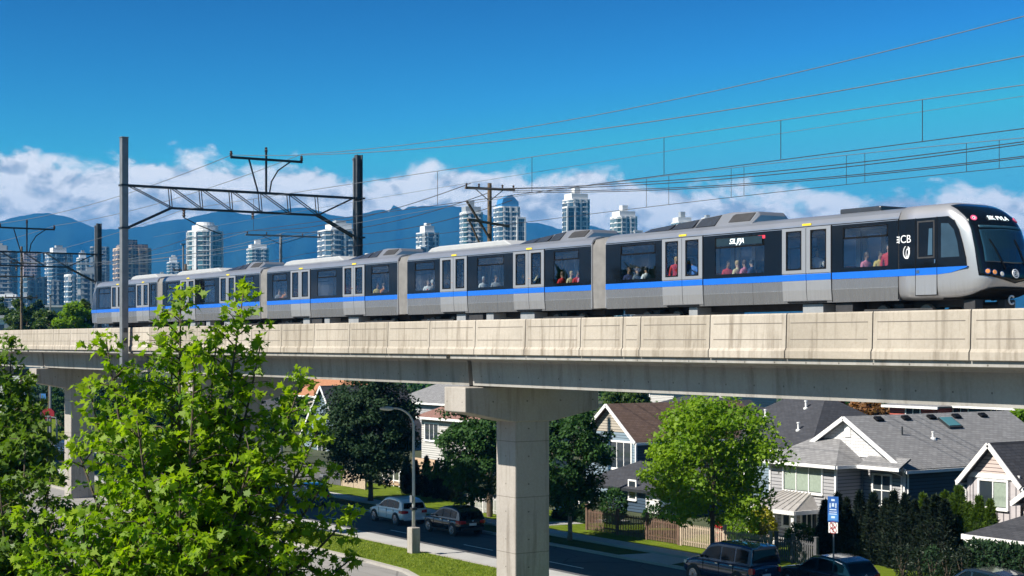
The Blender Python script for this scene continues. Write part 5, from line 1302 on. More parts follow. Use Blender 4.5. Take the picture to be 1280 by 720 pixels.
def slope(root, p00, p10, p11, p01, m, th=.16, name='roof', tri=None):
    """roof plane: eave p00-p10, top p01-p11; UV in metres"""
    P = [Vector(p) for p in (p00, p10, p11, p01)]
    e = (P[1]-P[0]).normalized(); n = (P[1]-P[0]).cross(P[3]-P[0]); 
    if n.length < 1e-6: n = (P[1]-P[0]).cross(P[2]-P[0])
    n.normalize(); 
    if n.z < 0: n = -n
    up = n.cross(e); uv = [((p-P[0]).dot(e), (p-P[0]).dot(up)) for p in P]
    bm = MB()
    if (P[2]-P[3]).length < 1e-4: P = P[:3]; uv = uv[:3]
    k = len(P); D = -n*th
    bm.add(P + [p + D for p in P], [list(range(k)), list(range(k, 2*k))[::-1]] + [[i, i+k, (i+1)%k+k, (i+1)%k] for i in range(k)], 0,
           [uv, uv[::-1]] + [[(0,0)]*4]*k)
    return bm.build(name, m, root)
def window(root, o, ux, w, h, nrm, sashes=2, bar=False, curtain=0, trim=.12, gm=None):
    """o: lower left corner, ux: along the wall, nrm: outward"""
    o, ux, nrm = Vector(o), Vector(ux).normalized(), Vector(nrm).normalized(); uz = Vector((0,0,1))
    c = lambda a, b, d=0: o + ux*a + uz*b + nrm*d
    bm = MB()
    for a0, a1, b0, b1 in ((-trim, 0, -trim, h+trim), (w, w+trim, -trim, h+trim), (0, w, -trim, 0), (0, w, h, h+trim)):
        bm.obox(c((a0+a1)/2, (b0+b1)/2, .02), ux*(a1-a0)/2, uz*(b1-b0)/2, nrm*.05)
    bm.obox(c(w/2, -trim-.01, .05), ux*(w/2+trim+.03), uz*.03, nrm*.08)
    f = bm.build('window', mt['white'], root)
    MB().obox(c(w/2, h/2, -.01), ux*(w/2+.01), uz*(h/2+.01), nrm*.02).build('pane', gm or mt['win_glass'], f)
    bm = MB()
    for k in range(1, sashes): bm.obox(c(w*k/sashes, h/2, .025), ux*.035, uz*h/2, nrm*.03)
    if bar: bm.obox(c(w/2, h*.5, .022), ux*w/2, uz*.03, nrm*.028)
    if sashes > 1 or bar: bm.build('mullion', mt['white'], f)
    if curtain:
        bm = MB(); wseg = w/sashes
        for k in range(sashes):
            if curtain == 1 or k in (1,) :
                n = 10; pts = [(wseg*k+.05+(wseg-.1)*j/n, .014+.006*(j%2)) for j in range(n+1)]
                bm.loft([[c(a, .04, d) for a, d in pts], [c(a, h-.04, d) for a, d in pts]], closed=False)
        bm.build('curtain', mt['curtain'], f)
    return f
def gable_roof_Y(root, x0, x1, y0, y1, ze, zr, m, ov=.4, ovf=.4, th=.16, trim='white'):
    """ridge along Y; eaves at x0, x1"""
    xm = (x0+x1)/2; s = (zr-ze)/((x1-x0)/2); zo = ze - ov*s
    slope(root, (x1+ov, y0-ovf, zo), (x1+ov, y1+ovf, zo), (xm, y1+ovf, zr), (xm, y0-ovf, zr), m, th)
    slope(root, (x0-ov, y1+ovf, zo), (x0-ov, y0-ovf, zo), (xm, y0-ovf, zr), (xm, y1+ovf, zr), m, th)
    for sx in (1, -1):
        xe = x1+ov if sx > 0 else x0-ov
        MB().bar((xe, y0-ovf-.03, zo-.10), (xm+.0*sx, y0-ovf-.03, zr-.10), .07, .25).build('rake_board', mt[trim], root)
        MB().bx(min(xe, xe+sx*.12), max(xe, xe+sx*.12), y0-ovf+.02, y1+ovf, zo-.24, zo-.06).build('gutter', mt[trim], root)
def gable_wall(root, x0, x1, y, ze, zr, m, z0=0, th=.15, name='front_wall'):
    xm = (x0+x1)/2; return MB().prism([(x0,y,z0),(x1,y,z0),(x1,y,ze),(xm,y,zr-.12),(x0,y,ze)], (0,th,0)).build(name, m, root)
X1 = Vector((1,0,0)); NY = Vector((0,-1,0)); PX = Vector((1,0,0)); Y1 = Vector((0,1,0))

# --- light grey house with the white gable
S_ = HC/11.2
ha = thing('house', (-69.6, 70.8, 0), 'light grey house with white shake gable, long shingle roof and navy side wall', 'house', 'houses across the street')
ax0, ax1, ay0, ay1, aze, azr = -74.1, -65.1, 70.8, 85.0, 5.05, 7.72
gable_wall(ha, ax0, ax1, ay0, aze, azr, mt['sid_grey'])
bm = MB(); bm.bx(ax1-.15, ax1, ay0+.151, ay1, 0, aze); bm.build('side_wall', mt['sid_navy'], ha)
MB().bx(ax0, ax0+.15, ay0+.151, ay1, 0, aze).build('side_wall', mt['sid_grey'], ha)
MB().bx(ax0, ax1, ay1+.001, ay1+.15, 0, aze).build('back_wall', mt['sid_grey'], ha)
gable_roof_Y(ha, ax0, ax1, ay0, ay1, aze, azr, mt['sh_grey'], .42, .45)
xm = (ax0+ax1)/2
# white shake triangle set proud of the wall
gz0 = aze+.25; hw = (azr-.16-gz0)/((azr-aze)/((ax1-ax0)/2))
b = MB(); b.add([(xm-hw, ay0-.06, gz0), (xm+hw, ay0-.06, gz0), (xm, ay0-.06, azr-.16), (xm-hw, ay0-.005, gz0), (xm+hw, ay0-.005, gz0), (xm, ay0-.005, azr-.16)], [(0,1,2),(3,5,4),(0,3,4,1),(1,4,5,2),(2,5,3,0)], 0, [[(-hw,0),(hw,0),(0,azr-gz0)]]+[[(0,0)]*3]+[[(0,0)]*4]*3)
b.build('gable_shakes', mt['shake'], ha)
MB().bx(xm-.25, xm+.25, ay0-.12, ay0-.05, azr-1.25, azr-.5).build('gable_vent', mt['white'], ha)
# bay with hipped roof
bx0, bx1, by0 = -74.1, -68.5, 68.6; bze = 4.95
MB().bx(bx0, bx1, by0, ay0-.002, 0, bze).build('bay_wall', mt['sid_grey'], ha)
MB().bx(bx1+.002, bx1+.03, by0+.02, ay0-.003, 0, bze-.02).build('bay_side_wall', mt['sid_greym'], ha)  # darker siding sheet; shade on this side put into the colour
for xx, yy in ((bx1+.02, by0-.02), (bx0-.02, by0-.02)): MB().bx(xx-.07, xx+.07, yy-.06, yy+.07, 0, bze-.02).build('corner_board', mt['white'], ha)
o = .45; zt_ = bze + 1.35; zl = bze - .02
slope(ha, (bx0-o, by0-o, zl), (bx1+o, by0-o, zl), (bx1-1.75, ay0-.06, zt_), (bx0+1.6, ay0-.06, zt_), mt['sh_grey'], .14)
slope(ha, (bx1+o, by0-o, zl), (bx1+o, ay0-.05, zl), (bx1-1.75, ay0-.05, zt_), (bx1-1.75, ay0-.06, zt_), mt['sh_grey'], .14)
slope(ha, (bx0-o, ay0-.05, zl), (bx0-o, by0-o, zl), (bx0+1.6, ay0-.06, zt_), (bx0+1.6, ay0-.05, zt_), mt['sh_grey'], .14)
for q, r in (((bx0-o-.05, by0-o-.06, zl-.12), (bx1+o+.05, by0-o-.06, zl-.12)), ((bx1+o+.06, by0-o, zl-.12), (bx1+o+.06, ay0-.7, zl-.12))):
    MB().bar(q, r, .12, .2).build('gutter', mt['white'], ha)
# little skirt roof over the flush window
slope(ha, (bx1+o+.13, ay0-.95, zl-.02), (ax1+.45, ay0-.95, zl-.02), (ax1+.45, ay0-.02, zl+.52), (bx1+o+.13, ay0-.02, zl+.52), mt['sh_grey'], .12)
MB().bar((bx1+o+.13, ay0-1.0, zl-.12), (ax1+.50, ay0-1.0, zl-.12), .12, .2).build('gutter', mt['white'], ha)
MB().tube([(ax1-.3, ay0-.98, zl-.2), (ax1-.15, ay0-.12, zl-.55), (ax1-.15, ay0-.12, .2)], .05, 6).build('downspout', mt['white'], ha)
MB().tube([(ax1+.5, ay0-.3, aze-.35), (ax1+.10, ay0+.15, aze-.75), (ax1+.10, ay0+.15, .3)], .05, 6).build('downspout', mt['white'], ha)
MB().tube([(bx1+.14, ay0-.12, zl-.4), (bx1+.14, ay0-.12, .2)], .045, 6).build('downspout', mt['steel'], ha)
for xx in (ax1-.06,): MB().bx(xx-.08, xx+.08, ay0-.05, ay0+.05, 0, aze-.2).build('corner_board', mt['white'], ha)
window(ha, (-72.9, by0, 3.15), X1, 3.25, 1.45, NY, 3, False, 1)
window(ha, (-67.55, ay0, 2.55), X1, 1.35, 1.75, NY, 2, True, 0)
window(ha, (-72.95, by0, .95), X1, .55, .95, NY, 1, False, 0)
window(ha, (-71.3, by0, .35), X1, 1.25, 1.75, NY, 3, False, 0)
# porch with standing seam roof
pz, pf = 2.15, 66.6; px0_, px1_ = -74.4, -69.9
slope(ha, (px0_, pf, pz), (px1_, pf, pz), (px1_-.6, by0-.02, pz+.95), (px0_+1.6, by0-.02, pz+.95), mt['metal_roof'], .08, 'porch_roof')
slope(ha, (px0_, by0-.02, pz), (px0_, pf, pz), (px0_+1.6, by0-.02, pz+.95), (px0_+1.6, by0-.02, pz+.95), mt['metal_roof'], .08, 'porch_roof')
slope(ha, (px1_, pf, pz), (px1_, by0-.02, pz), (px1_-.6, by0-.02, pz+.95), (px1_-.6, by0-.02, pz+.95), mt['metal_roof'], .08, 'porch_roof')
for k in range(9):
    f = k/8; a = Vector((px0_+ (px1_-px0_)*f, pf, pz+.02)); b = Vector((px0_+1.6+(px1_-.6-px0_-1.6)*f, by0-.05, pz+.97)); MB().bar(a, b, .03, .05).build('roof_seam', mt['metal_roof'], ha)
MB().bar((px0_-.05, pf-.04, pz-.12), (px1_+.05, pf-.04, pz-.12), .1, .24).build('porch_fascia', mt['white'], ha)
MB().bar((px1_+.02, pf, pz-.12), (px1_+.02, by0-.03, pz-.12), .1, .24).build('porch_fascia', mt['white'], ha)
for xx in (px0_+.35, (px0_+px1_)/2+.3, px1_-.3): 
    b = MB(); b.bx(xx-.12, xx+.12, pf+.1, pf+.34, .1, pz-.2); b.bx(xx-.17, xx+.17, pf+.05, pf+.39, .1, .5); b.build('porch_post', mt['white'], ha)
MB().bx(px0_, px1_, pf, by0-.01, .0, .2).build('porch_floor', mt['walk'], ha)
# roof furniture on the long slope
sl_ = (azr-aze)/((ax1-ax0)/2)
def on_roof(f, y, up=0): x = xm + (ax1-xm)*f; return Vector((x, y, azr - (x-xm)*sl_ + up))
tilt = Vector((1,0,-sl_)).normalized(); nup = Vector((sl_,0,1)).normalized()
for y in (72.9, 75.3, 77.6, 79.9, 82.4):
    MB().obox(on_roof(.10, y, .06), tilt*.2, Y1*.3, nup*.09).build('roof_vent', mt['sh_dark'] if False else mt['seal'], ha, bevel=.03)
b = MB(); b.obox(on_roof(.24, 78.6, .05), tilt*.55, Y1*.62, nup*.09); sk = b.build('skylight', mt['steel_dark'], ha); MB().obox(on_roof(.24, 78.6, .16), tilt*.47, Y1*.52, nup*.02).build('pane', mt['skyl'], sk)
q = on_roof(.42, 73.4); MB().tube([q-Vector((0,0,.1)), q+Vector((0,0,.5))], .05, 8).build('vent_pipe', mt['steel_dark'], ha)
q = on_roof(.52, 75.6); b = MB(); b.lathe([(.22,-.1),(.2,.02),(.07,.06),(.06,.35),(.1,.36),(.1,.42)], q, 12); b.build('vent_pipe', mt['white'], ha)

# --- blush house at the picture edge
hb = thing('house', (-55, 67.6, 0), 'blush gabled house with wide white window beside the cedar hedge', 'house', 'houses across the street')
cx0, cx1, cy0, cy1, cze, czr = -57.7, -54.3, 67.6, 80, 5.2, 6.95
gable_wall(hb, cx0, cx1, cy0, cze, czr, mt['batten'], 2.6); gable_roof_Y(hb, cx0, cx1, cy0, cy1, cze, czr, mt['sh_dark'], .38, .45)
gw_ = (czr-.14-cze-.3)/((czr-cze)/2)
xm2 = (cx0+cx1)/2; hw2 = ((czr-.16)-(cze+.12))/((czr-cze)/((cx1-cx0)/2))
MB().prism([(xm2-hw2, cy0-.06, cze+.12), (xm2+hw2, cy0-.06, cze+.12), (xm2, cy0-.06, czr-.16)], (0,.055,0)).build('gable_siding', mt['sid_pink'], hb)
MB().bx(cx0-.03, cx1+.03, cy0-.10, cy0-.003, cze-.15, cze+.11).build('trim_board', mt['white'], hb)
window(hb, (-56.9, cy0, 3.55), X1, 1.75, 1.35, NY, 2, False, 2)
MB().bx(cx0, cx1, cy0-.04, cy0+.14, 1.2, 2.599).build('lower_wall', mt['sid_grey'], hb)
MB().bx(cx0-.02, cx1+.02, cy0-.10, cy0-.001, 2.5, 2.68).build('trim_board', mt['white'], hb)
MB().bx(cx0, cx0+.15, cy0+.16, cy1, 0, cze).build('side_wall', mt['sid_grey'], hb); MB().bx(cx1-.15, cx1, cy0+.16, cy1, 0, cze).build('side_wall', mt['sid_pink'], hb)
for xx in (cx0+.05, cx1-.05): MB().bx(xx-.1, xx+.1, cy0-.055, cy0+.02, 2.69, cze-.16).build('corner_board', mt['batten'], hb)
MB().tube([(cx0-.4, cy0-.3, cze-.5), (cx0-.05, cy0-.12, cze-.9), (cx0-.05, cy0-.12, 2.5)], .05, 6).build('downspout', mt['white'], hb)
# second gable further along and the shaded wall between
dx0, dx1 = -53.6, -48.6; MB().bx(cx1+.002, -47, cy0+.9, cy0+1.05, 0, 4.9).build('front_wall', mt['sid_pink'], hb)
gable_wall(hb, dx0, dx1, cy0-.6, 4.35, 6.1, mt['sid_pink'], 0, name='front_wall'); gable_roof_Y(hb, dx0, dx1, cy0-.6, cy1-2, 4.35, 6.1, mt['sh_dark'], .4, .45)
slope(hb, (-54.3, cy0+.4, 5.0), (-46, cy0+.4, 5.0), (-46, cy0+5, 7.6), (-54.3, cy0+5, 7.6), mt['sh_dark'])
# porch in front: dark roof, pale fascia, posts
qx0, qx1, qy0 = -54.6, -46, 63.6
slope(hb, (qx0, qy0, 2.55), (qx1, qy0, 2.55), (qx1, cy0-.65, 3.5), (qx0+1.4, cy0-.65, 3.5), mt['sh_dark'], .12, 'porch_roof')
slope(hb, (qx0, cy0-.06, 2.55), (qx0, qy0, 2.55), (qx0+1.4, cy0-.65, 3.5), (qx0+1.4, cy0-.64, 3.5), mt['sh_dark'], .12, 'porch_roof')
for a, b in (((qx0-.05, qy0-.05, 2.42), (qx1, qy0-.05, 2.42)), ((qx0-.05, qy0, 2.42), (qx0-.05, cy0-.1, 2.42))): MB().bar(a, b, .12, .24).build('porch_fascia', mt['white'], hb)
MB().tube([(qx0+.1, qy0-.1, 2.3), (qx0+.45, qy0+.12, 2.0), (qx0+.45, qy0+.12, .2)], .045, 6).build('downspout', mt['white'], hb)
for xx in (qx0+.75, qx0+3.6, qx0+6.4): MB().bx(xx-.13, xx+.13, qy0+.15, qy0+.41, .1, 2.32).build('porch_post', mt['white'], hb)
MB().bx(-52.5, -51.6, cy0-.65, cy0-.602, .2, 2.2).build('door', mt['door_white'], hb)
MB().bx(cx0+.2, -47, cy0-.02, cy0+.1, 0, 1.199).build('porch_wall', mt['sid_navy'], hb)

# --- blue grey house with brown roof
hd = thing('house', (-97, 75.1, 0), 'blue grey house with brown roof and white garage door', 'house', 'houses across the street')
ex0, ex1, ey0, ey1 = -102.4, -96.0, 75.1, 88; eze, ezr = 5.0, 7.45
gable_wall(hd, ex0, ex1, ey0, eze, ezr, mt['sid_blue']); gable_roof_Y(hd, ex0, ex1, ey0, ey1, eze, ezr, mt['sh_brown'], .45, .45)
xm3 = (ex0+ex1)/2; hw3 = ((ezr-.16)-(eze+.3))/((ezr-eze)/((ex1-ex0)/2))
MB().prism([(xm3-hw3, ey0-.05, eze+.3), (xm3+hw3, ey0-.05, eze+.3), (xm3, ey0-.05, ezr-.16)], (0,.045,0)).build('gable_siding', mt['sid_cream'], hd)
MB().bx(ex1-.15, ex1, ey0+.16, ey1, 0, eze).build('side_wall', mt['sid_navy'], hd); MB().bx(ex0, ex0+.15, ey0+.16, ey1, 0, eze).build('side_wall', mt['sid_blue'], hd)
w3 = Xat(763, ey0); w4 = Xat(789, ey0); d3 = dep(776, ey0)
window(hd, (w3, ey0, HC-(585-428)*d3/F), X1, w4-w3, (585-553)*d3/F, NY, 3, False, 0, .14)
MB().bx(ex1-.08, ex1+.05, ey0-.05, ey0+.07, 2.6, eze-.25).build('corner_board', mt['white'], hd)
# lower wing: dark hipped roof over porch and garage
gx0, gx1, gy0 = Xat(728, 71), Xat(846, 71), 71.0; gze = HC-(609-428)*dep(780,71)/F
slope(hd, (gx0-.4, gy0-.4, gze), (gx1+.4, gy0-.4, gze), (gx1-1.8, ey0-.02, gze+1.55), (gx0+1.8, ey0-.02, gze+1.55), mt['sh_dark'])
slope(hd, (gx1+.4, gy0-.4, gze), (gx1+.4, ey0+3, gze), (gx1-1.8, ey0+1, gze+1.55), (gx1-1.8, ey0-.02, gze+1.55), mt['sh_dark'])
MB().bar((gx0-.4, gy0-.44, gze-.1), (gx1+.4, gy0-.44, gze-.1), .1, .18).build('gutter', mt['steel_dark'], hd)
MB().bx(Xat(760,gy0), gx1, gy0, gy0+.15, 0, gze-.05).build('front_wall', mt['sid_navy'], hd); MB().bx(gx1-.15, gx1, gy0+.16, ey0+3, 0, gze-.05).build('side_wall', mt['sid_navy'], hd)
MB().bx(gx0, Xat(760,gy0), gy0+2.6, gy0+2.75, 0, gze-.05).build('porch_wall', mt['sid_navy'], hd)
for pxx in (722+4, 738): MB().bx(Xat(pxx,gy0)-.1, Xat(pxx,gy0)+.1, gy0-.15, gy0+.05, 0, gze-.1).build('porch_post', mt['white'], hd)
xd0, xd1 = Xat(808,gy0), Xat(826,gy0); b = MB(); b.bx(xd0, xd1, gy0-.06, gy0-.004, .1, HC-(613-428)*dep(816,gy0)/F); gd = b.build('garage_door', mt['door_white'], hd)
for k in range(1,4): MB().bx(xd0+.06, xd1-.06, gy0-.066, gy0-.058, .1+k*.45, .125+k*.45).build('door_groove', mt['groove'], gd)
b = MB(); b.lathe([(.13,-.0),(.2,-.03),(.2,-.05),(.13,-.07)], (xd0+.35, gy0-.06, 1.55), 14, 'y'); b.build('wreath', mt['pink'], gd)
window(hd, (Xat(787,gy0), gy0, .95), X1, .75, 1.25, NY, 1, True)

# --- hipped dark roof house behind the bright maple
hc_ = thing('house', (-83, 86, 0), 'pale blue house with steep dark shingle roof behind the bright maple', 'house', 'houses across the street')
fx0, fx1, fy0, fy1 = Xat(872,84.5), Xat(1012,84.5), 84.5, 97.0; fze = HC-(561-428)*dep(978,84.5)/F
MB().bx(fx0, fx1, fy0, fy1, 0, fze).build('wall', mt['sid_blue'], hc_)
zr_ = fze+3.9; ym = (fy0+fy1)/2; o = .4
slope(hc_, (fx0-o, fy0-o, fze), (fx1+o, fy0-o, fze), (fx1-4.6, ym, zr_), (fx0+4.6, ym, zr_), mt['sh_dark'])
slope(hc_, (fx1+o, fy0-o, fze), (fx1+o, fy1+o, fze), (fx1-4.6, ym, zr_), (fx1-4.6, ym, zr_), mt['sh_dark'])
slope(hc_, (fx0-o, fy1+o, fze), (fx0-o, fy0-o, fze), (fx0+4.6, ym, zr_), (fx0+4.6, ym, zr_), mt['sh_dark'])
slope(hc_, (fx1+o, fy1+o, fze), (fx0-o, fy1+o, fze), (fx0+4.6, ym, zr_), (fx1-4.6, ym, zr_), mt['sh_dark'])
MB().bar((fx0-o, fy0-o-.05, fze-.12), (fx1+o, fy0-o-.05, fze-.12), .12, .2).build('gutter', mt['white'], hc_)
for (f, g_) in ((.35,.55),(.6,.75),(.75,.35)):
    q = Vector((fx0+(fx1-fx0)*f, fy0-o+(ym-fy0+o)*g_, fze+(zr_-fze)*g_)); b = MB(); b.lathe([(.2,-.15),(.2,.02),(.08,.06),(.08,.5),(.13,.5),(.13,.6)], q, 10); b.build('vent_pipe', mt['white'], hc_)
window(hc_, (Xat(925,fy0), fy0, 2.0), X1, 1.6, 1.5, NY, 2)

# --- houses further back
def simple_house(label, px0, px1, py_e, py_r, Y, wall, roofm, depth=9, ridge='x', z0=0, wins=(), ov=.5, trim='white'):
    x0, x1 = Xat(px0, Y), Xat(px1, Y); d = dep((px0+px1)/2, Y); ze = HC+(428-py_e)*d/F; zr = HC+(428-py_r)*d/F
    r = thing('house', ((x0+x1)/2, Y, 0), label, 'house', 'houses across the street')
    if ridge == 'y':
        gable_wall(r, x0, x1, Y, ze, zr, mt[wall]); MB().bx(x0, x1, Y+.151, Y+depth, 0, ze).build('wall', mt[wall], r); gable_roof_Y(r, x0, x1, Y, Y+depth, ze, zr, mt[roofm], .4, .45)
    else:
        MB().bx(x0, x1, Y, Y+depth, 0, ze).build('wall', mt[wall], r); ym = Y+depth/2
        hip = min(3.0, (x1-x0)*.3)
        slope(r, (x0-ov, Y-ov, ze), (x1+ov, Y-ov, ze), (x1-hip, ym, zr), (x0+hip, ym, zr), mt[roofm]); slope(r, (x1+ov, Y+depth+ov, ze), (x0-ov, Y+depth+ov, ze), (x0+hip, ym, zr), (x1-hip, ym, zr), mt[roofm])
        slope(r, (x1+ov, Y-ov, ze), (x1+ov, Y+depth+ov, ze), (x1-hip, ym, zr), (x1-hip, ym, zr), mt[roofm]); slope(r, (x0-ov, Y+depth+ov, ze), (x0-ov, Y-ov, ze), (x0+hip, ym, zr), (x0+hip, ym, zr), mt[roofm])
        MB().bar((x0-ov, Y-ov-.05, ze-.12), (x1+ov, Y-ov-.05, ze-.12), .12, .22).build('gutter', mt[trim], r)
    for (wp0, wp1, wy0, wy1, sn) in wins:
        xa, xb = Xat(wp0, Y), Xat(wp1, Y); dd = dep((wp0+wp1)/2, Y); window(r, (xa, Y, HC+(428-wy1)*dd/F), X1, xb-xa, (wy1-wy0)*dd/F, NY, sn)
    return r
simple_house('house with dull red roof and white windows behind the dark cedars', 527, 600, 523, 492, 78, 'sid_white', 'sh_red', 10, 'x', wins=((532,548,530,550,3),))
b_ = simple_house('house with grey roof just under the girder behind the red roof', 495, 570, 503, 476, 100, 'sid_grey', 'sh_grey', 12, 'x')
simple_house('house with pale blue gable and white rake beside the large dark tree', 380, 430, 545, 482, 82, 'sid_blue', 'sh_dark', 10, 'y', wins=((398,408,555,575,2),))
simple_house('house with orange roof under the guideway, behind the russet tree', 352, 412, 494, 470, 104, 'sid_cream', 'sh_orange', 10, 'x')
simple_house('cream gabled house behind the brown roof, its peak touching the girder shade', 826, 866, 522, 502, 98, 'sid_cream', 'sh_dark', 9, 'y')
simple_house('white house with blue grey upper wall glimpsed beneath the girder', 803, 842, 486, 470, 128, 'sid_white', 'sh_dark', 9, 'x', wins=((806,812,490,500,1),))
simple_house('white box shaped house glimpsed over the bright maple', 848, 905, 484, 470, 135, 'sid_white', 'sh_grey', 9, 'x', wins=((860,865,495,501,1),))
simple_house('dark roofed house between the cream gable and the brown roof', 790, 880, 515, 497, 108, 'sid_navy', 'sh_dark', 10, 'x')
simple_house('red sided house with white trimmed windows behind the long shingle roof', 1112, 1172, 507, 494, 112, 'sid_red', 'sh_grey', 10, 'x', wins=((1133,1150,510,522,2),))
simple_house('dark sided house with blue windows at the far end of the red house', 1176, 1300, 508, 494, 114, 'sid_navy', 'sh_dark', 10, 'x', wins=((1192,1210,510,521,2),(1240,1252,510,521,2),(1266,1276,510,521,1)))
simple_house('grey house partly hidden behind the maples near the dark tree', 250, 340, 520, 495, 100, 'sid_greym', 'sh_dark', 10, 'x')

# --- raised deck with white railing by the red roofed house
dk_ = thing('timber_deck', (Xat(491,66), 66, 0), 'small timber deck with pale railing behind the dark tree trunk', 'deck')
a, b = Xat(478,66), Xat(506,66); d7 = dep(490,66); zd = HC-(603-428)*d7/F
MB().bx(a, b, 66, 69, zd-.2, zd).build('deck_floor', M('deck_wood', (.42,.30,.20), .8), dk_)
for k in range(5): x = a+(b-a)*k/4; MB().bx(x-.06, x+.06, 66.0, 66.12, 0, zd+1.0).build('deck_post', mt['white'] if k else mt['white'], dk_)
for z in (zd+.95, zd+.15): MB().bx(a, b, 66.02, 66.1, z, z+.08).build('handrail', mt['white'], dk_)
MB().bx(a, b, 68.9, 69.0, zd, zd+1.9).build('privacy_screen', M('screen_wood', (.5,.36,.25), .8), dk_)

# ------------------------------------------------------------------ fences
mt['f_brown'] = M('fence_brown', (.14,.085,.06), .85, var=.25, scale=5)
mt['f_beige'] = M('fence_beige', (.42,.33,.25), .85, var=.15, scale=5)
mt['f_grey'] = M('fence_grey', (.10,.10,.11), .85, var=.2, scale=5)
mt['f_white'] = M('fence_white', (.55,.54,.53), .8, var=.1, scale=5)
def picket_fence(label, xs, Y, h, m, post_m=None, gap=.16, pw=.085, ph=.12, solid=False):
    f = thing('picket_fence', (xs[0], Y, .12), label, 'fence', 'garden fences along the pavement')
    for x in xs:
        b = MB(); b.bx(x-.08, x+.08, Y-.02, Y+.14, .05, h+ph+.12); b.bx(x-.105, x+.105, Y-.045, Y+.165, h+ph+.12, h+ph+.17); b.build('post', mt[post_m or m], f)
    for a, b_ in zip(xs[:-1], xs[1:]):
        b = MB(); a += .085; b_ -= .085
        for z in (.38, h-.2): b.bx(a, b_, Y+.045, Y+.085, z, z+.09)
        n = max(2, int((b_-a)/(gap if not solid else .15)))
        for k in range(n):
            x = a + (k+.5)*(b_-a)/n; w_ = pw/2 if not solid else (b_-a)/n/2-.004
            if solid: b.bx(x-w_, x+w_, Y+.02, Y+.047, .14, h)
            else: b.prism([(x-w_, Y+.02, .18), (x+w_, Y+.02, .18), (x+w_, Y+.02, h-.06), (x, Y+.02, h+.03), (x-w_, Y+.02, h-.06)], (0, .027, 0))
        if solid: b.bx(a, b_, Y-.01, Y+.1, h, h+.06)
        b.build('panel', mt[m], f)
    return f
hF = .12 + (664.4-637.8)*dep(733,61)/F
picket_fence('brown picket fence between the walkway and the maple', [Xat(p_, YFN) for p_ in (733,771,808,848)], YFN, hF, 'f_brown')
picket_fence('beige sunlit picket fence behind the blue SUV', [Xat(848.6,YFN)+.18, Xat(905,YFN), Xat(962,YFN)], YFN, hF-.05, 'f_beige')
picket_fence('dark grey picket fence between the beige fence and the cedars', [Xat(963,YFN)+.2, Xat(992,YFN+.3), Xat(1021,YFN+.3)], YFN+.2, hF-.05, 'f_grey')
picket_fence('white picket fence beside the pier behind the black car', [Xat(p_, YFN) for p_ in (585,604,623,643,663,682)], YFN, hF-.15, 'f_white')
picket_fence('tall beige board fence by the sunlit lawn', [Xat(p_, 62.6) for p_ in (427,441,456)], 62.6, HC-(590-428)*dep(440,62.6)/F, 'f_beige', solid=True)
picket_fence('dark board fence running on from the tall beige one', [Xat(p_, 62.6) for p_ in (352,372,392,410)]+[Xat(427,62.6)-.25], 62.6, HC-(585-428)*dep(400,62.6)/F, 'f_grey', solid=True)

# ------------------------------------------------------------------ street lamp, signs, small things
lx, ly = Xat(517, 46.0), 46.0; d5 = dep(517, ly)
lamp = thing('street_lamp', (lx, ly, .14), 'grey street lamp with curved arm on a square concrete base', 'street lamp')
b = MB(); b.bx(lx-.28, lx+.28, ly-.28, ly+.28, .0, 1.62); b.build('concrete_base', mt['pier'], lamp, bevel=.04)
zt2 = HC-(533-428)*d5/F; za2 = HC-(510-428)*d5/F
reach = (517-492)/F*d5
dirv = (-RV*.95 - A*.05).normalized()
pts = [Vector((lx, ly, 1.6)), Vector((lx, ly, 4)), Vector((lx, ly, zt2))]
for k in range(1, 9):
    a = k/8*math.pi/2; pts.append(Vector((lx, ly, zt2)) + dirv*reach*(1-math.cos(a)) + Vector((0,0,(za2-zt2)*math.sin(a))))
mt['lamp_metal'] = M('lamp_metal', (.50,.51,.52), .45, .2)
MB().tube(pts, [.10,.085,.07]+[.055]*8, 10).build('pole', mt['lamp_metal'], lamp, smooth=True)
hd_ = pts[-1]; b = MB(); L = (492-477)/F*d5+.1
rings = []
for f, wd_, hh_ in ((0,.06,.06),(.12,.12,.1),(.35,.17,.13),(.7,.18,.11),(1.0,.10,.05)):
    c = hd_ + dirv*L*f + Vector((0,0,-.03)); sd_ = dirv.cross(Vector((0,0,1)))
    rings.append([c + sd_*wd_*math.cos(t_) + Vector((0,0,hh_*math.sin(t_))) for t_ in np.linspace(0, 2*math.pi, 12, endpoint=False)])
b.loft(rings); b.build('lamp_head', mt['lamp_metal'], lamp, smooth=True)
MB().bx(lx-.14, lx+.14, ly-.16, ly+.16, 2.6, 2.75).build('band_clamp', mt['steel_dark'], lamp)
b = MB(); b.bx(lx-.13, lx+.13, ly-.18, ly-.10, 3.05, 3.45); b.build('photo_cell_box', mt['steel'], lamp)

sx_, sy_ = Xat(1042, 57.0), 57.0; d6 = dep(1042, sy_); zz = lambda py: HC-(py-428)*d6/F
sign = thing('bus_stop_sign', (sx_, sy_, .12), 'blue bus stop sign above a white no stopping plate on a thin pole', 'sign')
MB().tube([(sx_, sy_, 0), (sx_, sy_, zz(619))], .04, 8).build('pole', mt['steel'], sign)
fx = Matrix.Rotation(R(24), 4, 'Z')                    # plates turned a little to the camera
def plate(name, z0, z1, wd_, m, par, y=-.06, th=.02, x=0):
    b = MB(); c = Vector((sx_, sy_, (z0+z1)/2)); ux = fx @ Vector((1,0,0)); uy = fx @ Vector((0,1,0))
    b.obox(c + uy*y + ux*x, ux*wd_/2, uy*th/2, Vector((0,0,(z1-z0)/2))); return b.build(name, m, par)
mt['sign_blue'] = M('sign_blue', (.02,.10,.36), .4); mt['sign_blue2'] = M('sign_blue_light', (.06,.22,.55), .4)
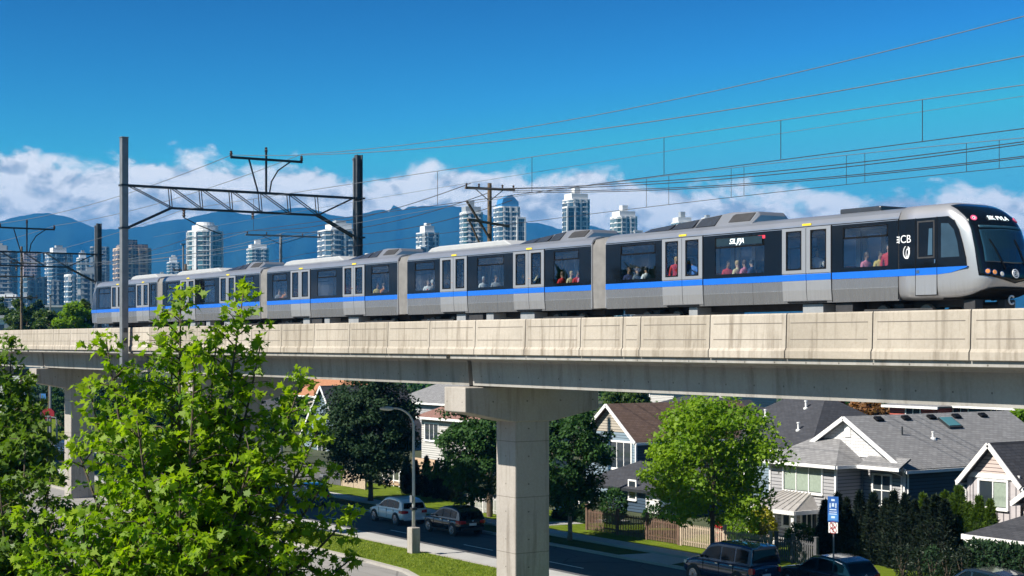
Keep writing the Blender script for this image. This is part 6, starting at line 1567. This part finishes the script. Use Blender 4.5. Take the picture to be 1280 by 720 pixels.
mt['sign_text'] = M('sign_pale', (.55,.68,.85), .5); mt['sign_red'] = M('sign_red', (.30,.02,.03), .4); mt['sign_black'] = M('sign_black', (.02,.02,.02), .5)
pb = plate('blue_plate', zz(652), zz(620.5), .56, mt['sign_blue'], sign)
H_ = zz(620.5)-zz(652); z0s = zz(652)
plate('plate_band', z0s+H_*.05, z0s+H_*.33, .50, mt['sign_blue2'], pb, -.073, .006)
for (a, b_, w_, x_) in ((.82,.90,.18,0),(.55,.74,.06,-.15),(.55,.74,.06,.15),(.60,.74,.12,0),(.46,.50,.36,0),(.37,.40,.40,0),(.29,.32,.38,0),(.14,.22,.2,0)):
    plate('pictogram', z0s+H_*a, z0s+H_*b_, w_, mt['sign_text'], pb, -.079, .006, x_)
pw_ = plate('white_plate', zz(666), zz(653), .48, mt['white'], sign)
for zc in (zz(656.2), zz(662.8)):
    ux = fx @ Vector((1,0,0)); nrm_ = fx @ Vector((0,-1,0)); c = Vector((sx_, sy_, zc)) + nrm_*.075
    b = MB(); disc(b, c, nrm_, .18, .006, 20, .15); b.bar(c+nrm_*.003-ux*.12+Vector((0,0,.12)), c+nrm_*.003+ux*.12-Vector((0,0,.12)), .045, .006, up=nrm_); rg = b.build('prohibition_ring', mt['sign_red'], pw_)
    if zc == zz(656.2):
        text('pictogram', 'P', c + nrm_*.001, Matrix((ux, Vector((0,0,1)), nrm_)).transposed().to_euler(), .24, mt['sign_black'], pw_)
    else:
        b = MB(); b.bar(c-Vector((0,0,.09))+nrm_*.001, c+Vector((0,0,.09))+nrm_*.001, .05, .004, up=nrm_); b.build('pictogram', mt['sign_black'], pw_)

ss = thing('stop_sign', (Xat(60,55.9), 55.9, .12), 'red traffic sign on a pale post far down the street by the slim pier', 'sign'); q = at(60, 517, 55.9)
MB().tube([(q.x, q.y, 0), (q.x, q.y, q.z)], .09, 8).build('post', mt['steel'], ss)
b = MB(); ux = RV; b.prism([q + RV*.75*math.cos(R(22.5+45*k)) + Vector((0,0,.62*math.sin(R(22.5+45*k)))) for k in range(8)], A*.05); b.build('sign_plate', mt['sign_red'], ss)
ss = thing('road_sign', (Xat(50,57.6), 57.6, .12), 'dark purple board on a short post beside the red traffic sign', 'sign'); q = at(50, 522, 57.6)
MB().tube([(q.x, q.y, 0), (q.x, q.y, q.z)], .10, 8).build('post', mt['steel_dark'], ss)
b = MB(); b.obox(q, RV*.85, A*.05, Vector((0,0,.65))); b.build('sign_plate', M('sign_purple', (.10,.05,.10), .5), ss); b = MB(); b.obox(q-A*.06, RV*.55, A*.01, Vector((0,0,.16))); b.build('sign_panel', mt['sign_text'], ss)
ss = thing('street_sign', (Xat(50.5,62), 62, .12), 'blue street name blade on a tall thin pole under the guideway', 'sign'); q = at(50.5, 495, 62)
MB().tube([(q.x, q.y, 0), (q.x, q.y, q.z+.3)], .07, 8).build('post', mt['steel'], ss); b = MB(); b.obox(q+RV*.3, RV*.38, A*.03, Vector((0,0,.3))); b.build('sign_plate', mt['sign_blue2'], ss)
ss = thing('street_lamp', (Xat(71,55.7), 55.7, .12), 'short lamp post beside the parked car under the far girder', 'street lamp'); q = at(71, 521, 55.7)
MB().tube([(q.x, q.y, 0), (q.x, q.y, q.z-.5), q-Vector((0,0,.1))-RV*.1, q-RV*.9], [.13,.11,.09,.07], 8).build('pole', mt['steel'], ss); b = MB(); b.obox(q-RV*1.1, RV*.4, A*.2, Vector((0,0,.1))); b.build('lamp_head', mt['steel'], ss, bevel=.05)
ss = thing('bus_shelter', (Xat(35,58), 58, .12), 'pale glass bus shelter beyond the dark purple board', 'bus shelter'); q = at(35, 527, 58)
MB().obox(q, RV*1.3, A*.9, Vector((0,0,.08))).build('roof', mt['t_white'], ss)
for s in (-1, 1): MB().bar(q+RV*1.1*s, Vector((q.x, q.y, 0))+RV*1.1*s, .14, .14).build('post', mt['steel'], ss)
MB().obox(Vector((q.x, q.y, q.z*.5+.2))+A*.7, RV*1.05, A*.03, Vector((0,0,q.z*.4))).build('glass_panel', mt['glass_train'], ss)
# utility pedestal by the dark fence, bins
b_ = thing('utility_pedestal', (Xat(404,58.9), 58.9, .13), 'pale grey utility pedestal on the pavement before the tall fences', 'utility box'); q = at(404, 593, 58.9)
b = MB(); b.bx(q.x-.3, q.x+.3, 58.7, 59.1, .1, q.z); b.build('cabinet', mt['steel'], b_, bevel=.06); b = MB(); b.bx(q.x-.26, q.x+.26, 58.685, 58.70, q.z-.7, q.z-.2); b.build('panel', mt['steel_dark'], b_)
def bin_(X, Y, label, m, h=1.05):
    r = thing('litter_bin', (X, Y, .13), label, 'bin'); b = MB(); b.loft([[(X-.24,Y-.26,.13),(X+.24,Y-.26,.13),(X+.24,Y+.26,.13),(X-.24,Y+.26,.13)], [(X-.3,Y-.33,h),(X+.3,Y-.33,h),(X+.3,Y+.33,h),(X-.3,Y+.33,h)]]); b.build('bin_body', m, r, bevel=.03)
    b = MB(); b.prism([(X-.33, Y-.37, h), (X-.33, Y+.36, h), (X-.33, Y+.36, h+.12), (X-.33, Y-.2, h+.10)], (.66,0,0)); b.build('lid', m, r)
bin_(Xat(700,66.3), 66.3, 'blue wheeled bin by the porch past the pier', mt['sign_blue2'], 1.15)
bin_(Xat(131,55.9), 55.9, 'dark bin on the verge past the slim pier', mt['sign_black'], 1.3)

# ------------------------------------------------------------------ parked cars
mt['car_white'] = M('paint_white', (.84,.85,.86), .25, 0, coat=1, var=.02); mt['car_black'] = M('paint_black', (.008,.009,.012), .2, 0, coat=1)
mt['car_blue'] = M('paint_navy', (.012,.028,.075), .22, .2, coat=1); mt['car_dark'] = M('paint_slate', (.018,.028,.042), .22, .3, coat=1); mt['car_teal'] = M('paint_teal', (.02,.08,.14), .22, .2, coat=1)
mt['car_glass'] = (lambda t: (t.bsdf((.004,.006,.008), .03, 0, .25), t.m)[1])(NT('car_glass'))
mt['rim'] = M('alloy_rim', (.55,.56,.58), .25, .9); mt['plastic'] = M('black_plastic', (.02,.02,.022), .6)
def car(Xrear, Yn, L, W, H, paint, label, style='hatch', z0=0, name='parked_car', cat='car'):
    """nose towards -X, right flank at Yn towards the camera"""
    r = thing(name, (Xrear-L/2, Yn+W/2, z0), label, cat, 'cars parked along the kerb')
    yc = Yn + W/2; hw = W/2
    def P(f, y, z): return (Xrear - f*L, yc + y, z0 + z)        # f 0 rear, 1 nose
    gc = .22*H/1.5; belt = H*.60
    if style == 'suv': top = [(0,.60),(.03,.97),(.16,1.0),(.48,1.0),(.60,.94),(.735,.63)]; hood = [(.735,.63),(.80,.61),(.93,.575),(.985,.50),(1.0,.42)]; rear_b = .60
    elif style == 'wagon': top = [(0,.60),(.10,.90),(.22,.97),(.42,1.0),(.52,.96),(.70,.62)]; hood = [(.70,.62),(.80,.585),(.93,.53),(.985,.45),(1.0,.38)]; rear_b = .60
    else: top = [(0,.60),(.055,.86),(.13,.945),(.24,.985),(.36,1.0),(.46,.985),(.55,.925),(.75,.625)]; hood = []; rear_b = .60
    # lower body: stations along the length
    st = [(0.0,.86,.40,.52),(.012,.93,.30,.57),(.05,.985,.25,rear_b),(.15,1.0,.22,rear_b+.005),(.4,1.0,.20,.61),(.72,1.0,.21,.625),(.80,.99,.22,.605),(.90,.96,.24,.555),(.965,.89,.27,.49),(.992,.78,.30,.42),(1.0,.66,.33,.38)]
    rings = []
    for f, wf, zb, ztp in st:
        zb_, zt_ = zb*H*.8, ztp*H; w_ = hw*wf; zm = zb_ + (zt_-zb_)*.45
        half = [(0, zb_), (w_*.86, zb_), (w_*.97, zb_+.06), (w_, zm), (w_*.985, zb_+(zt_-zb_)*.8), (w_*.93, zt_), (w_*.55, zt_+.015*H), (0, zt_+.02*H)]
        ring = [P(f, y, z) for y, z in half] + [P(f, -y, z) for y, z in half[-2:0:-1]]; rings.append(ring)
    body = MB().loft(rings).build('body', paint, r, smooth=True, sub=1)
    # greenhouse
    def cab(f, z, ins): return (f, z*H, hw*(.95 - ins))
    prof = [(top[0][0]+.012, rear_b*.99)] + list(top[1:-1]) + [(top[-1][0], top[-1][1]*.985)]
    rings = []
    for f, z in prof:
        t_ = max(0, (z-.6)/.4); w_ = hw*(.95-.17*t_); crown = .02*H*t_
        zt_ = z*H; half_l = [(w_ if t_ < .1 else w_, zt_-.0)]
        rings.append((f, w_, zt_, crown))
    bm = MB(); secs = []
    for f, w_, zt_, cr in rings:
        zb_ = .58*H; wb = hw*.95
        half = [(wb, zb_), (w_+ (wb-w_)*.12, zt_-.03*H if zt_-.03*H > zb_ else zb_+.001), (w_*.93, zt_+cr*.6), (w_*.5, zt_+cr), (0, zt_+cr*1.15)]
        secs.append([P(f, y, z) for y, z in half] + [P(f, -y, z) for y, z in half[-2::-1]])
    bm.loft(secs); bm.build('cabin', paint, r, smooth=False, bevel=.02)
    # windows laid on the cabin faces, a little proud
    def w_at(z): t_ = max(0, (z/H-.6)/.4); return hw*(.95-.155*t_)
    def roofz(f): return float(np.interp(f, [a for a, _ in prof], [b for _, b in prof]))*H
    spans = {'hatch': [(.115,.245),(.258,.44),(.453,.695)], 'suv': [(.06,.22),(.245,.415),(.44,.68)], 'wagon': [(.11,.225),(.25,.425),(.45,.65)]}[style]
    for s in (-1, 1):
        for a, b_ in spans:
            zlo = .635*H; pts = []
            for f in np.linspace(a, b_, 6):
                zz_ = min(roofz(f)-.075*H, .925*H); pts.append((f, max(zz_, zlo+.02)))
            poly = [P(a, s*(w_at(zlo)+.012), zlo), P(b_, s*(w_at(zlo)+.012), zlo)] + [P(f, s*(w_at(z)+.012), z) for f, z in reversed(pts)]
            MB().prism(poly, (0, -s*.02, 0)).build('window', mt['car_glass'], r)
        if style == 'wagon':
            arc = [P(f, s*(w_at(min(roofz(f)-.05*H,.945*H))+.018), min(roofz(f)-.055*H,.94*H)) for f in np.linspace(.08, .69, 14)]; MB().tube(arc, .018, 5).build('window_trim', mt['chrome'], r)
    fz = lambda f0, z: 0
    (fr0, zr0), (fr1, zr1) = (prof[0], prof[1]); k0, k1 = .14, .90
    A_, B_ = [(fr0+(fr1-fr0)*k, (zr0+(zr1-zr0)*k)*H) for k in (k0, k1)]
    MB().prism([P(A_[0]-.004, -w_at(A_[1])*.86, A_[1]), P(A_[0]-.004, w_at(A_[1])*.86, A_[1]), P(B_[0]-.006, w_at(B_[1])*.84, B_[1]+.01), P(B_[0]-.006, -w_at(B_[1])*.84, B_[1]+.01)], (.012, 0, .004)).build('rear_window', mt['car_glass'], r)
    (ff0, zf0), (ff1, zf1) = prof[-1], prof[-2]
    C_, D_ = [(ff0+(ff1-ff0)*k, (zf0+(zf1-zf0)*k)*H) for k in (.1, .92)]
    MB().prism([P(C_[0]+.004, -w_at(C_[1])*.9, C_[1]+.01), P(C_[0]+.004, w_at(C_[1])*.9, C_[1]+.01), P(D_[0]+.004, w_at(D_[1])*.86, D_[1]+.015), P(D_[0]+.004, -w_at(D_[1])*.86, D_[1]+.015)], (-.012, 0, .004)).build('windscreen', mt['car_glass'], r)
    # wheels
    rw = .225*H if style != 'suv' else .205*H
    for f in (.185, .80):
        for s in (-1, 1):
            c = P(f, s*(hw-.10), rw)
            b = MB(); b.lathe([(rw*1.16, -.05*s), (rw*1.16, .104*s), (rw*.5, .104*s)], c, 24, 'y'); b.build('wheel_arch', mt['plastic'], r)
            b = MB(); b.lathe([(rw*.62,-.09*s),(rw*.95,-.1*s),(rw,-.07*s),(rw,.10*s),(rw*.94,.125*s),(rw*.66,.128*s),(rw*.62,.10*s)], c, 26, 'y'); wh = b.build('wheel', mt['rubber'], r, smooth=False)
            b = MB(); b.lathe([(rw*.66,.10*s),(rw*.66,.135*s),(rw*.58,.135*s),(rw*.55,.112*s),(rw*.1,.112*s),(rw*.1,.13*s),(0.001,.13*s)], c, 22, 'y')
            for k in range(7):
                a = k*2*math.pi/7; b.bar(Vector(c)+Vector((0,.125*s,0)), Vector(c)+Vector((math.cos(a)*rw*.6, .125*s, math.sin(a)*rw*.6)), rw*.14, .02, up=(0,1,0))
            b.build('rim', mt['rim'], wh)
    # lights, plates, bumpers, mirrors, handles
    for s in (-1, 1):
        zl = .50*H if style != 'suv' else .46*H
        hgt = .13*H if style != 'suv' else .15*H; wrap = .085 if style != 'suv' else .028
        pts = [(-.010, hw*.52), (-.006, hw*.80), (.012, hw*.985), (wrap, hw*1.012)] if style != 'suv' else [(-.008, hw*.74), (-.004, hw*.88), (.012, hw*.985), (.026, hw*1.01)]
        b = MB(); b.loft([[P(f, s*y, zl-hgt*.35*(.7 if i in (0,3) else 1)) for i, (f, y) in enumerate(pts)], [P(f, s*y, zl+hgt*.55*(.75 if i in (0,3) else 1)) for i, (f, y) in enumerate(pts)]], closed=False)
        o = b.build('tail_light', mt['red_lamp'], r); sm = o.modifiers.new('s','SOLIDIFY'); sm.thickness = .02
        b = MB(); b.loft([[P(f, s*hw*y, .42*H) for f, y in ((.925,.965),(.965,.90),(.992,.72))], [P(f, s*hw*y, .49*H) for f, y in ((.90,.97),(.955,.91),(.985,.74))]], closed=False)
        o = b.build('headlight', mt['lamp_white'], r); sm = o.modifiers.new('s','SOLIDIFY'); sm.thickness = .02
        b = MB(); mx = .655; b.obox(P(mx, s*(hw+.10), .66*H), (.07,0,0), (0,.09,0), (0,0,.06)); b.build('mirror', paint if style != 'suv' else mt['plastic'], r, bevel=.03)
        for f in (.27, .47): b = MB(); b.obox(P(f, s*(hw*.992+.012), .545*H), (.09,0,0), (0,.012,0), (0,0,.015)); b.build('door_handle', mt['chrome'], r)
        for f in (.245, .44, .665):
            b = MB(); b.bx(Xrear-f*L-.006, Xrear-f*L+.006, yc+s*hw*.99-.012, yc+s*hw*.99+.012, z0+.27*H, z0+.59*H); b.build('door_gap', mt['seal'], r)
        b = MB(); b.bx(Xrear-.72*L, Xrear-.27*L, yc+s*hw-.03, yc+s*hw+.008, z0+.155*H, z0+.215*H); b.build('side_sill', mt['plastic'], r)
        if style == 'suv':
            b = MB(); b.tube([P(.10, s*hw*.70, H*1.0), P(.13, s*hw*.70, H*1.045), P(.44, s*hw*.70, H*1.045), P(.47, s*hw*.70, H*1.0)], .022, 6); b.build('roof_rail', mt['plastic'], r)
    b = MB(); b.bx(Xrear-.03, Xrear+.045, yc-hw*.84, yc+hw*.84, z0+.20*H, z0+.315*H); b.build('rear_bumper', mt['plastic'] if style == 'suv' or paint is mt['car_black'] else paint, r, bevel=.03)
    zp = .43*H if style == 'hatch' else (.36*H if style == 'suv' else .44*H)
    b = MB(); b.bx(Xrear+.005, Xrear+.035, yc-.26, yc+.26, z0+zp-.075, z0+zp+.075); b.build('licence_plate', mt['white'], r)
    b = MB(); b.lathe([(.07,.0),(.07,.02),(.05,.03)], P(0, 0, zp+.16*H/1.6+.03), 12, 'x'); b.build('rear_badge', mt['chrome'], r)
    b = MB(); b.bx(Xrear-.985*L-.02, Xrear-.985*L+.05, yc-hw*.5, yc+hw*.5, z0+.22*H, z0+.36*H); b.build('grille', mt['plastic'], r)
    return r
car(Xat(502,52.6), 52.6, 4.75, 2.0, 1.78, mt['car_white'], 'white hatchback parked beneath the large dark tree')
car(Xat(574,52.6), 52.6, 4.75, 2.0, 1.78, mt['car_black'], 'glossy black crossover parked behind the street lamp')
car(Xat(938,52.6), 52.6, 5.35, 2.1, 2.22, mt['car_blue'], 'dark blue SUV with roof rails parked by the beige fence', 'suv')
car(Xat(1063,55.6), 55.6, 5.3, 2.1, 1.78, mt['car_dark'], 'dark slate wagon with chrome window trim in front of the bus stop sign', 'wagon')
car(Xat(1262,58.4), 58.4, 5.2, 2.0, 1.74, mt['car_dark'], 'dark car at the bottom edge showing only its roof', 'wagon')
car(Xat(80,53.2), 53.2, 5.0, 2.0, 1.9, mt['car_teal'], 'small looking dark car parked far down the street by the slim pier', 'suv')
car(Xat(384,52.6), 52.6, 4.6, 1.95, 1.7, mt['car_teal'], 'teal car largely hidden behind the maple leaves')
# ------------------------------------------------------------------ passengers
def skin_body(verts, edges, radii, sub=1):
    me = bpy.data.meshes.new('body'); me.from_pydata([Vector(v) for v in verts], edges, []); o = bpy.data.objects.new('tmp_body', me); COL.objects.link(o)
    md = o.modifiers.new('skin', 'SKIN'); md.use_smooth_shade = True
    for i, r_ in enumerate(radii):
        sv = me.skin_vertices[0].data[i]; sv.radius = r_ if isinstance(r_, tuple) else (r_, r_); sv.use_root = (i == 0)
    sb = o.modifiers.new('sub', 'SUBSURF'); sb.levels = sub; sb.render_levels = sub
    dg = bpy.context.evaluated_depsgraph_get(); nm = bpy.data.meshes.new_from_object(o.evaluated_get(dg))
    bpy.data.objects.remove(o); return nm
def figure(kind):
    """facing -Y; returns (verts, edges, radii) for a standing or seated adult, metres"""
    V = []; E = []; Rr = []
    def add(p, r_, par=None):
        V.append(p); Rr.append(r_); i = len(V)-1
        if par is not None: E.append((par, i))
        return i
    hip = .92 if kind == 'stand' else .48
    pe = add((0,0,hip), (.15,.11)); wa = add((0,.0,hip+.20), (.135,.10), pe); ch = add((0,.0,hip+.38), (.165,.11), wa); nk = add((0,.01,hip+.54), (.058,.058), ch)
    ne = add((0,-.005,hip+.61), (.055,.055), nk); hd = add((0,-.02,hip+.70), (.072,.088), ne); tp = add((0,-.01,hip+.80), (.074,.088), hd); add((0,0,hip+.855), (.045,.05), tp)
    add((0,-.125,hip+.70), (.014,.012), hd)
    for s in (-1, 1):
        sh = add((s*.17,.0,hip+.47), (.06,.06), ch)
        if kind == 'stand' and s > 0: el = add((s*.27,-.10,hip+.24), (.043,.043), sh); wr = add((s*.20,-.30,hip+.33), (.03,.03), el)
        elif kind == 'stand': el = add((s*.25,.02,hip+.20), (.043,.043), sh); wr = add((s*.25,-.05,hip-.04), (.03,.03), el)
        else: el = add((s*.24,-.02,hip+.20), (.043,.043), sh); wr = add((s*.14,-.24,hip+.17), (.03,.03), el)
        d = Vector(V[wr]) - Vector(V[el]); d.normalize(); pa = add(tuple(Vector(V[wr])+d*.07), (.034,.02), wr)
        for k in range(4): q = Vector(V[pa])+d*(.075-.006*abs(k-1.5))+Vector((.018*(k-1.5),0,-.012)); add(tuple(q), .009, pa)
        add(tuple(Vector(V[wr])+d*.055+Vector((-s*.045,0,.01))), .010, wr)
        if kind == 'stand':
            kn = add((s*.10,-.02,.50), (.065,.065), pe); an = add((s*.105,.02,.09), (.042,.042), kn); add((s*.11,-.15,.035), (.042,.03), an)
        else:
            kn = add((s*.11,-.42,hip+.02), (.065,.065), pe); an = add((s*.11,-.40,.09), (.042,.042), kn); add((s*.115,-.56,.035), (.042,.03), an)
    return V, E, Rr, hip
BODY = {}
for kind in ('stand', 'sit'):
    V, E, Rr, hip = figure(kind); body = skin_body(V, E, Rr)
    bm = bmesh.new(); bm.from_mesh(body); bm.normal_update()
    def shell(pred, off, name):
        b2 = bm.copy(); b2.normal_update()
        dele = [f for f in b2.faces if not pred(f.calc_center_median())]; bmesh.ops.delete(b2, geom=dele, context='FACES')
        nn_ = {v.index: v.normal.copy() for v in b2.verts}
        for v in b2.verts: v.co += v.normal*off
        m_ = bpy.data.meshes.new(name); b2.to_mesh(m_); b2.free(); m_.polygons.foreach_set('use_smooth', [True]*len(m_.polygons)); return m_
    arm = lambda c: abs(c.x) > .19 or (c.y < -.13 and c.z > hip+.03)
    wristz = lambda c: True
    top = shell(lambda c: hip-.03 < c.z < hip+.565 and not (c.y < -.20 and kind == 'stand' and c.z > hip+.27) and not (kind == 'stand' and c.x < -.2 and c.z < hip+.02) and not (kind == 'sit' and c.y < -.17), .016, 'shirt')
    if kind == 'stand': leg = shell(lambda c: .10 < c.z < hip+.02 and abs(c.x) < .185, .014, 'trousers')
    else: leg = shell(lambda c: c.z < hip+.09 and c.z > .1 and abs(c.x) < .2 and not (c.z > hip+.06 and c.y < -.1), .014, 'trousers')
    hair = shell(lambda c: c.z > hip+.735 and (c.y > -.075 or c.z > hip+.815) or (c.z > hip+.64 and c.y > .03), .014, 'hair')
    hairl = shell(lambda c: (c.z > hip+.735 and (c.y > -.07 or c.z > hip+.815)) or (c.z > hip+.52 and c.y > .015 and abs(c.x) < .12), .020, 'hair')
    bm.free(); BODY[kind] = (body, top, leg, hair, hairl, hip)
eye_me = {}
for kind in BODY:
    hip = BODY[kind][5]
    for s in (-1, 1):
        b = MB(); b.lathe([(.012,-.002),(.011,.004),(.002,.008)], (s*.032, -.108, hip+.735), 8, 'y'); o = b.build('eye', mt['sign_black']); eye_me[kind, s] = o.data; bpy.data.objects.remove(o)
skinm = [M('skin_light', (.58,.36,.26), .55, var=.05), M('skin_tan', (.40,.23,.15), .55, var=.05), M('skin_deep', (.16,.085,.055), .55, var=.05)]
hairm = {'black': M('hair_black', (.012,.010,.010), .5), 'brown': M('hair_brown', (.08,.045,.025), .5), 'blond': M('hair_blond', (.42,.28,.12), .5), 'grey': M('hair_grey', (.45,.45,.45), .5), 'red': M('hair_auburn', (.22,.07,.03), .5)}
cloth = {n: M('cloth_'+n, c, .8) for n, c in dict(red=(.55,.025,.03), white=(.75,.75,.74), navy=(.02,.035,.12), blue=(.04,.16,.5), slate=(.13,.16,.2), cream=(.62,.52,.30), yellow=(.6,.45,.12), pink=(.65,.2,.28), grey=(.3,.3,.31), black=(.015,.015,.017), denim=(.10,.2,.38), orange=(.65,.22,.06), green=(.05,.2,.08), jeans=(.35,.48,.62)).items()}
def linked(name, me, m, parent):
    o = bpy.data.objects.new(name, me); COL.objects.link(o); o.parent = parent
    if not me.materials: me.materials.append(None)
    o.material_slots[0].link = 'OBJECT'; o.material_slots[0].material = m; return o
def person(px, y, kind, label, topc, legc, hairc='brown', skin=0, turn=0, s=1.0, long=False, z=None):
    Y = YC + y; X = Xat(px, Y); body, top, leg, hair, hairl, hip = BODY[kind]
    r = thing('person', (X, Y, RT+1.0 if z is None else z), label, 'person', 'passengers inside the train')
    r.rotation_euler = (0, 0, R(turn)); r.scale = (s, s, s)
    linked('body', body, skinm[skin], r); linked('shirt', top, cloth[topc], r); linked('trousers', leg, cloth[legc], r); linked('hair', hairl if long else hair, hairm[hairc], r)
    for e in (-1, 1): linked('eye', eye_me[kind, e], mt['sign_black'], r)
    return r
# lead car
P_ = [
 (786,-1.02,'sit','passenger in navy top and cream collar at the first window of the lead car','navy','denim','brown',1,79),
 (797,-1.02,'sit','passenger in slate grey top, middle of three at the first lead car window','slate','black','brown',0,-83),
 (808,-1.02,'sit','passenger in white top nearest the doors at the first lead car window','white','denim','black',1,-87),
 (845,-.98,'stand','passenger in red jacket and pale jeans standing behind the first lead car door leaf','red','jeans','blond',0,70),
 (866,-.45,'stand','tall passenger in blue at the second door leaf, behind a shorter one','blue','navy','brown',1,20),
 (861,-.95,'stand','shorter passenger in bright blue with red trousers at the second door leaf','blue','red','black',1,-30),
 (910,-1.02,'sit','passenger in red leaning back under the lit display window','red','black','black',1,75),
 (922,-1.02,'sit','passenger in cream and navy at the display window of the lead car','cream','navy','blond',0,-83),
 (931,-1.02,'sit','passenger in pink and white at the display window of the lead car','pink','white','brown',1,-79),
 (940,-1.02,'sit','dark haired passenger in navy at the end of the display window','navy','black','black',0,-75),
 (1021,-1.0,'stand','passenger in white coat and red trousers standing at the last passenger door','white','red','black',0,60),
 (1083,-1.02,'sit','passenger in pink seated low in the window before the cab','pink','black','brown',1,87),
 (1100,-1.02,'sit','passenger in yellow seated in the window before the cab','yellow','black','black',1,75),
 (1111,-.95,'stand','pale haired passenger in red and white standing just before the cab door','red','white','grey',0,30),
 # second car
 (535,-1.02,'sit','passenger in white at the rear window of the second car','white','denim','brown',0,75),
 (541,-1.02,'sit','grey clad passenger beside the one in white, second car rear window','grey','black','grey',1,-79),
 (559,-.98,'stand','passenger in white and red at the rear door of the second car','white','red','black',0,30),
 (575,-.98,'stand','dark clad passenger with blue cap colour top at the rear door of the second car','black','navy','black',1,-30),
 (604,-1.02,'sit','white clad passenger low in the middle window of the second car','white','black','grey',1,91),
 (620,-1.02,'sit','passenger in grey at the end of the middle window of the second car','grey','black','brown',0,75),
 (653,-1.02,'sit','blond passenger in denim seen through the front door of the second car','denim','white','blond',0,87),
 (671,-1.0,'stand','passenger in cream at the front door of the second car','cream','black','brown',0,-30),
 (703,-1.02,'sit','passenger in red and dark trousers at the front window of the second car','red','navy','brown',1,-87),
 (714,-1.02,'sit','blond passenger in cream coat, middle of the second car front window','cream','cream','blond',0,91),
 (722,-1.02,'sit','passenger in red beside the cream coat in the second car front window','red','red','black',1,83),
 (728,-1.02,'sit','passenger in pink at the end of the second car front window','pink','black','brown',1,87),
 # third car and beyond
 (349,-1.02,'sit','passenger in grey at the rear window of the middle car','grey','black','brown',0,91),
 (357,-1.02,'sit','passenger in orange at the rear window of the middle car','orange','black','black',1,-83),
 (372,-1.0,'stand','passenger in red at the rear door of the middle car','red','black','black',1,20),
 (437,-1.0,'stand','passenger in pink at the front door of the middle car','pink','navy','blond',0,20),
 (448,-1.0,'stand','passenger in red at the front door leaf of the middle car','red','navy','brown',1,-20),
 (472,-1.02,'sit','passenger in yellow at the front window of the middle car','yellow','black','black',1,83),
 (480,-1.02,'sit','passenger in orange at the front window of the middle car, beside the yellow one','orange','black','brown',0,-75),
 (281,-1.02,'sit','passenger in white in the fourth car','white','black','black',0,79),
]
for (px, y, kd, lab, a, b, h_, sk, tu) in P_:
    person(px, y, kd, lab, a, b, h_, sk, tu, 1.0 if kd == 'sit' else random.uniform(.95, 1.02), long=(h_ in ('blond','brown') and random.random() < .5), z=(RT+1.0 if kd == 'stand' else RT+1.16))
